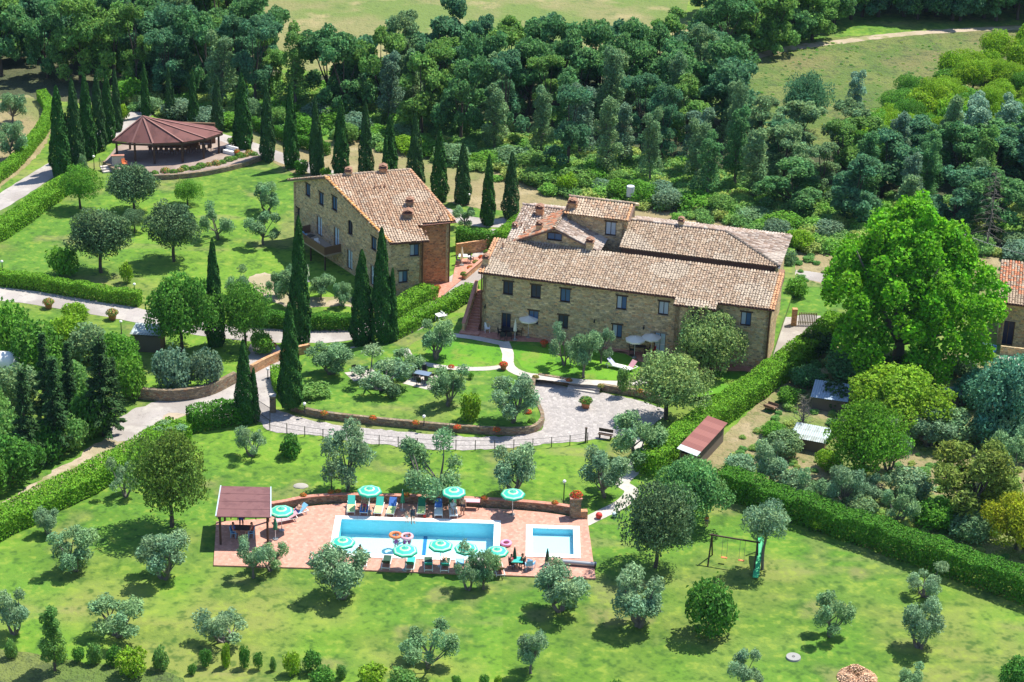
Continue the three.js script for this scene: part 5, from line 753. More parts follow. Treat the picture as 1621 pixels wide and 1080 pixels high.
// ------------------------------------------------------------------ pool pergola
seed(3301);
{
  const t = thing('pool_pergola', 'dark wooden pergola with a flat red felt roof on the pool deck', 'pergola', G(388, 845).setY(DK)), q = (v) => v.clone().sub(t.position), h = 2.65;
  const c = [[342, 818], [428, 819], [428, 772], [350, 770]].map(([x, y], i) => q(G(x, y, i < 2 ? DK + h : DK + h + 0.35))), felt = mat([0.18, 0.085, 0.085], 0.95, { map: groundTex(512, 6, [1, 1, 1], [[[0.75, 0.72, 0.75], fbm(512, 12, 4, 18), 0.45, 0.7, 0.8]]) });
  const rf = sub(t, 'roof'), lerp4 = (a, b) => c[0].clone().lerp(c[1], a).lerp(c[3].clone().lerp(c[2], a), b);
  const strip = (b0, b1) => { const g = new THREE.BufferGeometry(), v = [lerp4(0, b0), lerp4(1, b0), lerp4(1, b1), lerp4(0, b1)], d = v.map((p) => p.clone().add(V(0, -0.08, 0))), pos = [], f = (...l) => l.forEach((p) => pos.push(p.x, p.y, p.z)); f(v[0], v[1], v[2], v[0], v[2], v[3]); f(d[0], d[2], d[1], d[0], d[3], d[2]); for (let i = 0; i < 4; i++) { const j = (i + 1) % 4; f(v[i], d[i], v[j], v[j], d[i], d[j]); } g.setAttribute('position', new THREE.Float32BufferAttribute(pos, 3)); g.computeVertexNormals(); return metreUV(g); };
  for (let i = 0; i < 4; i++) part(rf, 'felt_sheet', strip(i / 4 + 0.002, (i + 1) / 4 - 0.002).translate(0, i * 0.012, 0), felt);
  part(rf, 'edge_trim', beam(c[0].clone().add(V(-0.03, 0.04, 0)), c[3].clone().add(V(-0.03, 0.06, 0)), 0.09, 0.06), curtain); part(rf, 'edge_trim', beam(c[1].clone().add(V(0.03, 0.04, 0)), c[2].clone().add(V(0.03, 0.06, 0)), 0.09, 0.06), curtain);
  for (let i = 0; i < 5; i++) part(rf, 'rafter', beam(lerp4(0.04 + i * 0.23, 0).add(V(0, -0.16, 0)), lerp4(0.04 + i * 0.23, 1).add(V(0, -0.16, 0)), 0.08, 0.14), woodDark);
  for (const [a, b] of [[0.06, 0.06], [0.94, 0.06], [0.94, 0.94], [0.06, 0.94]]) { const p = lerp4(a, b); part(t, 'post', bx(0.16, p.y - 0.24, 0.16, p.x, (p.y - 0.24) / 2, p.z), woodDark); }
}

// ------------------------------------------------------------------ neighbour: house, sheds, lean-to
seed(3401);
{
  const b = G(1578, 545), t = thing('neighbour_house', 'stone house end with tiled roof beyond the plane tree', 'building', b, -0.22);
  panel(t, V(0, 0, 0), V(9, 0, 0), (l) => [[0, 0], [l, 0], [l, 4.7], [0, 4.7]], [{ s: 0.9, h: 0, w: 1.2, t: 2.6, style: 'dark', door: true }, { s: 3.4, h: 1.2, w: 1.1, t: 1.3, style: 'dark' }], stoneMat); panel(t, V(0, 0, -6), V(0, 0, 0), (l) => [[0, 0], [l, 0], [l, 4.7], [0, 6.2]], [], stoneMat); panel(t, V(9, 0, 0), V(9, 0, -6), (l) => [[0, 0], [l, 0], [l, 6.2], [0, 4.7]], [], stoneMat); panel(t, V(9, 0, -6), V(0, 0, -6), (l) => [[0, 0], [l, 0], [l, 6.2], [0, 6.2]], [], stoneMat);
  const rf = sub(t, 'roof'); roofPlane(rf, [V(-0.5, 4.72, 0.6), V(9.4, 4.72, 0.6), V(9.4, 6.4, -6.2), V(-0.5, 6.4, -6.2)], COL.red.concat(COL.grey)); gutter(t, V(-0.5, 4.6, 0.66), V(9.4, 4.6, 0.66));
  const p = thing('patio_slab', 'grey patio block with a low wall beside the neighbouring house', 'patio', G(1600, 575), -0.22); part(p, 'slab', metreUV(bx(5, 0.5, 3.5, 1.4, 0.25, 1.2)), concreteMat); part(p, 'parapet', metreUV(bx(5, 0.9, 0.2, 1.4, 0.95, -0.7)), stoneMat);
  const shedWood = mat([0.15, 0.12, 0.095], 0.9);
  const sheet = (n, label, x, y, w, d, h, slope, m, turn) => { const s = thing(n, label, 'shed', G(x, y), turn); part(s, 'wall', bx(w - 0.3, h - 0.1, 0.1, 0, (h - 0.1) / 2, d / 2 - 0.3), shedWood); part(s, 'wall', bx(w - 0.3, h + 0.1, 0.1, 0, (h + 0.1) / 2, -d / 2 + 0.3), shedWood); part(s, 'wall', bx(0.1, h - 0.1, d - 0.8, -w / 2 + 0.25, (h - 0.1) / 2, 0), woodMid); part(s, 'wall', bx(0.1, h - 0.1, d - 0.8, w / 2 - 0.25, (h - 0.1) / 2, 0), woodMid); const n2 = Math.max(3, Math.round(w / 0.9)); for (let i = 0; i < n2; i++) { const pw = w / n2, prof = []; for (let k = 0; k <= 8; k++) prof.push(new THREE.Vector2(-pw / 2 + pw * k / 8, 0.03 * (k % 2))); for (let k = 8; k >= 0; k--) prof.push(new THREE.Vector2(-pw / 2 + pw * k / 8, 0.03 * (k % 2) - 0.02)); const g = new THREE.ExtrudeGeometry(new THREE.Shape(prof), { depth: d, bevelEnabled: false }).translate(0, 0, -d / 2).rotateX(slope).translate(-w / 2 + pw * (i + 0.5), h + 0.2, 0); part(s, 'roof_sheet', g, m[i % m.length]); } return s; };
  const blueSheet = mat([0.28, 0.36, 0.46], 0.45), paleSheet = mat([0.36, 0.43, 0.43], 0.5, { map: groundTex(512, 3, [1, 1, 1], [[[0.62, 0.58, 0.52], fbm(512, 6, 5, 44), 0.5, 0.72, 0.8]]) }), redSheet = mat([0.2, 0.06, 0.05], 0.7), redSheet2 = mat([0.25, 0.085, 0.07], 0.7), greySheet = mat([0.42, 0.46, 0.48], 0.5);
  sheet('garden_shed', 'low shed with a pale blue metal roof behind the yellow green tree', 1314, 642, 3.4, 3.2, 1.3, 0.1, [blueSheet], -0.25);
  sheet('garden_shed', 'low shed with a white metal roof beside the round leafy tree', 1282, 706, 3.2, 2.6, 1.1, 0.1, [paleSheet], -0.35);
  sheet('lean_to', 'narrow lean-to with a red corrugated roof along the diagonal hedge', 1110, 722, 7.2, 1.9, 1.8, 0.14, [greySheet, redSheet, redSheet2, redSheet, redSheet2, redSheet, redSheet2, redSheet], 1.12);
  sheet('garden_shed', 'small shed roof glinting between the plane and hanging leaved trees', 1508, 640, 2.6, 1.6, 1.1, 0.1, [blueSheet], 0.3);
  sheet('garden_shed', 'pale green roofed shelter beside the bright robinia', 236, 552, 3.0, 2.2, 1.8, 0.1, [paleSheet], -0.1);
  sheet('garden_shed', 'dark brick shed with a small tiled lean roof by the entrance wall', 197, 612, 1.3, 1.6, 1.7, 0.3, [redSheet2], 0.4);
  // white tank and blue tarpaulins among the bushes
  const tk = thing('water_tank', 'white rounded tank at the edge of the thicket', 'tank', G(4, 590)); part(tk, 'barrel', new THREE.CapsuleGeometry(0.9, 1.6, 6, 16).rotateZ(Math.PI / 2).translate(0, 1.2, 0), white); part(tk, 'stand', merge([bx(0.15, 0.6, 1.2, -0.7, 0.3, 0), bx(0.15, 0.6, 1.2, 0.7, 0.3, 0)]), metalDark);
  const blue = mat([0.12, 0.24, 0.5], 0.6), tarp = (x, y, w, l) => { const s = thing('tarpaulin', l, 'tarpaulin', G(x, y)); const g = new THREE.PlaneGeometry(w, 1.5, 8, 6).rotateX(-Math.PI / 2), p = g.attributes.position; for (let i = 0; i < p.count; i++) p.setY(i, 0.75 - 0.55 * Math.pow(Math.abs(p.getX(i)) / (w / 2), 2) + 0.08 * Math.sin(i * 2.1)); g.computeVertexNormals(); part(s, 'sheet', g, blue); part(s, 'woodpile', merge([0, 1, 2, 3, 4, 5].map((k) => bar(V(-w * 0.3 + (k % 3) * w * 0.25, 0.12 + 0.22 * Math.floor(k / 3), -0.6), V(-w * 0.3 + (k % 3) * w * 0.25, 0.12 + 0.22 * Math.floor(k / 3), 0.6), 0.11))), woodMid); };
  tarp(124, 612, 1.7, 'blue tarpaulin over a woodpile among the bushes'); tarp(36, 600, 2.0, 'faded blue tarpaulin beside the white tank');
  // stone wall under the laurel shrubs at the entrance and the red brick wall by the drive
  wallAlong('garden_wall', spline(pxs([[196, 626], [230, 632], [280, 634], [330, 626], [372, 606]]), 5), 0.4, 0.005, 1.1, rubbleMat, 'rough stone wall below the laurel shrubs at the entrance drive');
  wallAlong('garden_wall', spline(pxs([[398, 592], [425, 578], [455, 566], [490, 558]]), 5), 0.35, 0.005, 0.9, brickStoneMat, 'low red capped brick wall beside the bend of the drive');
}

// ------------------------------------------------------------------ garden furniture
seed(4001);
const green = mat([0.01, 0.2, 0.1], 0.6), teal = mat([0.03, 0.42, 0.36], 0.6), limeC = mat([0.5, 0.66, 0.25], 0.7), blueC = mat([0.05, 0.16, 0.5], 0.7), skyC = mat([0.22, 0.5, 0.72], 0.7), pinkC = mat([0.72, 0.36, 0.4], 0.7), darkGreen = mat([0.008, 0.06, 0.03], 0.7), cream = mat([0.78, 0.74, 0.62], 0.8), terracotta = mat([0.42, 0.16, 0.075], 0.85), redC = mat([0.62, 0.04, 0.03], 0.6), orangeC = mat([0.7, 0.2, 0.07], 0.6), metalGrey = mat([0.35, 0.36, 0.37], 0.4, { metalness: 0.6 });
const painted = mat([1, 1, 1], 0.75, { vertexColors: true });
function tintGeo(g, c) { const n = g.attributes.position.count, a = new Float32Array(n * 3); for (let i = 0; i < n; i++) a.set(c, i * 3); g.setAttribute('color', new THREE.BufferAttribute(a, 3)); return g; }
// ring of a faceted canopy between two radii
const canopyRing = (r0, y0, r1, y1, c, n = 8) => { const pos = []; for (let i = 0; i < n; i++) { const a = i / n * 6.2832, b = (i + 1) / n * 6.2832, p = (r, t, y) => [Math.cos(t) * r, y, Math.sin(t) * r]; const q = [p(r0, a, y0), p(r0, b, y0), p(r1, b, y1), p(r1, a, y1)]; pos.push(...q[0], ...q[2], ...q[1], ...q[0], ...q[3], ...q[2]); } const g = new THREE.BufferGeometry(); g.setAttribute('position', new THREE.Float32BufferAttribute(pos, 3)); g.computeVertexNormals(); return tintGeo(g, c); };
function canopyGeo(R0, h, stripes) { const gs = []; stripes.forEach(([a, b, c]) => gs.push(canopyRing(a * R0, h - 0.42 * a * R0 * 0.75, b * R0, h - 0.42 * b * R0 * 0.75, c))); gs.push(canopyRing(R0, h - 0.315 * R0, R0 * 1.01, h - 0.315 * R0 - 0.14, stripes[stripes.length - 1][2])); return merge(gs); }
const GREENS = [[0.02, 0.3, [0.02, 0.36, 0.26]], [0.3, 0.46, [0.42, 0.6, 0.36]], [0.46, 0.78, [0.03, 0.45, 0.34]], [0.78, 0.9, [0.36, 0.6, 0.42]], [0.9, 1, [0.02, 0.38, 0.24]]], WHITES = [[0.02, 1, [0.78, 0.74, 0.64]]];
function parasol(px, py, r, h, stripes, label, y, group) {
  const t = thing('parasol', label, 'parasol', G(px, py, y).setY(y), R() * 1, group); part(t, 'pole', cyl(0.025, 0.022, h, 0, 0.05, 0, 8), white); part(t, 'base', merge([cyl(0.24, 0.22, 0.07, 0, 0, 0, 12), cyl(0.04, 0.04, 0.3, 0, 0.07, 0, 8)]), metalGrey);
  part(t, 'canopy', canopyGeo(r, h, stripes), painted); part(t, 'finial', cyl(0.035, 0.01, 0.12, 0, h - 0.01, 0, 6), white);
  part(t, 'ribs', merge([0, 1, 2, 3, 4, 5, 6, 7].map((i) => { const a = i / 8 * 6.2832; return bar(V(0, h - 0.5, 0), V(Math.cos(a) * r * 0.6, h - 0.06 - 0.315 * r * 0.6, Math.sin(a) * r * 0.6), 0.008, 4); })), white).name = 'rib_frame'; return t;
}
function closedParasol(px, py, h, m, label, y) { const t = thing('parasol', label, 'parasol', G(px, py, y).setY(y)); part(t, 'pole', cyl(0.03, 0.03, h, 0, 0.05, 0, 8), white); part(t, 'base', cyl(0.25, 0.23, 0.08, 0, 0, 0, 12), metalGrey); part(t, 'folded_canopy', new THREE.LatheGeometry([[0.02, h], [0.1, h - 0.35], [0.17, h - 0.9], [0.2, h - 1.15], [0.1, h - 1.2]].map(([a, b]) => new THREE.Vector2(a, b)), 10), m); return t; }
const PB = DK;
parasol(585, 810, 1.0, 2.25, GREENS, 'open green and white parasol over the dark green lounger by the pool wall', PB); parasol(718, 812, 1.0, 2.25, GREENS, 'open green and white parasol beside the standing man by the pool wall', PB); parasol(811, 815, 1.0, 2.25, GREENS, 'open green and white parasol alone before the bare stretch of pool wall', PB); parasol(446, 840, 1.0, 2.1, GREENS, 'open green and white parasol beside the pergola roof', PB);
parasol(543, 892, 0.95, 2.2, GREENS, 'open green and yellow parasol over the olive at the near end of the long pool', PB); parasol(641, 903, 0.98, 2.1, GREENS, 'open green and yellow parasol standing in front of the swimmers', PB); parasol(697, 897, 0.95, 2.2, GREENS, 'open green and yellow parasol in front of the dark pool floor band', PB); parasol(737, 902, 0.92, 2.2, GREENS, 'open green and yellow parasol behind the twin slim olives', PB); parasol(786, 905, 0.9, 2.1, GREENS, 'open green parasol beside the corner of the long pool', PB);
closedParasol(637, 808, 1.9, green, 'closed green parasol standing by the pool wall', PB); closedParasol(436, 854, 2.1, green, 'tall closed green parasol beside the pergola post', PB); closedParasol(814, 897, 1.8, darkGreen, 'closed dark green parasol over the pool table', PB); closedParasol(866, 894, 1.5, darkGreen, 'closed dark green parasol by the paddling pool cover roller', PB);
parasol(836, 534, 0.95, 2.25, WHITES, 'open cream parasol beside the farmhouse dining table', TH); parasol(1004, 566, 0.95, 2.2, WHITES, 'open cream parasol over the garden chairs, further from the glazed door', TH); parasol(1030, 563, 0.95, 2.25, WHITES, 'open cream parasol beside the white glazed farmhouse door', TH); closedParasol(815, 538, 2.1, cream, 'closed cream parasol beside the dark farmhouse table', TH); closedParasol(731, 420, 2.0, cream, 'closed cream parasol on the red tiled terrace', 0.1);
closedParasol(487, 446, 1.8, cream, 'folded pale parasol under the gable house balcony', 0);

function lounger(px, py, turn, m1, m2, label, y = PB, up = 0.75) {
  const t = thing('sun_lounger', label, 'sun lounger', G(px, py, y).setY(y), turn);
  part(t, 'frame', merge([bx(0.05, 0.05, 1.9, -0.32, 0.3, 0), bx(0.05, 0.05, 1.9, 0.32, 0.3, 0), bx(0.64, 0.05, 0.05, 0, 0.3, 0.93), bx(0.64, 0.05, 0.05, 0, 0.3, -0.93)]), white);
  for (const x of [-0.31, 0.31]) for (const z of [-0.7, 0.8]) part(t, 'leg', bx(0.05, 0.3, 0.05, x, 0.15, z), white);
  part(t, 'seat', bx(0.6, 0.05, 1.2, 0, 0.345, 0.33), m1); part(t, 'backrest', bx(0.6, 0.05, 0.78, 0, 0, -0.39).rotateX(up).translate(0, 0.36, -0.26), m2);
  return t;
}
lounger(556, 807, 0.05, limeC, teal, 'sun lounger with yellow green seat and teal headrest, raised high'); lounger(577, 808, 0, blueC, darkGreen, 'dark green sun lounger under the parasol by the pool wall'); lounger(600, 809, -0.05, limeC, teal, 'sun lounger with teal top and yellow green seat beside the dark one'); lounger(620, 810, -0.1, limeC, blueC, 'sun lounger with a deep blue backrest and yellow seat'); lounger(667, 810, 0, limeC, green, 'green sun lounger alone beside the standing swimmer'); lounger(694, 812, 0.05, white, blueC, 'blue and white sun lounger under the second pool wall parasol'); lounger(717, 813, 0.1, white, green, 'white and green sun lounger holding a resting bather');
lounger(470, 816, -0.9, skyC, skyC, 'pale blue sun lounger turned sideways at the end of the pool wall', PB, 0.6); lounger(452, 826, -1.1, pinkC, pinkC, 'pink covered sun lounger beside the pergola parasol', PB, 0.4);
lounger(508, 886, 2.3, white, teal, 'teal backed sun lounger turned away beside the large poolside olive'); lounger(575, 892, 3.14, limeC, green, 'green sun lounger half hidden by the large poolside olive'); lounger(612, 895, 3.1, darkGreen, darkGreen, 'dark green sun lounger on the lawn side of the pool'); lounger(650, 897, 3.1, teal, green, 'green sun lounger under the yellow striped parasol'); lounger(678, 898, 3.2, darkGreen, teal, 'teal topped sun lounger in the shade of a parasol'); lounger(705, 899, 3.1, darkGreen, teal, 'teal sun lounger beside the slim olive stems'); lounger(728, 900, 3.2, skyC, skyC, 'sky blue sun lounger behind the slim olive stems'); lounger(790, 906, 3.3, woodMid, woodMid, 'brown wooden sun lounger beside the pool table');
lounger(975, 583, 1.1, white, mat([0.4, 0.42, 0.62], 0.8), 'white garden lounger with a lilac towel on the lawn', TH); lounger(995, 588, -0.8, white, pinkC, 'white garden lounger with a pink towel on the lawn', TH);

function chair(name, px, py, turn, m, label, y, group) {
  const t = thing(name, label, 'chair', G(px, py, y).setY(y), turn, group); part(t, 'seat', bx(0.46, 0.04, 0.44, 0, 0.43, 0.02), m); part(t, 'backrest', bx(0.46, 0.5, 0.04, 0, 0, 0).rotateX(-0.15).translate(0, 0.7, -0.24), m);
  for (const x of [-1, 1]) { part(t, 'armrest', bx(0.05, 0.03, 0.42, x * 0.24, 0.64, 0), m); for (const z of [-1, 1]) part(t, 'leg', bx(0.04, z > 0 ? 0.63 : 0.44, 0.04, x * 0.22, z > 0 ? 0.315 : 0.22, z * 0.2), m); } return t;
}
function table(px, py, w, d, m, label, y, turn = 0) { const t = thing('garden_table', label, 'table', G(px, py, y).setY(y), turn); part(t, 'tabletop', bx(w, 0.05, d, 0, 0.73, 0), m); for (const x of [-1, 1]) for (const z of [-1, 1]) part(t, 'leg', bx(0.06, 0.705, 0.06, x * (w / 2 - 0.1), 0.352, z * (d / 2 - 0.1)), m === white ? white : metalDark); return t; }
const blackM = mat([0.02, 0.02, 0.022], 0.5);
table(806, 532, 1.5, 0.9, blackM, 'dark dining table beside the open farmhouse door', TH, -0.25); for (const [x, y, r] of [[792, 533, 1.4], [800, 527, 0.1], [812, 528, 0.0], [822, 531, -1.6], [806, 538, 3.1], [796, 538, 2.9]]) chair('garden_chair', x, y, r, blackM, 'black garden chair round the farmhouse dining table', TH, 'chairs at the farmhouse dining table');
chair('garden_chair', 771, 526, 0.2, white, 'white plastic armchair standing beside the outside stair', TH);
table(1012, 558, 1.2, 0.9, blackM, 'dark table under the two cream parasols', TH); for (const [x, y, r] of [[1000, 560, 1.5], [1024, 560, -1.5], [1012, 552, 0]]) chair('garden_chair', x, y, r, blackM, 'black garden chair under the two cream parasols', TH, 'chairs under the cream parasols');
chair('garden_chair', 1033, 560, -0.5, redC, 'red cushioned chair beside the white glazed door', TH);
table(669, 602, 1.5, 0.85, mat([0.16, 0.22, 0.32], 0.35), 'blue grey glass topped table on the flagstone pad', TH, -0.35); for (const [x, y, r] of [[658, 600, 1.2], [664, 610, 2.8], [676, 608, 3], [683, 600, -1.6], [672, 594, 0.2], [662, 596, 0.4]]) chair('garden_chair', x, y, r, blackM, 'black garden chair round the glass topped table', TH, 'chairs at the glass topped table');
chair('garden_chair', 562, 594, 0.6, blackM, 'black garden chair alone on the empty flagstone pad', TH);
chair('garden_chair', 703, 506, 2.2, white, 'white chair beside the lane hedge and the oval lawn olive', 0); table(697, 509, 0.9, 0.9, white, 'small white table beside the lane hedge', 0, 0.5);
table(735, 415, 1.2, 0.8, white, 'white table on the red tiled terrace of the gable house', 0.1); for (const [x, y] of [[726, 418], [745, 416]]) chair('garden_chair', x, y, rr(0, 6), blackM, 'dark chair at the white terrace table', 0.1, 'chairs on the red tiled terrace');
table(818, 899, 0.9, 0.9, teal, 'small teal topped table on the pool deck', PB); for (const [x, y, r] of [[810, 900, 1.5], [826, 899, -1.5]]) chair('garden_chair', x, y, r, blackM, 'black chair at the teal topped pool table', PB, 'chairs at the pool table');
for (const [x, y] of [[836, 902], [841, 900]]) chair('garden_chair', x, y, rr(2.6, 3.6), skyC, 'light blue plastic chair on the pool deck', PB, 'light blue pool chairs');
table(747, 805, 1.3, 0.6, pinkC, 'low pink clothed table against the pool wall', PB); table(384, 848, 1.6, 0.8, woodDark, 'wooden table under the pool pergola', PB); for (const [x, y, r] of [[370, 850, 1.5], [398, 850, -1.6]]) chair('garden_chair', x, y, r, skyC, 'blue plastic chair under the pool pergola', PB, 'chairs under the pool pergola');
{ const t = thing('cover_roller', 'long grey rolled pool cover lying beside the paddling pool', 'pool cover', G(887, 893, PB).setY(PB)), e = G(944, 898, PB).sub(G(887, 893, PB)); part(t, 'roll', bar(V(0, 0.22, 0), V(e.x, 0.22, e.z), 0.2, 12), metalGrey); for (const k of [0.04, 0.96]) part(t, 'stand', bx(0.1, 0.4, 0.5, e.x * k, 0.2, e.z * k), metalDark); }
// floats and balls
{ const t = solo('swim_ring', new THREE.TorusGeometry(0.42, 0.13, 8, 20).rotateX(Math.PI / 2), orangeC, 'orange swim ring floating in the long pool', 'float', null, V(G(626, 848).x, 0.03, G(626, 848).z)); solo('swim_ring', new THREE.TorusGeometry(0.42, 0.13, 8, 20).rotateX(Math.PI / 2), pinkC, 'pink swim ring floating in the long pool', 'float', null, V(G(644, 850).x, 0.03, G(644, 850).z)); solo('swim_ring', new THREE.TorusGeometry(0.35, 0.12, 8, 20).rotateX(Math.PI / 2), mat([0.75, 0.3, 0.5], 0.5), 'pink swim ring left on the white coping', 'float', null, V(G(801, 863, PB).x, PB + 0.18, G(801, 863, PB).z)); }
solo('beach_ball', new THREE.SphereGeometry(0.28, 18, 12), redC, 'red ball lying on the pool path', 'ball', null, G(948, 821).setY(0.295)); solo('beach_ball', new THREE.SphereGeometry(0.24, 18, 12), mat([0.45, 0.6, 0.6], 0.5), 'pale grey ball lying beside the pool path', 'ball', null, G(973, 819).setY(0.245));
solo('toy_bucket', new THREE.CylinderGeometry(0.13, 0.09, 0.22, 10), redC, 'small red bucket beside the green lounger', 'bucket', null, G(672, 819, PB).setY(PB + 0.11));

// ------------------------------------------------------------------ people
function body(pose, H) {   // pose: joints in metres for a 1.75 m adult; returns one continuous skin
  const J = pose, bones = [['hip', 'chest', 0.15, 0.17], ['chest', 'neck', 0.15, 0.065], ['neck', 'head', 0.06, 0.07]];
  for (const s of ['L', 'R']) bones.push(['sh' + s, 'el' + s, 0.055, 0.042], ['el' + s, 'wr' + s, 0.042, 0.03], ['wr' + s, 'ha' + s, 0.034, 0.026], ['chest', 'sh' + s, 0.11, 0.065], ['hp' + s, 'kn' + s, 0.09, 0.06], ['kn' + s, 'an' + s, 0.058, 0.038], ['an' + s, 'to' + s, 0.042, 0.03], ['hip', 'hp' + s, 0.13, 0.1]);
  const lo = V(9, 9, 9), hi = V(-9, -9, -9); for (const k in J) { lo.min(V(...J[k])); hi.max(V(...J[k])); } lo.addScalar(-0.22); hi.addScalar(0.22);
  const size = Math.max(hi.x - lo.x, hi.y - lo.y, hi.z - lo.z), ctr = lo.clone().add(hi).multiplyScalar(0.5), n = 72, mc = new MarchingCubes(n, painted, false, false, 40000), half = size / 2;
  const seg = bones.map(([a, b, r0, r1]) => ({ a: V(...J[a]), d: V(...J[b]).sub(V(...J[a])), r0, r1 })).map((s) => ({ ...s, l2: s.d.lengthSq() })), hd = V(...J.head);
  for (let z = 0; z < n; z++) for (let y = 0; y < n; y++) for (let x = 0; x < n; x++) {
    const px = ctr.x + (x - n / 2) / (n / 2) * half, py = ctr.y + (y - n / 2) / (n / 2) * half, pz = ctr.z + (z - n / 2) / (n / 2) * half; let sum = 0;
    for (const s of seg) { const ax = px - s.a.x, ay = py - s.a.y, az = pz - s.a.z, t = Math.min(1, Math.max(0, (ax * s.d.x + ay * s.d.y + az * s.d.z) / s.l2)), dx = ax - s.d.x * t, dy = ay - s.d.y * t, dz = az - s.d.z * t, d = Math.sqrt(dx * dx + dy * dy + dz * dz) - (s.r0 + (s.r1 - s.r0) * t); sum += Math.exp(-d * 45); }
    const hx = (px - hd.x) / 0.078, hy = (py - hd.y) / 0.115, hz = (pz - hd.z) / 0.095, d = (Math.sqrt(hx * hx + hy * hy + hz * hz) - 1) * 0.085; sum += Math.exp(-d * 45);
    mc.field[x + y * n + z * n * n] = Math.log(sum) / 45;
  }
  mc.isolation = 0; mc.update(); const c = mc.count, pos = new Float32Array(c * 3); for (let i = 0; i < c; i++) { pos[i * 3] = ctr.x + mc.positionArray[i * 3] * half; pos[i * 3 + 1] = ctr.y + mc.positionArray[i * 3 + 1] * half; pos[i * 3 + 2] = ctr.z + mc.positionArray[i * 3 + 2] * half; }
  let g = new THREE.BufferGeometry(); g.setAttribute('position', new THREE.BufferAttribute(pos, 3)); g.computeVertexNormals();
  const extra = [g];   // fingers, nose and ears joined to the same skin
  const mini = (a, b, r) => { const q = bar(a, b, r, 5, r * 0.7).toNonIndexed(); q.deleteAttribute('uv'); return q; };
  for (const s of ['L', 'R']) { const h = V(...J['ha' + s]), w = V(...J['wr' + s]), d = h.clone().sub(w).normalize(), side = Math.abs(d.y) > 0.8 ? V(0, 0, 1) : V(0, 1, 0).cross(d).normalize(); for (let i = 0; i < 4; i++) { const o = h.clone().addScaledVector(side, (i - 1.5) * 0.019); extra.push(mini(o, o.clone().addScaledVector(d, [0.065, 0.08, 0.075, 0.055][i]).add(V(0, -0.01, 0)), 0.009)); } const o = w.clone().lerp(h, 0.6); extra.push(mini(o, o.clone().addScaledVector(d, 0.04).addScaledVector(side, 0.045), 0.01)); }
  extra.push(mini(hd.clone().add(V(0, -0.01, 0.085)), hd.clone().add(V(0, -0.03, 0.118)), 0.014)); for (const s of [-1, 1]) extra.push(mini(hd.clone().add(V(s * 0.07, 0, 0)), hd.clone().add(V(s * 0.092, 0.01, -0.01)), 0.022));
  return merge(extra);
}
const STAND = { hip: [0, 0.95, 0], chest: [0, 1.28, 0], neck: [0, 1.47, 0], head: [0, 1.62, 0.02], hpL: [-0.1, 0.9, 0], hpR: [0.1, 0.9, 0], knL: [-0.11, 0.5, 0.02], knR: [0.12, 0.5, 0.04], anL: [-0.12, 0.09, -0.02], anR: [0.13, 0.09, 0.02], toL: [-0.14, 0.04, 0.13], toR: [0.16, 0.04, 0.17], shL: [-0.19, 1.4, 0], shR: [0.19, 1.4, 0], elL: [-0.27, 1.12, -0.03], elR: [0.28, 1.13, -0.02], wrL: [-0.28, 0.88, 0.06], wrR: [0.26, 0.9, 0.1], haL: [-0.28, 0.8, 0.08], haR: [0.25, 0.82, 0.13] };
const SIT = { hip: [0, 0.13, 0], chest: [0, 0.46, -0.06], neck: [0, 0.66, -0.06], head: [0, 0.8, -0.02], hpL: [-0.1, 0.1, 0.02], hpR: [0.1, 0.1, 0.02], knL: [-0.13, 0.12, 0.44], knR: [0.13, 0.12, 0.44], anL: [-0.13, -0.3, 0.46], anR: [0.13, -0.3, 0.48], toL: [-0.14, -0.36, 0.6], toR: [0.14, -0.36, 0.62], shL: [-0.19, 0.58, -0.05], shR: [0.19, 0.58, -0.05], elL: [-0.25, 0.32, 0.03], elR: [0.25, 0.32, 0.03], wrL: [-0.16, 0.24, 0.25], wrR: [0.16, 0.24, 0.25], haL: [-0.12, 0.22, 0.32], haR: [0.12, 0.22, 0.32] };
const RECL = { hip: [0, 0.13, 0], chest: [0, 0.33, -0.26], neck: [0, 0.48, -0.4], head: [0, 0.6, -0.46], hpL: [-0.1, 0.1, 0.04], hpR: [0.1, 0.1, 0.04], knL: [-0.12, 0.3, 0.42], knR: [0.12, 0.1, 0.46], anL: [-0.12, 0.06, 0.72], anR: [0.13, 0.06, 0.86], toL: [-0.12, 0.12, 0.84], toR: [0.15, 0.17, 0.92], shL: [-0.19, 0.44, -0.33], shR: [0.19, 0.44, -0.33], elL: [-0.28, 0.24, -0.15], elR: [0.27, 0.28, -0.12], wrL: [-0.14, 0.26, 0.04], wrR: [0.12, 0.3, 0.05], haL: [-0.07, 0.28, 0.08], haR: [0.05, 0.32, 0.08] };
const BODY = { stand: [body(STAND), STAND], sit: [body(SIT), SIT], recline: [body(RECL), RECL] };
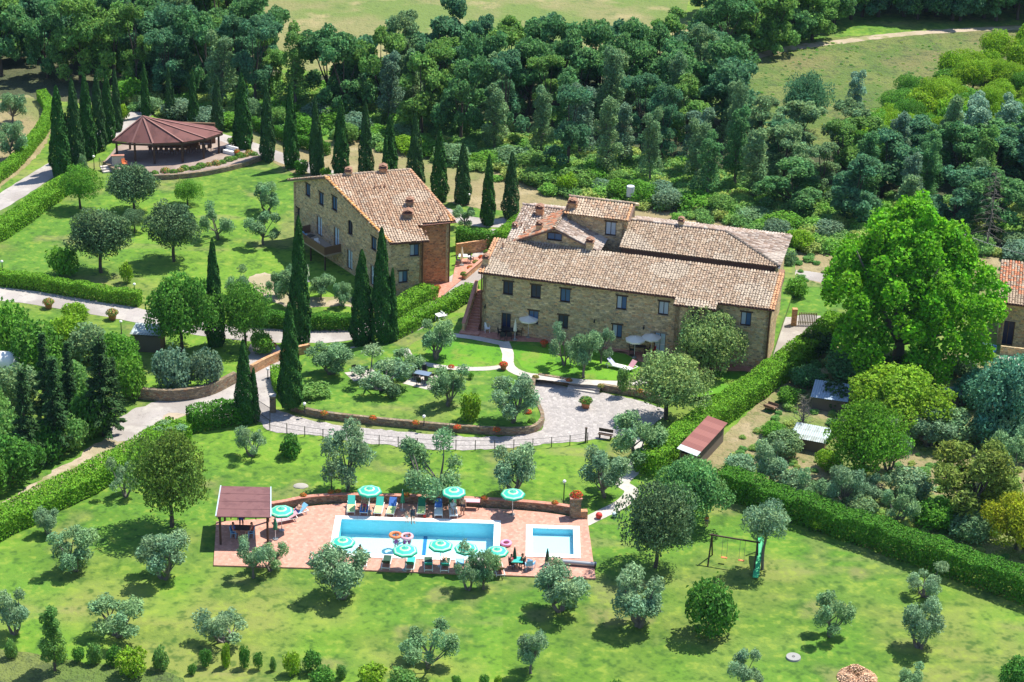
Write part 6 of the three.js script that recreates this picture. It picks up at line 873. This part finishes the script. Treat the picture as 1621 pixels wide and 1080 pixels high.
function person(pose, p, turn, s, skin, suit, hairC, label, top = null, legs = 0.0) {
  const [g0, J] = BODY[pose], g = g0.clone(), n = g.attributes.position.count, c = new Float32Array(n * 3), hip = V(...J.hip), ch = V(...J.chest), ax = ch.clone().sub(hip), L = ax.length(); ax.normalize();
  for (let i = 0; i < n; i++) { const v = V().fromBufferAttribute(g.attributes.position, i), d = v.clone().sub(hip), t = d.dot(ax), rad = d.clone().addScaledVector(ax, -t).length(); let k = skin; if (t < 0.1 && rad < 0.22 + legs && (pose !== 'stand' || v.y > 0.72)) k = suit; if (top && t >= 0.1 && t < L + 0.16 && rad < 0.235) k = top; c.set(k, i * 3); }
  g.setAttribute('color', new THREE.BufferAttribute(c, 3)); const t = thing('person', label, 'person', p, turn); t.scale.setScalar(s); part(t, 'body', g, painted);
  const h = V(...J.head), hair = new THREE.SphereGeometry(0.1, 12, 8, 0, 6.283, 0, 1.75).scale(0.88, 1.12, 1.02).rotateX(-0.35).translate(h.x, h.y + 0.025, h.z - 0.014); part(t, 'hair', hair, mat(hairC, 0.8)); return t;
}
const skinA = [0.42, 0.22, 0.14], skinB = [0.5, 0.29, 0.2], dk = [0.02, 0.016, 0.014], br = [0.08, 0.045, 0.025];
const at = (x, y, h) => G(x, y, h).setY(h);
person('stand', at(732, 815, PB), 2.8, 1, skinA, [0.02, 0.02, 0.04], dk, 'person in dark swim shorts standing beside the white lounger'); person('stand', at(653, 829, PB + 0.06), 0.6, 0.95, skinB, [0.03, 0.03, 0.05], br, 'person in a dark swimsuit standing at the pool edge with a child', [0.03, 0.03, 0.05]); person('stand', at(644, 827, PB + 0.06), 0.2, 0.62, skinB, [0.5, 0.5, 0.5], br, 'small child standing beside an adult at the pool edge');
person('recline', at(577, 808, PB).add(V(0, 0.36, 0.05)), 0, 1, skinA, [0.5, 0.06, 0.1], dk, 'person in red lying on the dark green lounger'); person('recline', at(717, 813, PB).add(V(0, 0.36, 0.05)), 0.1, 1, skinB, [0.7, 0.7, 0.7], dk, 'person in white resting on the white and green lounger', [0.7, 0.7, 0.7]); person('sit', at(516, 884, PB).add(V(0, 0.4, 0)), -2.0, 1, skinA, dk, dk, 'person in black sitting on the teal backed lounger', [0.02, 0.02, 0.02]); person('stand', at(570, 892, PB), 2.5, 0.98, skinA, [0.04, 0.03, 0.05], dk, 'person standing behind the large poolside olive', [0.3, 0.1, 0.06]);
for (const [x, y, l, c, tn] of [[627, 850, 'swimmer inside the orange ring', br, 0.4], [640, 852, 'swimmer with dark hair beside the pink ring, by the orange ring', dk, 1.2], [648, 850, 'swimmer with long dark hair on the far rim of the pink ring', dk, -1]]) person('stand', V(G(x, y).x, -1.24, G(x, y).z), tn, 0.88, skinB, [0.3, 0.02, 0.2], c, l, [0.3, 0.02, 0.2]);
person('sit', at(810, 900, PB).add(V(0, 0.42, 0)), 1.5, 0.95, skinB, dk, dk, 'person in red sitting at the teal topped pool table', [0.5, 0.05, 0.1]); person('sit', at(826, 899, PB).add(V(0, 0.42, 0)), -1.5, 0.95, skinA, dk, br, 'person in dark clothes sitting at the teal topped pool table', [0.03, 0.06, 0.05]);
person('sit', at(370, 850, PB).add(V(0, 0.42, 0)), 1.5, 1, skinA, [0.04, 0.08, 0.3], dk, 'person in blue sitting under the pergola', [0.05, 0.12, 0.42]); person('sit', at(398, 850, PB).add(V(0, 0.42, 0)), -1.6, 1, skinB, [0.04, 0.05, 0.1], br, 'person in a brick red top sitting under the pergola', [0.4, 0.1, 0.06]); person('stand', at(382, 836, PB), 0.3, 1, skinA, [0.05, 0.1, 0.4], dk, 'person in blue standing behind the pergola table', [0.06, 0.14, 0.5]);
person('recline', at(703, 899, PB).add(V(0, 0.36, 0)), 3.1, 1, skinB, [0.6, 0.6, 0.6], br, 'person lying on the teal lounger beside the slim olives'); person('recline', at(470, 816, PB).add(V(0, 0.36, 0)), -0.9, 0.95, skinB, [0.1, 0.1, 0.3], br, 'person lying on the sideways blue lounger'); person('stand', at(1118, 834, 0), 2.9, 0.68, skinB, [0.1, 0.1, 0.2], br, 'child in an orange shirt standing on the lawn behind the swing', [0.6, 0.2, 0.06]);

// ------------------------------------------------------------------ playground
{
  const a = G(1124, 888), b = G(1196, 900), d = b.clone().sub(a), L = d.length(), t = thing('swing_set', 'dark wooden swing frame with two orange seats', 'swing', a, -Math.atan2(d.z, d.x)), h = 2.35;
  part(t, 'top_beam', bar(V(-0.2, h, 0), V(L + 0.2, h, 0), 0.07, 8), woodDark); for (const x of [0, L]) for (const z of [-1, 1]) part(t, 'leg', bar(V(x, 0, z * 0.95), V(x, h + 0.12, -z * 0.05), 0.065, 8), woodDark);
  for (const x of [L * 0.3, L * 0.68]) { const s = sub(t, 'swing'); part(s, 'seat', bx(0.48, 0.05, 0.2, x, 0.5, 0), orangeC); for (const k of [-0.2, 0.2]) part(s, 'chain', bar(V(x + k, 0.52, 0), V(x + k, h, 0), 0.015, 4), metalGrey); }
  const q = G(1196, 918), w = G(1203, 876).sub(q), sl = thing('slide', 'green plastic slide with dark wooden ladder posts', 'slide', q, Math.atan2(w.x, w.z)), len = w.length(), hh = 1.5;
  const prof = (x) => 0.18 + (hh - 0.18) * sstep(0.05, 1, x); const n = 14, g = []; for (let i = 0; i < n; i++) g.push(beam(V(0, prof(i / n), i / n * len), V(0, prof((i + 1) / n), (i + 1) / n * len + 0.01), 0.42, 0.03)); const sideW = [-1, 1].map((s) => { const gg = []; for (let i = 0; i < n; i++) gg.push(beam(V(s * 0.22, prof(i / n) + 0.07, i / n * len), V(s * 0.22, prof((i + 1) / n) + 0.07, (i + 1) / n * len + 0.01), 0.03, 0.16)); return merge(gg); });
  const gm = mat([0.05, 0.5, 0.2], 0.4); part(sl, 'chute', merge(g), gm); sideW.forEach((x) => part(sl, 'side_rail', x, gm)); for (const s of [-1, 1]) part(sl, 'post', bx(0.09, 2.2, 0.09, s * 0.3, 1.1, len + 0.15), woodDark); for (let i = 1; i < 5; i++) part(sl, 'rung', bar(V(-0.3, 0.32 * i, len + 0.15), V(0.3, 0.32 * i, len + 0.15), 0.025, 6), woodMid);
}

// ------------------------------------------------------------------ lamps, fence, gate, pots
const globeM = mat([0.85, 0.85, 0.83], 0.3);
for (const [x, y, top, l, h0] of [[525, 784, 752, 'globe lamp on a black post behind the first pool loungers', 0], [700, 790, 757, 'globe lamp on a black post behind the middle pool parasol', 0], [892, 799, 763, 'globe lamp on a black post beside the flowering stone pillar', 0], [192, 528, 511, 'globe lamp on a short post beside the middle drive', 0], [149, 268, 250, 'globe lamp beside the tight cypress row', 0], [213, 463, 452, 'short globe lamp at the end of the straight hedge', 0], [482, 652, 641, 'small globe lamp on the terrace beside the thick cypress', TH], [671, 674, 661, 'small globe lamp on the terrace edge between orange flowers', TH], [742, 325, 310, 'globe lamp behind the pale olive bush', 0], [4, 432, 416, 'globe lamp behind the straight hedge', 0], [424, 600, 586, 'short lamp beside the entrance drive', 0]]) {
  const p = G(x, y, h0), t = thing('globe_lamp', l, 'lamp', p), h = (y - top) / (ppm(p) * 0.915); part(t, 'post', cyl(0.05, 0.04, h, 0, 0, 0, 8), metalDark); part(t, 'base', cyl(0.1, 0.08, 0.08, 0, 0, 0, 8), metalDark); part(t, 'globe', new THREE.SphereGeometry(0.15, 16, 12).translate(0, h + 0.12, 0), globeM);
}
{
  const line = spline(pxs([[405, 672], [428, 681], [508, 695], [620, 707], [720, 713], [819, 712], [895, 706], [930, 701]]), 10), c = new THREE.CatmullRomCurve3(line), L = c.getLength(), n = Math.round(L / 1.65), t = thing('driveway_fence', 'thin dark metal fence of posts and rails along the driveway', 'fence', V(line[0].x, 0, line[0].z)), pts = []; for (let i = 0; i <= n; i++) pts.push(c.getPointAt(i / n).sub(t.position).setY(0));
  pts.forEach((p, i) => { part(t, 'post', bx(0.07, 1.0, 0.07, p.x, 0.5, p.z), metalDark); if (i < n) for (const h of [0.95, 0.5]) part(t, 'rail', bar(p.clone().setY(h), pts[i + 1].clone().setY(h), 0.014, 5), metalDark); });
  const gp = thing('gate_post', 'tall dark timber post at the end of the driveway fence', 'post', G(927, 700)); part(gp, 'shaft', bx(0.16, 1.35, 0.16, 0, 0.675, 0), woodDark); part(gp, 'cap', bx(0.22, 0.06, 0.22, 0, 1.38, 0), woodDark);
  const sp = thing('gate_post', 'square stone gate post beside the thick cypress', 'post', G(432, 652)); part(sp, 'shaft', metreUV(bx(0.5, 1.6, 0.5, 0, 0.8, 0)), rubbleMat); part(sp, 'cap', bx(0.6, 0.09, 0.6, 0, 1.645, 0), concreteMat);
  const ga = thing('iron_gate', 'open black iron gate leaf beside the stone gate post', 'gate', G(408, 655)), e = G(428, 668).sub(G(408, 655)); for (const k of [0, 0.98]) part(ga, 'stile', bx(0.05, 1.4, 0.05, e.x * k, 0.75, e.z * k), metalDark); for (const h of [0.12, 1.35]) part(ga, 'rail', bar(V(0, h, 0), V(e.x, h, e.z), 0.025, 6), metalDark); for (let i = 1; i < 12; i++) part(ga, 'bar', cyl(0.012, 0.012, 1.2, e.x * i / 12, 0.14, e.z * i / 12, 5), metalDark);
  const bench = thing('garden_bench', 'dark bench beside the timber gate post and the yard olive', 'bench', G(958, 695), -0.3); part(bench, 'seat', bx(1.3, 0.06, 0.4, 0, 0.45, 0), woodDark); for (const x of [-0.5, 0.5]) part(bench, 'leg', bx(0.08, 0.42, 0.36, x, 0.21, 0), woodDark); part(bench, 'backrest', bx(1.3, 0.3, 0.05, 0, 0.75, -0.2), woodDark);
  const wg = thing('timber_gate', 'pale slatted timber gate behind the farmhouse end', 'gate', G(1262, 515)), we = G(1293, 516).sub(G(1262, 515)), wl = we.length(); wg.rotation.y = -Math.atan2(we.z, we.x); const paleW = mat([0.34, 0.3, 0.17], 0.85); for (let i = 0; i < 11; i++) part(wg, 'slat', bx(0.1, 1.35, 0.03, 0.15 + i * (wl - 0.2) / 10.5, 0.75, 0), paleW); for (const h of [0.35, 1.2]) part(wg, 'rail', bx(wl, 0.08, 0.04, wl / 2, h, -0.04), paleW); part(wg, 'gate_pillar', metreUV(bx(0.5, 1.8, 0.5, -0.35, 0.9, 0)), brickStoneMat);
}
const flowerGeo = (sd, r, n, cols) => { seed(sd); const L = new Leaves(); for (let k = 0; k < n; k++) { const d = rdir(); d.y = Math.abs(d.y); const q = Math.cbrt(rr(0.35, 1)); L.add(V(d.x * r * q, d.y * r * 0.8 * q, d.z * r * q), d.clone().add(rdir().multiplyScalar(0.6)).normalize(), 0.1, 0.08, pick(cols).map((v) => v * rr(0.75, 1.2))); } return L.geo(); };
const petalMat = leafMat([0.75, 0.75, 0.75], 0.2), GR = [0.09, 0.2, 0.03], FL = { orange: flowerGeo(1, 0.42, 420, [[0.62, 0.14, 0.03], [0.55, 0.22, 0.05], [0.6, 0.09, 0.04], GR, GR]), red: flowerGeo(2, 0.42, 420, [[0.6, 0.04, 0.03], [0.7, 0.1, 0.05], GR]), mixed: flowerGeo(3, 0.45, 420, [[0.5, 0.2, 0.1], [0.4, 0.3, 0.12], GR, GR, GR]), green: flowerGeo(4, 0.45, 420, [GR, [0.16, 0.26, 0.04], [0.06, 0.16, 0.03]]) };
const potGeo = new THREE.LatheGeometry([[0.001, 0], [0.2, 0], [0.29, 0.38], [0.33, 0.4], [0.33, 0.47], [0.27, 0.47], [0.25, 0.42], [0.001, 0.42]].map(([a, b]) => new THREE.Vector2(a, b)), 14);
function pot(px, py, s, f, label, y = 0, group) { const t = thing('flower_pot', label, 'flower pot', G(px, py, y).setY(y), R() * 6, group); t.scale.setScalar(s); part(t, 'pot', potGeo, terracotta); const g = part(t, 'blossom', FL[f], petalMat); g.position.y = 0.42; return t; }
function clump(px, py, s, f, label, y = 0, group, lift = 0) { const t = solo('flower_clump', FL[f], petalMat, label, 'flowers', group, G(px, py, y).setY(y + lift)); t.scale.setScalar(s); t.rotation.y = R() * 6; return t; }
pot(927, 646, 1.5, 'green', 'terracotta pot with a green shrub alone in the paved yard'); pot(77, 488, 1.4, 'mixed', 'potted shrub by the middle drive, beside the straight hedge'); pot(178, 506, 1.5, 'mixed', 'brown leaved potted shrub on the lawn side of the middle drive'); pot(861, 549, 1.0, 'red', 'pot of red flowers beside the farmhouse terrace', TH); pot(797, 585, 1.1, 'red', 'red flowers at the fork of the garden walk', TH); pot(1208, 572, 1.1, 'orange', 'pot of orange flowers at the farmhouse corner', TH); pot(692, 462, 1.0, 'orange', 'bright orange flowers at the brick coloured wall of the gable house', 0.1); pot(680, 466, 0.8, 'orange', 'small orange flower pot at the corner of the gable house', 0.1);
[[738, 440], [748, 430], [757, 421], [766, 413], [774, 405], [783, 397]].forEach(([x, y], i) => pot(x - 4, y, 0.9, ['green', 'orange', 'mixed', 'red', 'green', 'red'][i], 'flower pot in the row along the red tiled terrace wall', 0.1, 'pots along the terrace wall'));
[[513, 664, 'orange'], [590, 671, 'orange'], [658, 679, 'orange'], [724, 686, 'red'], [786, 690, 'red'], [836, 662, 'red'], [842, 676, 'green'], [478, 655, 'green']].forEach(([x, y, f]) => clump(x, y - 8, 0.9, f, f === 'green' ? 'green plant hanging over the olive terrace wall' : f === 'red' ? 'red flowers on the olive terrace wall' : 'orange flowers on the olive terrace wall', TH, 'flowers along the olive terrace wall', 0.05));
[[480, 796], [524, 791], [535, 790], [643, 796], [766, 800], [878, 808], [415, 806]].forEach(([x, y]) => clump(x, y + 2, 0.75, 'orange', 'orange flowers trailing over the pool wall', 0, 'flowers along the pool wall', 0.78));
clump(911, 819, 1.35, 'red', 'orange red flowers crowning the stone pillar', 0, null, 2.0); clump(848, 598, 0.8, 'mixed', 'flowers at the corner of the wall by the steps', TH); clump(901, 603, 0.8, 'orange', 'orange flowers beside the garden steps', TH); clump(951, 612, 0.8, 'mixed', 'yellow green plant at the other side of the garden steps', TH); clump(1013, 620, 0.8, 'orange', 'orange flowers on the yard wall under the round tree', TH); clump(714, 586, 0.8, 'red', 'red flower bush beside the leaning terrace olive', TH, null, 0.3);
[[262, 276], [292, 272], [318, 268], [342, 264], [362, 258], [380, 252], [395, 248], [245, 279], [305, 272], [330, 266], [352, 262], [275, 277], [285, 275], [312, 271], [370, 256], [388, 251], [402, 249], [230, 280]].forEach(([x, y], i) => clump(x, y - 4, i < 7 ? 1.5 : 1.15, i % 3 ? 'green' : 'mixed', 'flower bed plant along the curved edge of the bar terrace', 0.5, 'bar terrace flower bed'));
[[425, 545], [412, 548], [432, 552]].forEach(([x, y]) => clump(x, y, 1.0, 'orange', 'orange flowers above the red capped wall by the drive', 0, 'flowers at the bend of the drive', 0.3));
pot(375, 246, 1.0, 'orange', 'pot of orange flowers beside the sofa of the bar terrace', 0.5);
{ const t = thing('lounge_sofa', 'white cushioned sofa on the bar terrace', 'sofa', G(365, 243, 0.5).setY(0.5), -0.5); part(t, 'seat', bx(1.7, 0.4, 0.8, 0, 0.2, 0), white); part(t, 'backrest', bx(1.7, 0.45, 0.2, 0, 0.6, -0.32), white); for (const s of [-1, 1]) part(t, 'armrest', bx(0.2, 0.55, 0.8, s * 0.95, 0.28, 0), blackM); }
chair('garden_chair', 197, 264, 0.8, orangeC, 'orange wooden armchair beside the pavilion steps', 0.5);
// balcony things
{ const y = 1.8, tb = thing('balcony_table', 'dark table on the gable house balcony', 'table', V(-21.6, y, -201.6), 0.9); part(tb, 'tabletop', bx(1.0, 0.05, 0.7, 0, 0.72, 0), blackM); part(tb, 'leg', cyl(0.05, 0.05, 0.7, 0, 0, 0), blackM); const c1 = chair('balcony_chair', 0, 0, 0.4, white, 'white plastic chair on the gable house balcony', 0); c1.position.set(-20.7, y, -200.2); const c2 = chair('balcony_chair', 0, 0, 2.4, skyC, 'blue plastic chair on the gable house balcony', 0); c2.position.set(-22.3, y, -202.6); }

// ------------------------------------------------------------------ odds and ends
{ const t = thing('stone_cover', 'round grey stone well cover lying on the lawn', 'well cover', G(1256, 1042)); part(t, 'slab', cyl(0.55, 0.53, 0.14, 0, 0, 0, 24), mat([0.3, 0.3, 0.29], 0.95)); part(t, 'lifting_ring', new THREE.TorusGeometry(0.09, 0.02, 6, 14).rotateX(Math.PI / 2).translate(0, 0.15, 0), metalDark); }
{ seed(4500); const L = new Leaves(); for (let k = 0; k < 2600; k++) { const a = R() * 6.283, q = Math.sqrt(R()), r = 1.45 * q, h = 0.55 * Math.max(0, Math.sin(q * 3.0)) * (0.8 + 0.3 * Math.sin(a * 3)); L.add(V(Math.cos(a) * r, h * rr(0.7, 1.05), Math.sin(a) * r), V(Math.cos(a) * 0.4, 1, Math.sin(a) * 0.4).add(rdir().multiplyScalar(0.8)).normalize(), 0.2, 0.1, pick([[0.6, 0.4, 0.25], [0.45, 0.26, 0.16], [0.75, 0.55, 0.38], [0.3, 0.2, 0.14]])); } solo('leaf_pile', L.geo(), petalMat, 'ring shaped pile of dry brown leaves on the lawn', 'leaf pile', null, G(1357, 1074)); }
{ const g = new THREE.DodecahedronGeometry(0.5, 1), p = g.attributes.position; for (let i = 0; i < p.count; i++) p.setXYZ(i, p.getX(i) * 1.3, Math.max(0, p.getY(i) * 0.35), p.getZ(i)); g.computeVertexNormals(); solo('flat_stone', g, mat([0.34, 0.32, 0.28], 0.95), 'flat pale stone on the lawn behind the pool wall', 'stone', null, G(476, 770)); }
{ const t = thing('cart_wheel', 'old wooden cart wheel leaning in the neighbouring yard', 'wheel', G(1550, 570), 0.4); const g = new THREE.TorusGeometry(0.6, 0.06, 8, 24).rotateX(-0.25).translate(0, 0.62, 0); part(t, 'rim', g, woodMid); for (let i = 0; i < 5; i++) { const a = i / 5 * Math.PI, s = bar(V(-Math.cos(a) * 0.58, -Math.sin(a) * 0.58, 0), V(Math.cos(a) * 0.58, Math.sin(a) * 0.58, 0), 0.025, 5).rotateX(-0.25).translate(0, 0.62, 0); part(t, 'spoke', s, woodMid); } part(t, 'hub', cyl(0.1, 0.1, 0.2, 0, -0.1, 0).rotateX(Math.PI / 2 - 0.25).translate(0, 0.62, 0), woodDark); }
chair('garden_chair', 1571, 562, -0.6, blueC, 'deep blue chair beside the cart wheel', 0); table(1560, 556, 1.2, 0.8, white, 'white table in the neighbouring yard', 0, 0.2);
{ const t = thing('wheelbarrow', 'small wooden handcart beside the diagonal hedge', 'cart', G(1220, 650), 0.9); part(t, 'tray', merge([bx(0.8, 0.06, 1.1, 0, 0.4, 0), bx(0.06, 0.25, 1.1, 0.4, 0.52, 0, 0, 0, -0.2), bx(0.06, 0.25, 1.1, -0.4, 0.52, 0, 0, 0, 0.2)]), woodMid); part(t, 'wheel', new THREE.TorusGeometry(0.2, 0.045, 6, 16).rotateY(Math.PI / 2).translate(0, 0.24, 0.55), metalDark); for (const s of [-1, 1]) { part(t, 'handle', bar(V(s * 0.3, 0.4, -0.5), V(s * 0.32, 0.55, -1.1), 0.025, 5), woodMid); part(t, 'leg', bx(0.05, 0.4, 0.05, s * 0.3, 0.2, -0.4), metalDark); } }
{ const t = thing('water_cistern', 'white plastic cistern on legs behind the farmhouse tower', 'tank', G(997, 322)); part(t, 'barrel', new THREE.CylinderGeometry(0.45, 0.45, 1.2, 16).translate(0, 1.5, 0), mat([0.5, 0.56, 0.62], 0.5)); for (const [x, z] of [[-1, -1], [1, -1], [1, 1], [-1, 1]]) part(t, 'leg', bx(0.07, 0.9, 0.07, x * 0.3, 0.45, z * 0.3), metalDark); }
// overhead cable on two poles
{ const a = G(1430, 322, 10), b = G(1665, 412, 7), pts = []; for (let i = 0; i <= 16; i++) { const k = i / 16, p = a.clone().lerp(b, k); p.y -= 1.6 * 4 * k * (1 - k) * 0.5; pts.push(p); } solo('overhead_cable', new THREE.TubeGeometry(new THREE.CatmullRomCurve3(pts), 40, 0.018, 5), metalGrey, 'thin overhead cable crossing behind the plane tree', 'cable'); for (const [p, l] of [[a, 'slim wooden cable pole behind the plane tree crown'], [b, 'wooden cable pole beyond the neighbouring house']]) { const t = thing('cable_pole', l, 'pole', V(p.x, 0, p.z)); part(t, 'shaft', cyl(0.1, 0.08, p.y + 0.2, 0, 0, 0, 8), woodMid); part(t, 'insulator', cyl(0.05, 0.05, 0.12, 0.1, p.y - 0.06, 0, 8), white); } }
// weeds in the kitchen garden and behind the plane tree: nobody could count them
{
  seed(4700); const g = TV.shrub[0].crown, spots = [], poly = pxs([[1140, 740], [1230, 620], [1310, 555], [1640, 570], [1700, 940], [1400, 830], [1180, 775]]), poly2 = pxs([[1225, 380], [1300, 385], [1700, 400], [1700, 470], [1480, 455], [1300, 440], [1235, 470]]);
  let k = 0; while (spots.length < 900 && k++ < 20000) { const p = R() < 0.7 ? G(rr(1130, 1680), rr(550, 930)) : G(rr(1220, 1700), rr(375, 475)); if (inPoly(p.x, p.z, poly) || inPoly(p.x, p.z, poly2)) spots.push(p); }
  const m = new THREE.InstancedMesh(g, LM.grey, spots.length), M = new THREE.Matrix4(), Q = new THREE.Quaternion(); spots.forEach((p, i) => { const s = rr(0.15, 0.55) * (R() < 0.1 ? 1.8 : 1); M.compose(V(p.x, -0.03, p.z), Q.setFromAxisAngle(V(0, 1, 0), R() * 6), V(s * 1.3, s * 0.7, s * 1.3)); m.setMatrixAt(i, M); m.setColorAt(i, rgb(...pick([[1, 1.25, 0.7], [1.6, 1.5, 0.8], [0.8, 1.1, 0.6], [2, 1.5, 0.9]]))); });
  m.name = 'garden_weeds'; tag(m, 'low weeds and vegetable tufts over the kitchen garden soil', 'weeds', null, 'stuff'); scene.add(shadows(m));
}

// shrubs and fruit bushes crowding the kitchen garden
seed(4800);
[[1170, 748, 34, 50, 'olive', 'grey bush behind the tall hedge near the red lean-to'], [1252, 788, 50, 56, 'olive', 'grey olive bush behind the tall hedge, first of the low row'], [1312, 742, 34, 44, 'lime', 'yellow green bush beside the white roofed shed'], [1240, 720, 44, 60, 'grey', 'pale bush on the garden side of the bare tree'], [1225, 690, 26, 44, 'bright', 'low bright bush near the handcart'], [1440, 790, 56, 74, 'olive', 'grey olive bush under the spreading thin leaved tree'], [1480, 832, 50, 70, 'bright', 'bright bush against the tall hedge below the spreading tree'], [1360, 822, 42, 60, 'grey', 'pale weedy bush against the tall hedge'], [1535, 850, 46, 70, 'grey', 'pale bush between the spreading tree and the tall hedge'], [1500, 700, 60, 80, 'oliveB', 'dark olive bush below the small glinting shed roof'], [1545, 640, 60, 76, 'teal', 'blue green bush beside the hanging leaved tree'], [1460, 600, 46, 80, 'oakB', 'green bush in the shade under the plane tree, patio side'], [1345, 598, 46, 84, 'oak', 'dark bush under the plane tree, hedge side'], [1405, 600, 40, 80, 'oak', 'dark bush at the foot of the plane tree'], [1275, 610, 36, 56, 'oak', 'dark bush between the diagonal hedge and the blue roofed shed'], [1248, 640, 30, 40, 'bright', 'small bush against the diagonal hedge'], [1612, 720, 70, 80, 'oliveB', 'dark olive bush at the garden boundary'], [1580, 800, 60, 70, 'oakB', 'green bush beside the yellow tree'], [1300, 835, 30, 50, 'lime', 'yellow green weed clump against the tall hedge'], [1520, 590, 30, 60, 'grey', 'pale bush before the neighbouring patio']].forEach(([x, y, h, w, c, l], i) => plant('garden_bush', l, 'bush', TV.bush[i % 2], LM[c], x, y, h, w * 1.15, { part1: 'foliage', part2: 'stem' }));

renderer.render(scene, camera);
